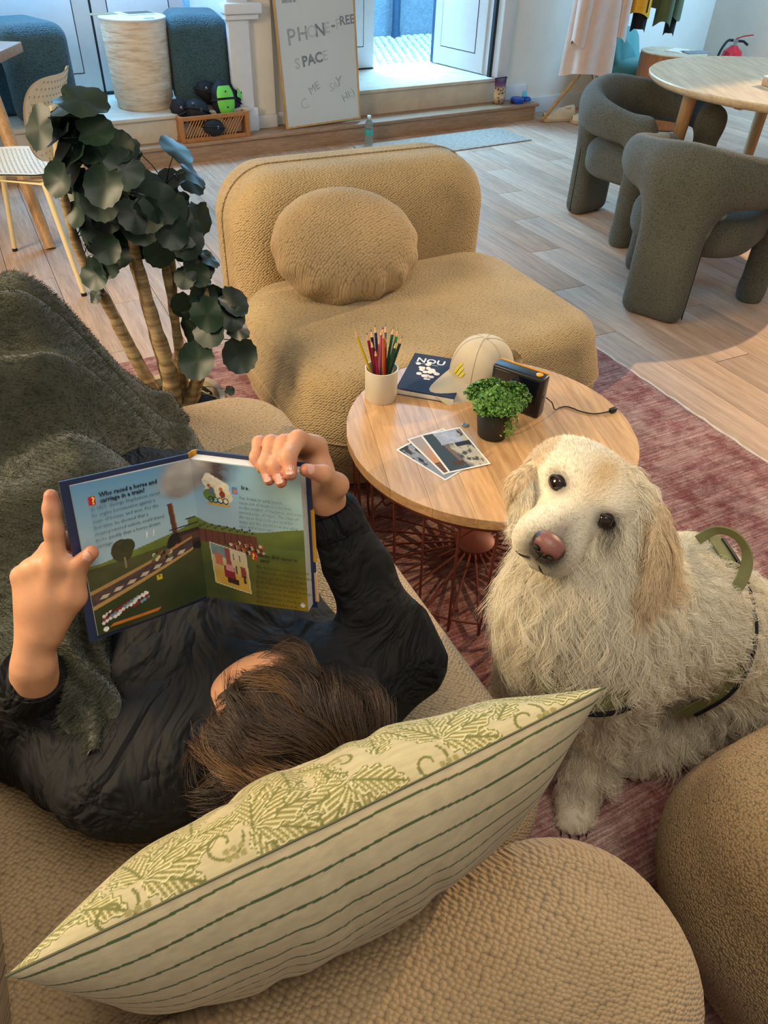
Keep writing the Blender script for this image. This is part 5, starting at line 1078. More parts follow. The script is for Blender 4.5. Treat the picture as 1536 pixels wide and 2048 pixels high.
t = NT('dog_nose_skin'); t.col(t.n('ShaderNodeAttribute', attribute_name='Col').outputs['Color']); t.bump(t.noise(t.coord(), 260, 2), 0.4, 0.0015); M['dog_nose_skin'] = t.set(0.4, 0, 0.5)
no_ = obj('nose', np_mesh('nose', V, Q, ncol), 'dog_nose_skin', dog)
def blob(name, c, r, mat, par):
    b = bmesh.new(); bmesh.ops.create_uvsphere(b, u_segments=16, v_segments=10, radius=1.0)
    for v_ in b.verts: q_ = np.array(H(c[0] + v_.co.x * r[0], c[1] + v_.co.y * r[1], c[2] + v_.co.z * r[2])); v_.co = Vector(q_)
    me = bpy.data.meshes.new(name); b.to_mesh(me); b.free(); me.shade_smooth(); return obj(name, me, mat, par)
for sg in (-1, 1): blob('nostril', (sg * 0.0120, 0.1370, -0.0215), (0.0064, 0.0060, 0.0046), 'dog_nose_rim', no_)
blob('philtrum', (0, 0.1210, -0.0360), (0.0150, 0.0085, 0.0095), 'dog_nose_rim', dog)
MB().tube([H(0, 0.1360, -0.036), H(0, 0.1320, -0.047)], 0.0012, 6).build('lip_line', 'dog_nose_rim', dog)
for sg in (-1, 1): MB().tube(smooth_path([H(0, 0.1170, -0.046), H(sg * 0.016, 0.1130, -0.074), H(sg * 0.036, 0.090, -0.088), H(sg * 0.046, 0.050, -0.086)], 5), 0.0022, 6).build('lip', 'dog_nose_rim', dog)
for k, dx in enumerate((-0.024, -0.008, 0.009, 0.025)): MB().tube([(0.390 + dx, 0.722 + abs(k - 1.5) * 0.006, 0.02), (0.389 + dx, 0.714 + abs(k - 1.5) * 0.006, 0.016), (0.389 + dx, 0.710 + abs(k - 1.5) * 0.006, 0.009)], [0.0025, 0.0018, 0.0008], 6).build('claw', 'claw', dog)
# harness -----------------------------------------------------------------
plain('webbing_olive', '#7A7A4E', 0.75, var=0.1, nscale=60, bump=(500, 0.3, 0.001)); plain('webbing_black', '#15161A', 0.6)
hn = thing('dog_harness', 'olive green dog harness with a raised handle worn by the golden retriever', 'harness', (0, 0, 0))
def ribbon(path, w, up, th=0.003):
    P = np.array(smooth_path(path, 6)); b = MB(); vs = []; m = len(P)
    for i in range(m):
        T = unit(P[min(i + 1, m - 1)] - P[max(i - 1, 0)]); U_ = np.array(up[i * len(up) // m] if isinstance(up, list) else up, float); S_ = unit(np.cross(T, U_)); Nn = np.cross(S_, T)
        for (a_, c_) in ((-1, -1), (1, -1), (1, 1), (-1, 1)): vs.append(P[i] + S_ * w * 0.5 * a_ + Nn * th * 0.5 * c_)
    fs = [(i * 4 + k, i * 4 + (k + 1) % 4, (i + 1) * 4 + (k + 1) % 4, (i + 1) * 4 + k) for i in range(m - 1) for k in range(4)] + [(3, 2, 1, 0), tuple((m - 1) * 4 + k for k in range(4))]
    return b.add(vs, fs)
ribbon([(0.560, 1.01, 0.525), (0.588, 1.015, 0.546), (0.616, 0.998, 0.550), (0.630, 0.968, 0.536), (0.624, 0.940, 0.508), (0.607, 0.922, 0.480)], 0.020, (0.5, 0.8, 0.3)).build('handle', 'webbing_olive', hn)
ribbon([(0.595, 1.03, 0.520), (0.620, 0.965, 0.495), (0.634, 0.893, 0.44), (0.634, 0.860, 0.37), (0.617, 0.850, 0.30), (0.575, 0.850, 0.235)], 0.034, [(0.2, 0.2, 1), (0.3, -0.6, .7), (.3, -1, .2)]).build('girth_strap', 'webbing_olive', hn)
ribbon([(0.615, 1.03, 0.515), (0.640, 0.965, 0.490), (0.654, 0.893, 0.435), (0.654, 0.860, 0.365), (0.637, 0.849, 0.295), (0.595, 0.849, 0.232)], 0.008, [(0.2, 0.2, 1), (0.3, -0.6, .7), (.3, -1, .2)]).build('edge_binding', 'webbing_black', hn)
ribbon([(0.50, 0.945, 0.512), (0.55, 0.965, 0.503), (0.60, 0.985, 0.490)], 0.060, (0.1, -.3, 1)).build('back_panel', 'webbing_olive', hn)
ribbon([(0.515, 0.912, 0.512), (0.56, 0.93, 0.502), (0.60, 0.945, 0.488)], 0.012, (0.1, -.5, 1)).build('panel_binding', 'webbing_black', hn)
ribbon([(0.235, 0.835, 0.430), (0.28, 0.768, 0.415), (0.345, 0.748, 0.398), (0.41, 0.765, 0.388), (0.46, 0.795, 0.38)], 0.034, (0, -1, 0.15)).build('chest_strap', 'webbing_olive', hn)
ribbon([(0.25, 0.815, 0.412), (0.285, 0.758, 0.396), (0.345, 0.738, 0.378), (0.41, 0.755, 0.368), (0.45, 0.785, 0.364)], 0.010, (0, -1, 0.15)).build('chest_binding', 'webbing_black', hn)
# ================================================================== reader, book, pillow, blanket
LH = {'wrist': (-0.4122, 0.5643, 0.6708), 'i0': (-0.3694, 0.6092, 0.8000), 'i1': (-0.3693, 0.6246, 0.8341), 'i2': (-0.3699, 0.6357, 0.8569), 'i3': (-0.3703, 0.6426, 0.8700),
      'm0': (-0.3891, 0.6141, 0.7903), 'm1': (-0.3795, 0.6506, 0.7982), 'm2': (-0.3700, 0.6600, 0.7828), 'm3': (-0.3600, 0.6480, 0.7749), 'r0': (-0.4055, 0.6143, 0.7811), 'r1': (-0.4021, 0.6573, 0.7749), 'r2': (-0.3820, 0.6650, 0.7630), 'r3': (-0.3650, 0.6540, 0.7575),
      'p0': (-0.4206, 0.6152, 0.7697), 'p1': (-0.4205, 0.6536, 0.7549), 'p2': (-0.4030, 0.6600, 0.7413), 'p3': (-0.3830, 0.6500, 0.7359), 't0': (-0.3881, 0.5810, 0.7144), 't1': (-0.3546, 0.5964, 0.7596), 't2': (-0.3461, 0.6090, 0.7965), 't3': (-0.3260, 0.6096, 0.8174),
      'fore': (-0.4394, 0.5711, 0.5694), 'elbow': (-0.5002, 0.6131, 0.4558)}
RH = {'wrist': (-0.0763, 0.7520, 0.7890), 'i0': (-0.0877, 0.7775, 0.8571), 'i1': (-0.1072, 0.7498, 0.8863), 'i2': (-0.1149, 0.7136, 0.8850), 'i3': (-0.1104, 0.6962, 0.8735), 'm0': (-0.0989, 0.7867, 0.8525), 'm1': (-0.1233, 0.7463, 0.8821), 'm2': (-0.1291, 0.7105, 0.8750), 'm3': (-0.1219, 0.6947, 0.8623),
      'r0': (-0.1102, 0.7946, 0.8464), 'r1': (-0.1398, 0.7500, 0.8787), 'r2': (-0.1431, 0.7158, 0.8720), 'r3': (-0.1371, 0.7014, 0.8594), 'p0': (-0.1200, 0.7989, 0.8406), 'p1': (-0.1569, 0.7620, 0.8697), 'p2': (-0.1579, 0.7383, 0.8646), 'p3': (-0.1504, 0.7255, 0.8571),
      't0': (-0.0736, 0.7400, 0.8056), 't1': (-0.0600, 0.7325, 0.8317), 't2': (-0.0740, 0.7155, 0.8607), 't3': (-0.0930, 0.7044, 0.8739), 'fore': (-0.0497, 0.7375, 0.7324), 'elbow': (0.0271, 0.6827, 0.5744)}
FR = {'i': (0.0116, 0.0103, 0.0094, 0.0080), 'm': (0.0120, 0.0098, 0.0086, 0.0074), 'r': (0.0112, 0.0094, 0.0082, 0.0070), 'p': (0.0100, 0.0082, 0.0072, 0.0062), 't': (0.0160, 0.0128, 0.0108, 0.0086)}
def hand(J, h=0.0024):
    A = np.array([J[k] for k in J if k not in ('fore', 'elbow')]); s = SDF(A.min(0) - 0.045, A.max(0) + 0.03, h); g = lambda k: np.array(J[k])
    w = g('wrist'); fo = g('fore'); s.put(s.cone(w, w + unit(fo - w) * 0.06, 0.0205, 0.0235))
    lat = unit(g('i0') - g('p0'))
    s.put(s.cone(w + lat * 0.007, w + unit(fo - w) * 0.05 + lat * 0.006, 0.0175, 0.020), 0.02); s.put(s.cone(w - lat * 0.007, w + unit(fo - w) * 0.05 - lat * 0.006, 0.0175, 0.020), 0.02)
    for f in 'imrp': s.put(s.cone(w * 0.88 + g(f + '0') * 0.12, g(f + '0'), 0.0150, 0.0122 if f != 'p' else 0.0105), 0.014)
    s.put(s.cone(g('t0'), g('t1'), 0.0165, 0.0132), 0.020); s.put(s.cone(g('t0') * 0.5 + g('i0') * 0.5, g('m0') * 0.6 + w * 0.4, 0.011, 0.014), 0.02)
    base = s.d.copy()
    acc = base
    for f in 'imrpt':
        s.d = None; P = [g(f + str(k)) for k in range(4)]; r = FR[f]
        if f == 't': s.put(s.cone(P[1], P[2], 0.0132, 0.0108)); s.put(s.cone(P[2], P[3], 0.0106, 0.0082), 0.006)
        else:
            for k in range(3): s.put(s.cone(P[k], P[k + 1], r[k], r[k + 1]), 0.007)
        e = s.d; q = np.maximum(0.008 - np.abs(acc - e), 0) / 0.008 if f != 't' else np.maximum(0.012 - np.abs(acc - e), 0) / 0.012
        # fingers melt into the palm but stay apart from each other
        acc = np.minimum(acc, e) - q * q * (0.008 if f != 't' else 0.012) * 0.25 * (np.abs(base) < 0.02)
    s.d = acc; V, Q = s.nets(); return relax(V, Q, 1, 0.4), Q
def nail(p2, p3, up, r, parent):
    p2, p3 = np.array(p2), np.array(p3); ax = unit(p3 - p2); n = unit(np.array(up) - ax * (np.array(up) @ ax)); sd = np.cross(ax, n); L = np.linalg.norm(p3 - p2)
    def fn(s_, q): th = (s_ - .5) * 1.7; return tuple(p2 + ax * (L * 0.55 + L * 0.62 * q * (1 - 0.25 * (2 * s_ - 1) ** 2)) + (n * cos(th) + sd * sin(th)) * r * (1.06 - 0.10 * q))
    MB().grid(fn, 7, 7).build('fingernail', 'nail', parent)
t = NT('skin'); v = t.coord(); n1 = t.noise(v, 26, 4, 0.6); a_ = t.n('ShaderNodeAttribute', attribute_name='Col'); t.col(t.mix(1.0, a_.outputs['Color'], t.ramp(n1, [(0.3, (0.90, 0.86, 0.84, 1)), (0.7, (1.05, 1.03, 1.02, 1))]), 'MULTIPLY')); t.bump(t.noise(v, 320, 2), 0.12, 0.001); M['skin'] = t.set(0.5, 0, 0.35, Subsurface_Weight=0.12, Subsurface_Radius=(0.012, 0.005, 0.003))
plain('nail', '#D9A794', 0.3, spec=0.5, var=0.05)
skin_c = hexl('#C9946F'); skin_r = hexl('#BC735A')
person = thing('person', 'person in a black sweater lying on the sofa, holding up an open book', 'person', AB(0.12, 0.75, 0.41))
def add_child(o): o.parent = person; o.matrix_parent_inverse = Matrix.Translation(person.location).inverted(); return o
def handcol(V, J):
    c = np.tile(skin_c, (len(V), 1)); 
    for f in 'imrpt':
        tip = np.array(J[f + '3']); k1 = np.array(J[f + '1']); d = np.linalg.norm(V - tip, axis=1); c = lerp(c, np.tile(skin_r, (len(V), 1)), 0.75 * np.exp(-(d / 0.016) ** 2)); d = np.linalg.norm(V - k1, axis=1); c = lerp(c, np.tile(skin_r, (len(V), 1)), 0.4 * np.exp(-(d / 0.012) ** 2))
    return c
pieces = []
for J in (LH, RH):
    V, Q = hand(J); pieces.append((V, Q, handcol(V, J)))
# head, neck, trunk and arms under the clothes
F_f = unit(np.array([-0.537, 0.691, 0.485])); F_c = np.array([-0.234, -0.674, 0.701]); F_c = unit(F_c - F_f * (F_c @ F_f)); F_l = np.cross(F_f, F_c); F_R = np.stack([F_l, F_f, F_c], 1); F_o = np.array([-0.1150, 0.5290, 0.588])
def HF(l, f, c): return F_o + F_l * l + F_f * f + F_c * c
def head_sdf():
    s = SDF(F_o - 0.19, F_o + 0.19, 0.0052)
    e = lambda c, r, k=0.03: s.put(s.ell(HF(*c), r, F_R), k)
    e((0, -0.005, 0.0), (0.078, 0.098, 0.082)); e((0, 0.045, -0.05), (0.062, 0.058, 0.085), 0.05); e((0, 0.070, -0.115), (0.034, 0.030, 0.028), 0.04)
    e((0, 0.085, 0.015), (0.055, 0.020, 0.030), 0.03)                                                   # brow
    s.put(s.cone(HF(0, 0.096, -0.012), HF(0, 0.126, -0.052), 0.009, 0.013), 0.014)                          # nose
    for g in (-1, 1): e((g * 0.010, 0.112, -0.056), (0.008, 0.011, 0.007), 0.008); e((g * 0.038, 0.080, -0.045), (0.022, 0.018, 0.022), 0.03)
    e((0, 0.102, -0.078), (0.024, 0.010, 0.006), 0.008); e((0, 0.100, -0.090), (0.020, 0.010, 0.007), 0.006)    # lips
    for g in (-1, 1): s.cut(s.ell(HF(g * 0.033, 0.110, -0.012), (0.014, 0.012, 0.008), F_R), 0.012)
    for g in (-1, 1):
        s.put(s.ell(HF(g * 0.083, -0.008, -0.030), (0.008, 0.020, 0.031), F_R), 0.010); s.cut(s.ell(HF(g * 0.091, 0.0, -0.030), (0.005, 0.010, 0.018), F_R), 0.005)
    s.put(s.cone(HF(0, -0.02, -0.06), HF(0, 0.01, -0.16), 0.056, 0.060), 0.03)
    V, Q = s.nets(); return relax(V, Q, 2), Q
hV, hQ = head_sdf(); pieces.append((hV, hQ, np.tile(skin_c, (len(hV), 1)) * 1.02))
def trunk_sdf(grow, h=0.010):
    """lying trunk and arms; grow = clothing thickness"""
    s = SDF((-0.68, 0.30, 0.36), (0.20, 1.28, 0.88), h); A = lambda a, b, z: np.array(AB(a, b, z))
    Rf = np.array([[cos(FA), -sin(FA), 0], [sin(FA), cos(FA), 0], [0, 0, 1]])
    s.put(s.ell(A(0.125, 0.70, 0.535), (0.175 + grow, 0.20, 0.105 + grow), Rf)); s.put(s.ell(A(0.115, 0.92, 0.52), (0.155 + grow, 0.22, 0.10 + grow), Rf), 0.06); s.put(s.ell(A(0.10, 1.12, 0.51), (0.16 + grow, 0.15, 0.095 + grow), Rf), 0.06)
    shl, shr = A(-0.045, 0.585, 0.545), A(0.300, 0.575, 0.55)
    s.put(s.cone(A(0.02, 0.56, 0.56), A(0.235, 0.555, 0.57), 0.07 + grow * .5, 0.07 + grow * .5), 0.06)
    le, re_ = np.array(LH['elbow']), np.array(RH['elbow']); lw, rw = np.array(LH['wrist']), np.array(RH['wrist'])
    s.put(s.cone(shl, le, 0.056 + grow, 0.046 + grow), 0.05); s.put(s.cone(shr, re_, 0.056 + grow, 0.048 + grow), 0.05)
    k = 1.0
    s.put(s.cone(le, le * 0.22 + lw * 0.78 if grow > .001 else lw, 0.044 + grow * 1.0, 0.026 + grow * 1.3), 0.04)
    s.put(s.cone(re_, re_ * 0.10 + rw * 0.90 if grow > .001 else rw, 0.046 + grow * 1.0, 0.027 + grow * 1.0), 0.04)
    return s
s = trunk_sdf(0.0, 0.012); V, Q = s.nets(); pieces.append((relax(V, Q, 2), Q, np.tile(skin_c, (len(V), 1))))
off = 0; AV, AQ, AC = [], [], []
for V, Q, c in pieces: AV.append(V); AQ.append(Q + off); AC.append(c); off += len(V)
add_child(obj('body', np_mesh('body', np.concatenate(AV), np.concatenate(AQ), np.concatenate(AC)), 'skin'))
camdir = np.array([0.1, -0.72, 0.68])
for f, J, up in (('i', RH, (0.1, -0.75, 0.5)), ('m', RH, (0.0, -0.8, 0.45)), ('r', RH, (-0.05, -0.8, 0.45)), ('t', RH, (-0.2, -0.55, 0.8)), ('t', LH, (0.3, -0.6, 0.7))):
    b = person; k = len(bpy.data.objects); nail(J[f + '2'], J[f + '3'], up, FR[f][3] * (1.0 if f != 't' else 0.98), None); add_child(bpy.context.scene.objects[-1] if False else [o for o in bpy.data.objects if o.name.startswith('fingernail') and o.parent is None][0])
# sweater with folds ------------------------------------------------------
t = NT('black_knit'); v = t.coord(); n1 = t.noise(v, 900, 2); n2 = t.noise(v, 9, 3); t.col(t.ramp(n2, [(0.3, lin('#0A0A0C')), (0.7, lin('#121214'))])); wn = t.n('ShaderNodeTexNoise'); wn.inputs['Scale'].default_value = 11; wn.inputs['Detail'].default_value = 3; wn.inputs['Distortion'].default_value = 1.6; t.l(t.coord((1, 0.55, 1), rot=(0, 0, 0.7)), wn.inputs['Vector'])
rd = t.n('ShaderNodeMath', operation='SUBTRACT'); t.l(wn.outputs[0], rd.inputs[0]); rd.inputs[1].default_value = 0.5; ab_ = t.n('ShaderNodeMath', operation='ABSOLUTE'); t.l(rd.outputs[0], ab_.inputs[0]); t.bump(ab_.outputs[0], 0.9, 0.05); M['black_knit'] = t.set(0.8, 0, 0.3)
s = trunk_sdf(0.014, 0.0078)
# neck hole and cuff openings
s.cut(s.ell(HF(0, -0.01, -0.03), (0.075, 0.09, 0.11), F_R), 0.02)
lw, le = np.array(LH['wrist']), np.array(LH['elbow']); rw, re_ = np.array(RH['wrist']), np.array(RH['elbow'])
V, Q = s.nets(); V = relax(V, Q, 2); N = vnormals(V, Q)
def folds(V):
    a = V[:, 0] * cos(FA) + V[:, 1] * sin(FA); b = -V[:, 0] * sin(FA) + V[:, 1] * cos(FA); z = V[:, 2]
    rg_ = lambda x: 1 - 2 * np.abs(np.sin(x)); f = 0.6 * rg_(17 * (b + 0.6 * a) + 2.5 * np.sin(9 * a + 2) + 3 * z) + 0.45 * rg_(26 * (a - 0.45 * b) + 2 * np.sin(11 * b)) + 0.4 * rg_(38 * (b - .5 * a) + 2 * np.sin(13 * a + 12 * z))
    # gathers around the elbows
    for e_ in (le, re_):
        d = np.linalg.norm(V - e_, axis=1); f = f + 0.7 * np.exp(-(d / 0.09) ** 2) * np.sin(95 * d)
    return f
V = V + N * (0.0062 * folds(V))[:, None]
sw = add_child(obj('sweater', np_mesh('sweater', V, Q), 'black_knit'))
def cuff(w, e_, c0, r0, r1, ln, nm):
    ax = unit(w - e_); P = [w * c0 + e_ * (1 - c0) + ax * x for x in (0.0, 0.012, ln, ln + 0.002, ln - 0.004, 0.004)]; MB().tube(P, [r0, r0 * 1.02, r1, r1 - 0.003, r1 - 0.006, r0 - 0.008], 24, cap=False).build(nm, 'black_knit', None); o = [o for o in bpy.data.objects if o.name.startswith(nm) and o.parent is None][0]; add_child(o)
cuff(lw, le, 0.72, 0.043, 0.038, 0.040, 'cuff'); cuff(rw, re_, 0.83, 0.038, 0.035, 0.030, 'cuff')
# neck band
MB().tube([HF(0.070 * cos(t), -0.01 + 0.085 * sin(t), -0.105) for t in np.linspace(0, 2 * pi, 33)[:-1]], 0.011, 8, True).build('collar', 'black_knit', None); add_child([o for o in bpy.data.objects if o.name.startswith('collar') and o.parent is None][0])
# hood / shoulder seam strap
# hair ---------------------------------------------------------------------
attrmat('hair_strand', 0.42, 0.5); plain('hair_base', '#2A1D13', 0.8, var=0.2, nscale=40)
rng = np.random.default_rng(21)
def scalp():
    s = SDF(F_o - 0.17, F_o + 0.17, 0.0065); s.put(s.ell(HF(0, -0.010, 0.008), (0.092, 0.106, 0.094), F_R)); s.put(s.ell(HF(0, -0.05, -0.03), (0.090, 0.064, 0.080), F_R), 0.03)
    # keep the face free
    s.cut(s.ell(HF(-0.060, 0.105, -0.010), (0.085, 0.075, 0.100), F_R), 0.02); s.cut(s.ell(HF(0.0, 0.150, -0.075), (0.085, 0.080, 0.105), F_R), 0.02); s.cut(s.rbox(HF(0, 0.05, -0.16), (0.2, 0.2, 0.09), 0.02, F_R), 0.02); V, Q = s.nets(); return relax(V, Q, 2), Q
sV, sQ = scalp(); add_child(obj('hair_cap', np_mesh('hair_cap', sV, sQ), 'hair_base'))
P, N = sample_surface(sV, sQ, 26000, rng); d0 = P - F_o; l_, f_, c_ = d0 @ F_l, d0 @ F_f, d0 @ F_c
keep = (c_ > -0.085) & (f_ < 0.095) & ~((f_ > 0.045) & (l_ < -0.035)); P, N, l_, f_, c_ = [q[keep] for q in (P, N, l_, f_, c_)]
whorl = HF(0.020, -0.085, 0.045); out = P - whorl; out = out - N * np.sum(out * N, 1, keepdims=True); out = unit(out)
swirl = np.cross(N, out); d = unit(out + 0.40 * swirl + 0.25 * (F_l - N * (N @ F_l)[:, None]) * np.clip(f_ / 0.08, 0, 1)[:, None])
n = len(P); ng = 300; gi = rng.choice(n, ng, replace=False); cell = nearest(P, P[gi])
gph = rng.uniform(0, 6.28, ng)[cell]; gdev = rng.normal(0, 0.24, (ng, 3))[cell]; glift = rng.uniform(0.14, 0.40, ng)[cell]; gl = rng.uniform(0.7, 1.3, ng)[cell]
ln = 0.075 * gl * rng.uniform(0.75, 1.2, n) * np.clip((0.11 - f_) / 0.08, 0.45, 1); k = 9; t_ = np.linspace(0, 1, k)[None, :, None]
dd = unit(d + gdev + rng.normal(0, 0.07, (n, 3))); side_ = np.cross(dd, N)
S = P[:, None, :] + ln[:, None, None] * (t_ * dd[:, None, :] + glift[:, None, None] * N[:, None, :] * t_ * (1.25 - t_) * 1.2 - 0.42 * N[:, None, :] * t_ ** 2) + (0.13 * ln)[:, None, None] * np.sin(4.6 * t_ + gph[:, None, None]) * side_[:, None, :] * t_
# stay outside the skull
dS = S - HF(0, -0.008, 0.004); q = np.stack([dS @ F_l / 0.093, dS @ F_f / 0.107, dS @ F_c / 0.096], -1); rr = np.linalg.norm(q, axis=-1, keepdims=True); S = np.where(rr < 1.0, HF(0, -0.008, 0.004) + dS / np.maximum(rr, 1e-6), S)
tg = S - P[:, None, :] + P[gi][cell][:, None, :]; S = S * (1 - 0.5 * t_ ** 1.3) + tg * 0.5 * t_ ** 1.3
dT = S - F_o; fr_ = ((dT @ F_f) > 0.062) & ((dT @ F_l) < -0.002); okh = ~(fr_[:, 3:].any(1)) | (rng.random(n) < 0.04); S = S[okh]; P = P[okh]; cell = cell[okh]; n = len(S)
hr = hair('hair', S, np.full(n, 0.00034), 'hair_strand', None, 0.35); add_child(hr)
cc = hexl('#3B2A1C')[None] * rng.uniform(0.6, 1.5, (ng, 1))[cell]; hi = rng.random(ng)[cell] < 0.22; cc = np.where(hi[:, None], hexl('#6E5032')[None] * rng.uniform(.8, 1.2, (n, 1)), cc); c4 = np.ones((n, k, 4), np.float32); c4[..., :3] = np.clip(cc, 0, 1)[:, None, :] * np.linspace(0.8, 1.15, k)[None, :, None]; a_ = hr.data.attributes.new('Col', 'FLOAT_COLOR', 'POINT'); a_.data.foreach_set('color', c4.ravel())
for g in (-1, 1):  # brows and eyes, turned to the book
    b = bmesh.new(); bmesh.ops.create_uvsphere(b, u_segments=16, v_segments=12, radius=0.0115); me = bpy.data.meshes.new('eye'); b.to_mesh(me); b.free(); me.shade_smooth(); add_child(obj('eye', me, plain('eye_white', '#D8D4CC', 0.2) if g < 0 else 'eye_white', None, tuple(HF(g * 0.033, 0.086, -0.012))))
    MB().tube([HF(g * 0.018, 0.107, 0.006), HF(g * 0.034, 0.106, 0.011), HF(g * 0.052, 0.092, 0.006)], [0.003, 0.0035, 0.0015], 6).build('eyebrow', 'hair_base', None); add_child([o for o in bpy.data.objects if o.name.startswith('eyebrow') and o.parent is None][0])

# ------------------------------------------------------------------ open picture book
PL = np.array([[-0.3442, 0.6401, 0.8873], [-0.2396, 0.7407, 0.8566], [-0.2272, 0.6813, 0.6787], [-0.3315, 0.58, 0.7101]])
PR = np.array([[-0.2396, 0.7407, 0.8566], [-0.102, 0.7157, 0.8615], [-0.0931, 0.6668, 0.6725], [-0.2307, 0.6918, 0.6676]]); PR[3] = PL[2]
def page_art():
    NY, NX = 250, 400; Y, X = np.mgrid[1:0:NY * 1j, 0:1:NX * 1j]   # row 0 = top (Y=1), X over both pages (spine at .5)
    o1 = np.ones((NY, NX, 3)); n = fbm(NY, NX, 4, 31)[::-1]; n2 = fbm(NY, NX, 14, 32); n3 = fbm(NY, NX, 40, 33)
    im = lerp(o1 * hexl('#9DB8C4'), o1 * hexl('#5E93B8'), (Y - 0.62) * 2.6); im = lerp(im, o1 * hexl('#A9C6C2'), (X - 0.62) * 3)
    hill = 0.56 + 0.05 * np.sin(7 * X + 0.4) + 0.06 * np.exp(-((X - 0.47) / 0.07) ** 2) + 0.05 * np.exp(-((X - 0.62) / 0.12) ** 2) - 0.06 * (X < 0.1)
    hill = np.where(X < 0.45, 0.47 + 0.22 * np.clip(X - 0.05, 0, 1), hill)
    green = lerp(o1 * hexl('#6E7A34'), o1 * hexl('#3E5226'), (hill - Y) * 5); green = green * (0.75 + 0.5 * n2[..., None])
    m = Y < hill; im = np.where(m[..., None], green, im)
    dark = (Y < 0.45 + 0.05 * X) & (X < 0.5); im = np.where(dark[..., None], lerp(o1 * hexl('#4A4A2C'), o1 * hexl('#2E3A22'), (0.45 - Y) * 3) * (0.8 + 0.4 * n2[..., None]), im)
    yel = (X > 0.5) & (Y < 0.45); im = np.where(yel[..., None], lerp(lerp(o1 * hexl('#5E6A30'), o1 * hexl('#3E4A22'), (0.45 - Y) * 4), o1 * hexl('#B8962A'), np.clip((X - 0.62) * 2, 0, 1) * np.clip((0.42 - Y) * 2.2, 0, 1)) * (0.8 + 0.4 * n2[..., None]), im)
    # smoke
    sm = np.exp(-(((X - 0.53) / 0.16) ** 2 + ((Y - 0.93 - 0.1 * (X - .45)) / 0.11) ** 2)) * 1.6 + 1.2 * np.exp(-(((X - 0.43) / 0.075) ** 2 + ((Y - 0.82) / 0.08) ** 2)); sm = np.clip(sm * (0.55 + n2) - 0.30, 0, 1)
    im = lerp(im, lerp(o1 * hexl('#B8B4AE'), o1 * hexl('#4A3E3C'), (n - 0.45) * 2.2 + (X - .42) * 2), np.clip(sm * 1.6, 0, 1))
    def rect(x0, x1, y0, y1, c, sh=0.0, f=1.0):
        q = (X > x0 + sh * (Y - y0)) & (X < x1 + sh * (Y - y0)) & (Y > y0) & (Y < y1); im[q] = im[q] * (1 - f) + hexl(c) * f * (0.8 + 0.4 * n3[q])[:, None]
    def disc(x, y, r, c, ry=None, f=1.0):
        q = ((X - x) / r) ** 2 + ((Y - y) / (ry or r * 1.6)) ** 2 < 1; im[q] = im[q] * (1 - f) + hexl(c) * f * (0.75 + 0.5 * n3[q])[:, None]
    # train
    rect(0.375, 0.40, 0.50, 0.74, '#5E3A2E', -0.04); rect(0.395, 0.40, 0.50, 0.74, '#8E5E44', -0.04)
    disc(0.385, 0.45, 0.045, '#221E22', 0.085); rect(0.40, 0.50, 0.41, 0.53, '#3A2A26'); rect(0.41, 0.50, 0.45, 0.50, '#5A3E34'); rect(0.36, 0.50, 0.555, 0.565, '#23282E', 0); rect(0.44, 0.49, 0.60, 0.61, '#23282E'); disc(0.386, 0.44, 0.010, '#B8322A')
    for x in (0.425, 0.455, 0.485): disc(x, 0.40, 0.018, '#1E1A1C')
    rect(0.5, 0.78, 0.42, 0.515, '#6A3A2E'); 
    for i in range(9): rect(0.50 + i * 0.031, 0.503 + i * 0.031, 0.42, 0.52, '#3E221C')
    for i in range(22): disc(0.51 + 0.012 * i, 0.535 + 0.01 * ((i * 7) % 3), 0.005, ('#2E3A2A', '#5A3E34', '#23282E')[i % 3])
    # rails
    for k, (c, w) in enumerate((('#A8814E', 0.012), ('#B08A56', 0.014))):
        y0 = 0.30 if k == 0 else 0.20; q = np.abs(Y - (y0 + 0.38 * (X - 0.02) * (1.0 if k == 0 else 1.12))) < w * (1.1 - X); q &= X < 0.46; im[q] = hexl(c)
    q = (Y < 0.30 + 0.38 * (X - 0.02) - 0.012) & (Y > 0.20 + 0.425 * (X - 0.02) + 0.012) & (X < 0.46); im[q] = hexl('#4A3A3C') * (0.5 + n3[q])[:, None]
    for i in range(7): x = 0.03 + i * 0.058; rect(x, x + 0.03, 0.235 + 0.39 * (x - .02), 0.26 + 0.39 * (x - .02), '#C0AE98', 0.6)
    # tree, sails, crowd
    disc(0.15, 0.52, 0.045, '#3E3A26', 0.075); disc(0.175, 0.54, 0.03, '#33361F'); rect(0.152, 0.158, 0.40, 0.47, '#8A7A5E')
    for x in (0.255, 0.285): rect(x, x + 0.006, 0.555, 0.60, '#E0DCD0', 0.1)
    for i in range(26): disc(0.27 + 0.085 * ((i * 37) % 26) / 26, 0.385 + 0.05 * ((i * 17) % 26) / 26, 0.008, ('#6A4A2E', '#8A5A4A', '#C8B890', '#33261E', '#5E6A3A')[i % 5])
    for i in range(60): disc(0.64 + 0.17 * ((i * 37) % 60) / 60, 0.37 + 0.085 * ((i * 17) % 60) / 60, 0.008, ('#5A3424', '#A8562E', '#C8B89A', '#2A1C18', '#8A4A2E')[i % 5])
    # runners bottom left
    for i in range(70):
        u = ((i * 37) % 70) / 70; disc(0.03 + 0.20 * u, 0.075 + 0.075 * u + 0.05 * ((i * 23) % 70) / 70, 0.0075, ('#D8D4CC', '#E0DCD4', '#4A2A26', '#7E2A30', '#6E8A9A')[i % 5])
    rect(0.05, 0.26, 0.035, 0.055, '#C0702A', 0.9)
    rect(0.275, 0.30, 0.245, 0.285, '#D0B030'); disc(0.2875, 0.272, 0.004, '#3A2E14')
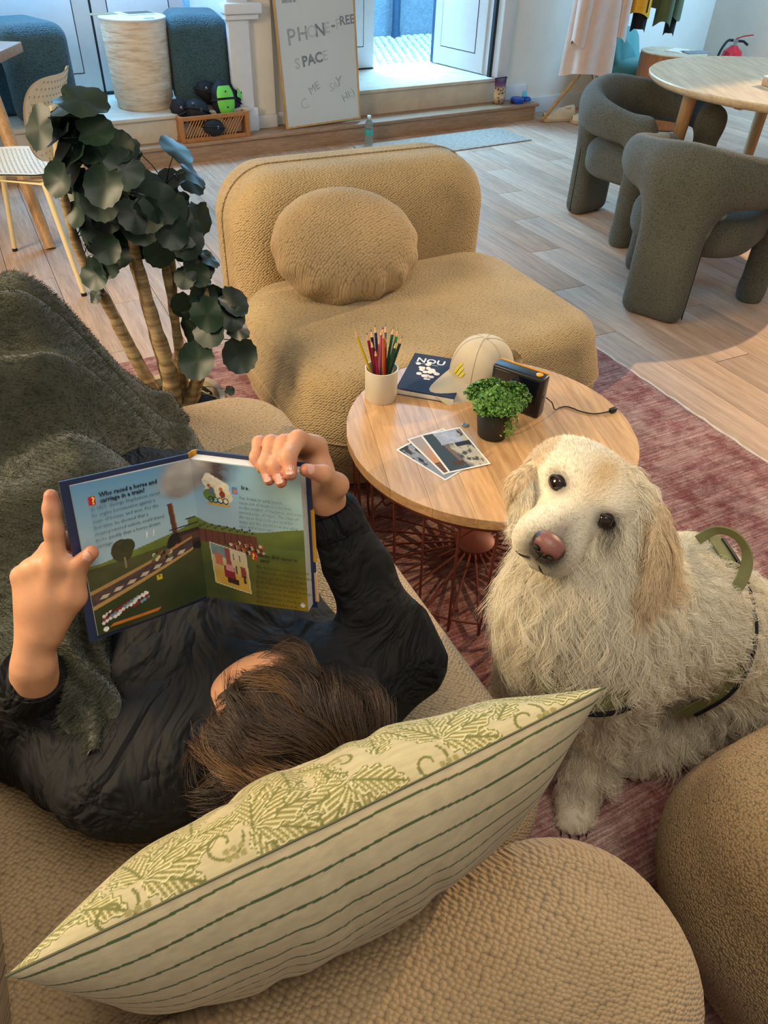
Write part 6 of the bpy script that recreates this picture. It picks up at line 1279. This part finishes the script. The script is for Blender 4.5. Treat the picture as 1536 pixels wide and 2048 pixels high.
    # cartoon cyclists
    for i in range(16): disc(0.565 + 0.10 * i / 16, 0.86 - 0.07 * i / 16 + 0.02 * ((i * 7) % 3), 0.02, '#D8CFB8')
    disc(0.60, 0.80, 0.045, '#D9CDB0', 0.05); disc(0.645, 0.77, 0.04, '#E0D4B4', 0.045); rect(0.56, 0.67, 0.70, 0.715, '#C89A3A'); disc(0.575, 0.77, 0.03, '#5E7A38', 0.04)
    for x in (0.58, 0.60, 0.625, 0.65):
        q = np.abs(np.hypot((X - x) / 1.0, (Y - 0.74) / 1.6) - 0.012) < 0.0022; im[q] = hexl('#23241E')
    disc(0.588, 0.80, 0.013, '#5A6A7A', 0.028); disc(0.576, 0.835, 0.008, '#9A5A3A'); disc(0.637, 0.785, 0.014, '#8E3A22', 0.025); disc(0.632, 0.82, 0.009, '#C8662A')
    # framed street picture
    def pic(x, y):
        return (x - 0.545) / 0.165, (y - 0.13) / 0.29
    U_, V_ = (X - 0.55 - 0.03 * (0.42 - Y)) / 0.165, (Y - 0.13 + 0.25 * (X - 0.55)) / 0.29; q = (U_ > -0.03) & (U_ < 1.03) & (V_ > -0.025) & (V_ < 1.025); im[q] = hexl('#CFC4AA')
    q = (U_ > 0) & (U_ < 1) & (V_ > 0) & (V_ < 1); im[q] = (lerp(np.tile(hexl('#C8A040'), (q.sum(), 1)), np.tile(hexl('#D8C9A0'), (q.sum(), 1)), (V_[q] - .3) * 2)) * (0.75 + .4 * n2[q])[:, None]
    for (u0, u1, v0, v1, c) in ((0.4, 0.55, 0.5, 1, '#8E4A48'), (0.0, 0.4, 0.72, 1, '#6E8A8A'), (0.08, 0.3, 0.5, 0.8, '#B8684E'), (0.3, 0.62, 0.22, 0.52, '#8A2230'), (0.36, 0.6, 0.42, 0.58, '#C88A86'), (0.36, 0.7, 0.1, 0.24, '#3A1A1E'), (0.8, 0.95, 0.35, 0.62, '#8A3A30'), (0.85, 0.92, 0.2, 0.4, '#2E2622'), (0.65, 0.7, 0.4, 0.6, '#4A3A30'), (0.62, 0.66, 0.75, 0.9, '#6A5E4E'), (0.8, 0.84, 0.75, 0.9, '#6A5E4E')):
        w_ = (U_ > u0) & (U_ < u1) & (V_ > v0) & (V_ < v1); im[w_] = hexl(c) * (0.8 + 0.4 * n3[w_])[:, None]
    for (x, y) in ((0.055, 0.855), (0.745, 0.345)): rect(x, x + 0.026, y, y + 0.055, '#C0282E')
    rect(0.685, 0.71, 0.80, 0.85, '#5A7AA8'); disc(0.70, 0.82, 0.008, '#D8703A')
    for (x, y) in ((0.035, 0.03), (0.975, 0.045)): disc(x, y, 0.011, '#E8E4DA', 0.018)
    g = np.exp(-((X - 0.5) / 0.012) ** 2); return im * (1 - 0.0 * g[..., None])
art = page_art()
attrmat('page_print', 0.32, 0.45); plain('book_navy', '#242E4E', 0.35, var=0.05); plain('book_gold', '#C8902A', 0.4); plain('page_edge', '#CFCDC8', 0.8, var=0.08, nscale=200); plain('ink', '#1E2A3A', 0.6, var=0); plain('ink_soft', '#54707E', 0.6, var=0); plain('ink_green', '#2A3018', 0.6, var=0); plain('ink_yellow', '#E8D24A', 0.5, var=0)
nL = unit(np.cross(PL[1] - PL[0], PL[3] - PL[0])); nL = nL if nL @ camdir > 0 else -nL; nR = unit(np.cross(PR[1] - PR[0], PR[3] - PR[0])); nR = nR if nR @ camdir > 0 else -nR
bk = thing('picture_book', 'thick hardcover picture book open at a steam train, held by the reader', 'book', tuple(PL[2]))
def bchild(o): o.parent = bk; o.matrix_parent_inverse = Matrix.Translation(bk.location).inverted(); return o
def bil(Pq, s_, q): return (Pq[0] * (1 - s_) + Pq[1] * s_) * (1 - q) + (Pq[3] * (1 - s_) + Pq[2] * s_) * q
def pagegrid(Pq, nrm, nx, ny, curl):
    S_, T_ = np.meshgrid(np.linspace(0, 1, nx), np.linspace(0, 1, ny)); S3, T3 = S_[..., None], T_[..., None]; B = (Pq[0] * (1 - S3) + Pq[1] * S3) * (1 - T3) + (Pq[3] * (1 - S3) + Pq[2] * S3) * T3
    return B + nrm * curl(S_)[..., None]
cl_ = lambda S_: 0.004 * np.sin(pi * np.clip(S_, 0, 1)) * (S_ > 0.6) * 0 + 0.003 * np.sin(pi * S_)
bchild(obj('left_page', grid_mesh('left_page', pagegrid(PL, nL, 200, 250, cl_), art[:, :200], True), 'page_print'))
bchild(obj('right_page', grid_mesh('right_page', pagegrid(PR, nR, 200, 250, lambda S_: 0.003 * np.sin(pi * S_)), art[:, 200:], True), 'page_print'))
def block(Pq, nrm, th, name, mat, grow=0.0, off=0.0):
    c = Pq.mean(0); Q4 = [c + (p - c) * (1 + grow) for p in Pq]; a_ = [p - nrm * off for p in Q4]; b_ = [p - nrm * (off + th) for p in Q4]; vs = [tuple(p) for p in a_ + b_]
    o = MB().add(vs, [(0, 1, 2, 3), (7, 6, 5, 4), (0, 4, 5, 1), (1, 5, 6, 2), (2, 6, 7, 3), (3, 7, 4, 0)]).build(name, mat, None, smooth=False); return bchild(o)
block(PR, nR, 0.020, 'page_block', 'page_edge', 0.0, 0.0006); block(PL, nL, 0.002, 'page_block', 'page_edge', 0.0, 0.0006)
PLc = PL.copy(); ex_ = unit(PL[0] - PL[1]); ey_ = unit(PL[0] - PL[3]); PLc[0] += ex_ * 0.010 + ey_ * 0.006; PLc[3] += ex_ * 0.010 - ey_ * 0.006; PLc[1] += ey_ * 0.006; PLc[2] -= ey_ * 0.006
block(PLc, nL, 0.003, 'cover_board', 'book_navy', 0.0, 0.0027)
PRc = PR.copy(); ex_ = unit(PR[1] - PR[0]); ey_ = unit(PR[0] - PR[3]); PRc[1] += ex_ * 0.006 + ey_ * 0.005; PRc[2] += ex_ * 0.006 - ey_ * 0.005; PRc[0] += ey_ * 0.005; PRc[3] -= ey_ * 0.005
cb_ = block(PRc, nR, 0.003, 'cover_board', 'book_navy', 0.0, 0.0207)
sp0, sp1 = PLc[1] - nL * 0.004, PLc[2] - nL * 0.004; sq0, sq1 = PRc[0] - nR * 0.0225, PRc[3] - nR * 0.0225; m0, m1 = (sp0 + sq0) / 2 - unit(nL + nR) * 0.006, (sp1 + sq1) / 2 - unit(nL + nR) * 0.006
bchild(MB().add([tuple(p) for p in (sp0, m0, sq0, sp1, m1, sq1)] + [tuple(np.array(p) - unit(nL + nR) * 0.0025) for p in (sp0, m0, sq0, sp1, m1, sq1)], [(0, 1, 4, 3), (1, 2, 5, 4), (9, 10, 7, 6), (10, 11, 8, 7), (0, 6, 7, 1), (1, 7, 8, 2), (3, 4, 10, 9), (4, 5, 11, 10), (0, 3, 9, 6), (2, 8, 11, 5)]).build('spine', 'book_gold', None, smooth=False))
e0, e1 = PRc[1] - nR * 0.0222, PRc[2] - nR * 0.0222
for t0, t1, mt_ in ((0.30, 0.66, 'book_gold'), (0.74, 0.95, 'pencil_wood')):
    bchild(MB().tube([tuple(e0 * (1 - t0) + e1 * t0), tuple(e0 * (1 - t1) + e1 * t1)], 0.0028, 6).build('cover_band', mt_, None))
# headings and text on the pages
def ptext(body, Pq, nrm, x, y, size, mat, bold=0.0, sp=1.0):
    ex = unit(Pq[1] - Pq[0]); ey = unit(Pq[0] - Pq[3]); ex = unit(ex - nrm * (ex @ nrm)); ey = np.cross(nrm, ex); o_ = bil(Pq, x, 1 - y) + nrm * 0.0040
    c = bpy.data.curves.new('printed_text', 'FONT'); c.body = body; c.size = size; c.extrude = 0.00002; c.offset = bold; c.space_line = sp; c.resolution_u = 1
    o = text_obj(c, 'printed_text', mat); o.matrix_world = frame(o_, ex, ey, nrm); bk_m = Matrix.Translation(bk.location).inverted(); o.parent = bk; o.matrix_parent_inverse = bk_m
ptext('Who raced a horse and\ncarriage in a train?', PL, nL, 0.19, 0.90, 0.0074, 'ink', 0.0002, 0.95)
ptext('In 1829, George Stephenson raced\nhis engine Locomotion against a\nteam of horses, and won. For the\nfirst time, he showed that a\nsteam-powered vehicle could travel\nmore quickly than a horse-drawn\ncarriage.', PL, nL, 0.11, 0.825, 0.0060, 'ink_soft', 0.0, 1.25)
ptext('?', PL, nL, 0.125, 0.865, 0.012, 'ink_yellow', 0.0005); ptext('?', PR, nR, 0.50, 0.352, 0.011, 'ink_yellow', 0.0005)
ptext('Is a', PR, nR, 0.46, 0.845, 0.0066, 'ink', 0.0002)
ptext('Yes. It was in early bicycle\nraces out of steam locomotives\nso the number of machines, and soon a\nsecond prize of riders. The rules of\nthe races they rode are used for\nmany and the events now are using\nrace and motor-cars.', PR, nR, 0.43, 0.775, 0.0053, 'ink_soft', 0.0, 1.2)
ptext('Who first raced in\ncars?', PR, nR, 0.575, 0.375, 0.0066, 'ink_green', 0.0002)
ptext('The first motor races were held\non the roads of France, where the\ndrivers set off in clouds of dust\nfrom town to town. The people\nlined the streets to watch them go\nand cheered the fastest cars.\nThe winner kept a steady pace\nand came home first of all.', PR, nR, 0.53, 0.29, 0.0053, 'ink_green', 0.0, 1.35)

# ------------------------------------------------------------------ patterned pillow
def floral(X, Y):
    ny, nx = X.shape; im = np.ones((ny, nx, 3)) * hexl('#B7AA84'); n3 = fbm(ny, nx, 60, 7, 2); im *= (0.86 + 0.28 * n3)[..., None]
    r = random.Random(5); fill = hexl('#988E5C'); edge = hexl('#706E3E'); lite = hexl('#C6BB90')
    def leaf(cx, cy, ang, L, Wd):
        ux, uy = cos(ang), sin(ang); dx, dy = X - cx, Y - cy; s_ = (dx * ux + dy * uy) / L; t_ = (-dx * uy + dy * ux)
        ok = (s_ > 0) & (s_ < 1); wv = Wd * np.sin(pi * np.clip(s_, 0, 1) ** 0.75) ** 0.8 * (1 + 0.16 * np.cos(2 * pi * 4.5 * s_)) ; at = np.abs(t_); ins = ok & (at < wv)
        if not ins.any(): return
        im[ins] = fill * (0.85 + 0.3 * n3[ins])[:, None]
        ph = ((s_ - 0.75 * at / Wd * 0.5) * 7.0) % 1.0; vein = ins & (np.abs(ph - 0.5) < 0.14) & (at > 0.0012); im[vein] = lite
        vein2 = ins & (np.abs(ph - 0.5) > 0.40); im[vein2] = edge * 1.05
        im[ins & (at < 0.0013)] = edge; im[ins & (at > wv - 0.0016)] = edge; im[ins & (at > wv - 0.0032) & (at <= wv - 0.0016)] = lite
    def curlv(cx, cy, a0, R, turns):
        for k in range(90):
            t_ = k / 90; a = a0 + turns * 2 * pi * t_; rr = R * (1 - 0.8 * t_); px, py = cx + rr * cos(a), cy + rr * sin(a); q = (X - px) ** 2 + (Y - py) ** 2 < 0.0014 ** 2; im[q] = edge
    sp = [(0.02 + 0.098 * i + (0.05 if j % 2 else 0), 0.03 + 0.078 * j) for i in range(8) for j in range(6)]
    for i in range(130): leaf(r.uniform(0, 0.75), r.uniform(0, 0.45), r.uniform(0, 6.28), r.uniform(0.035, 0.055), 0.013)
    for i, (cx, cy) in enumerate(sp):
        a0 = r.uniform(0, 6.28)
        for k in range(5): a = a0 + (k - 2) * 0.62; leaf(cx, cy, a, 0.075 * (1.0 - 0.12 * abs(k - 2)), 0.0165)
        curlv(cx - 0.03 * cos(a0), cy - 0.03 * sin(a0), a0, 0.02, 1.1 if i % 2 else -1.1)
        for k in range(6): q = (X - cx + 0.035 * cos(a0 + .5) - 0.007 * (k % 3)) ** 2 + (Y - cy + 0.035 * sin(a0 + .5) - 0.007 * (k // 3)) ** 2 < 0.003 ** 2; im[q] = fill * 0.9
    return im
def stripes(X, Y):
    ny, nx = X.shape; n3 = fbm(ny, nx, 70, 9, 2); im = np.ones((ny, nx, 3)) * hexl('#B3A484'); im *= (0.84 + 0.3 * n3)[..., None]; yy = Y + 0.0012 * np.sin(40 * X) 
    q = np.abs(((yy + 0.001) % 0.0225) - 0.011) < 0.0012; im[q] = hexl('#4A5638'); return im
PWd, PHt = 0.575, 0.36
pil = thing('patterned_pillow', 'large cushion with green leaf print on one face and dark stripes on the other', 'pillow', (0, 0, 0))
pa = np.array([cos(FA), sin(FA), 0]); pbv = np.array([-sin(FA), cos(FA), 0])
pa = unit(pa + np.array([0, 0, 0.055])); hd = unit(pbv * cos(radians(71)) - np.array([0, 0, 1]) * sin(radians(71))); pn = unit(np.cross(pa, hd))
pn = pn if pn @ np.array([0, 0, 1.0]) > 0 else -pn     # floral side faces up / the reader
pc0 = np.array(AB(0.143, 0.312, 0.768)) + hd * PHt * 0.5
def pillow_face(sgn, nx, ny):
    X, Y = np.meshgrid(np.sin(np.linspace(-1, 1, nx) * pi / 2 * 0.97) / sin(pi / 2 * .97), np.sin(np.linspace(-1, 1, ny) * pi / 2)); fx = np.clip(1 - X ** 2, 0, 1); fy = np.clip(1 - Y ** 2, 0, 1)
    th = 0.086 * (fx ** 0.46) * (fy ** 0.55); inx = 0.030 * (1 - Y ** 2) * np.sign(X) * np.abs(X) ** 3; iny = 0.024 * (1 - X ** 2) * np.sign(Y) * np.abs(Y) ** 3
    px = X * PWd / 2 - inx; py = Y * PHt / 2 + (-iny)
    wr = 0.0035 * np.sin(13 * X + 3 * Y + 1.5 * np.sin(5 * Y)) * (fx * fy) ** 0.5 + 0.005 * np.exp(-((X + 0.05) / 0.035) ** 2) * np.clip(-Y, 0, 1) * np.sin(3 * Y) * fx - 0.006 * np.exp(-((X - 0.30 - .12 * Y) / 0.05) ** 2) * fx * fy - 0.007 * np.exp(-((X + 0.32 + .1 * Y) / 0.05) ** 2) * fx * fy
    # the head pushes into the floral side
    return pc0 + pa * px[..., None] + hd * py[..., None] + pn * (sgn * (th * (1.0 if sgn > 0 else 1.18) + (wr if sgn > 0 else 0.7 * wr)))[..., None]
attrmat('pillow_linen', 0.9, 0.15, bump=(900, 0.25, 0.0008), Sheen_Weight=0.1)
def arc_xy(P):
    dy = np.linalg.norm(np.diff(P, axis=0), axis=2); Yc = np.concatenate([np.zeros((1, P.shape[1])), np.cumsum(dy, 0)], 0); mid = P.shape[0] // 2; dx = np.linalg.norm(np.diff(P[mid], axis=0), axis=1); Xc = np.concatenate([[0], np.cumsum(dx)]); return np.tile(Xc, (P.shape[0], 1)), Yc
pf_, ps_ = pillow_face(1, 460, 340), pillow_face(-1, 460, 340)
obj('floral_face', grid_mesh('floral_face', pf_, floral(*arc_xy(pf_))), 'pillow_linen', pil); obj('striped_face', grid_mesh('striped_face', ps_, stripes(*arc_xy(ps_)), True), 'pillow_linen', pil)
Fg = pillow_face(1, 60, 40); ring_ = [tuple(p) for p in Fg[0]] + [tuple(p) for p in Fg[1:, -1]] + [tuple(p) for p in Fg[-1, -2::-1]] + [tuple(p) for p in Fg[-2:0:-1, 0]]
MB().tube(ring_, 0.0013, 6, True).build('seam_piping', plain('pipe_green', '#5A5A42', 0.9), pil)

# ------------------------------------------------------------------ plush blanket over the legs
bl = thing('blanket', 'dark olive plush blanket draped over the reader legs', 'blanket', (0, 0, 0), FA)
t = NT('plush'); v = t.coord(); n1 = t.noise(v, 14, 4, 0.6); n2 = t.noise(v, 260, 3); c = t.ramp(n1, [(0.3, lin('#34362B')), (0.7, lin('#4A4B3D'))]); t.col(c); t.bump(n2, 0.7, 0.004); M['plush'] = t.set(0.95, 0, 0.1, Sheen_Weight=0.35, Sheen_Roughness=0.5)
def smst(x, a, b): t_ = np.clip((x - a) / (b - a), 0, 1); return t_ * t_ * (3 - 2 * t_)
def blanket_z(a, b):
    along = 0.60 + 0.20 * smst(b, 0.85, 1.42) - 0.40 * smst(b, 1.52, 1.86)
    prof = 1 - smst(a, 0.00, 0.27) ; base = 0.425 + 0.012 * np.sin(9 * b)
    z = base + (along - base) * prof
    w = a * 0.72 + b * 0.62; G = lambda c, wd: np.exp(-((b - c) / wd) ** 2); mk = smst(a, -0.34, -0.05)
    z = z + mk * (0.034 * G(1.585 - 0.1 * a, 0.040) + 0.050 * G(1.375 + 0.08 * a, 0.048) + 0.050 * G(1.235 + 0.30 * np.maximum(a, 0), 0.034) - 0.022 * G(1.475, 0.030) - 0.028 * G(1.165 + 0.2 * a, 0.030) + 0.026 * G(1.05 + 0.2 * a, 0.05)) + 0.006 * np.sin(30 * w + 3 * np.sin(5 * b))
    z = z - 0.10 * smst(-a, 0.20, 0.5)
    # the torso end lies low
    return np.maximum(z, 0.415 + 0.008 * np.sin(20 * w))
def bl_pt(s_, q):
    b = 0.74 + 1.06 * q; amax = 0.262 + 0.035 * (np.exp(-((b - 1.56) / 0.045) ** 2) + np.exp(-((b - 1.39) / 0.05) ** 2) + np.exp(-((b - 1.30) / 0.035) ** 2)) - 0.05 * smst(q, 0.80, 1.0); a = -0.50 + (amax + 0.50) * s_
    return a, b
S_, T_ = np.meshgrid(np.linspace(0, 1, 150), np.linspace(0, 1, 190)); Ag, Bg = bl_pt(S_, T_); Zg = blanket_z(Ag, Bg)
hem = smst(S_, 0.955, 1.0); Zg = Zg + 0.016 * np.sin(pi * smst(S_, 0.90, 1.0)); Zg = Zg * (1 - hem) + 0.412 * hem
BP = np.stack([Ag, Bg, Zg], -1); bv = obj('cover', grid_mesh('cover', BP), 'plush', bl)
# tongue beside the reader's arm
S_, T_ = np.meshgrid(np.linspace(0, 1, 50), np.linspace(0, 1, 90)); A2 = -0.10 + 0.11 * S_ + 0.012 * np.sin(9 * T_); B2 = 0.585 + 0.27 * T_; Z2 = 0.555 + 0.060 * np.sin(pi * S_) ** 0.7 + 0.05 * T_ + 0.006 * np.sin(22 * S_ + 5 * T_)
TP = np.stack([A2, B2, Z2], -1); obj('folded_corner', grid_mesh('folded_corner', TP), 'plush', bl)
attrmat('plush_fibre', 0.9, 0.1); rng = np.random.default_rng(5)
def fuzz(Pg, n, name):
    ny, nx, _ = Pg.shape; V = Pg.reshape(-1, 3); idx = np.arange(nx * ny).reshape(ny, nx); Qd = np.stack([idx[:-1, :-1], idx[:-1, 1:], idx[1:, 1:], idx[1:, :-1]], -1).reshape(-1, 4); P, N = sample_surface(V, Qd, n, rng); L_ = rng.uniform(0.004, 0.009, n)
    fl_ = np.stack([np.sin(18 * P[:, 0] + 9 * P[:, 1]), np.cos(15 * P[:, 1] - 7 * P[:, 0]), np.zeros(n)], 1) * 0.6; d = unit(N * 0.7 + fl_ + rng.normal(0, 0.25, (n, 3))); t_ = np.linspace(0, 1, 3)[None, :, None]; S = P[:, None] + d[:, None] * L_[:, None, None] * t_ + fl_[:, None] * L_[:, None, None] * 0.4 * t_ ** 2
    o = hair(name, S, np.full(n, 0.0004), 'plush_fibre', bl, 0.5); c = hexl('#484A3D')[None] * rng.uniform(0.7, 1.35, (n, 1)); c4 = np.ones((n, 3, 4), np.float32); c4[..., :3] = c[:, None]; a_ = o.data.attributes.new('Col', 'FLOAT_COLOR', 'POINT'); a_.data.foreach_set('color', c4.ravel())
fuzz(BP, 60000, 'pile'); fuzz(TP, 6000, 'pile')
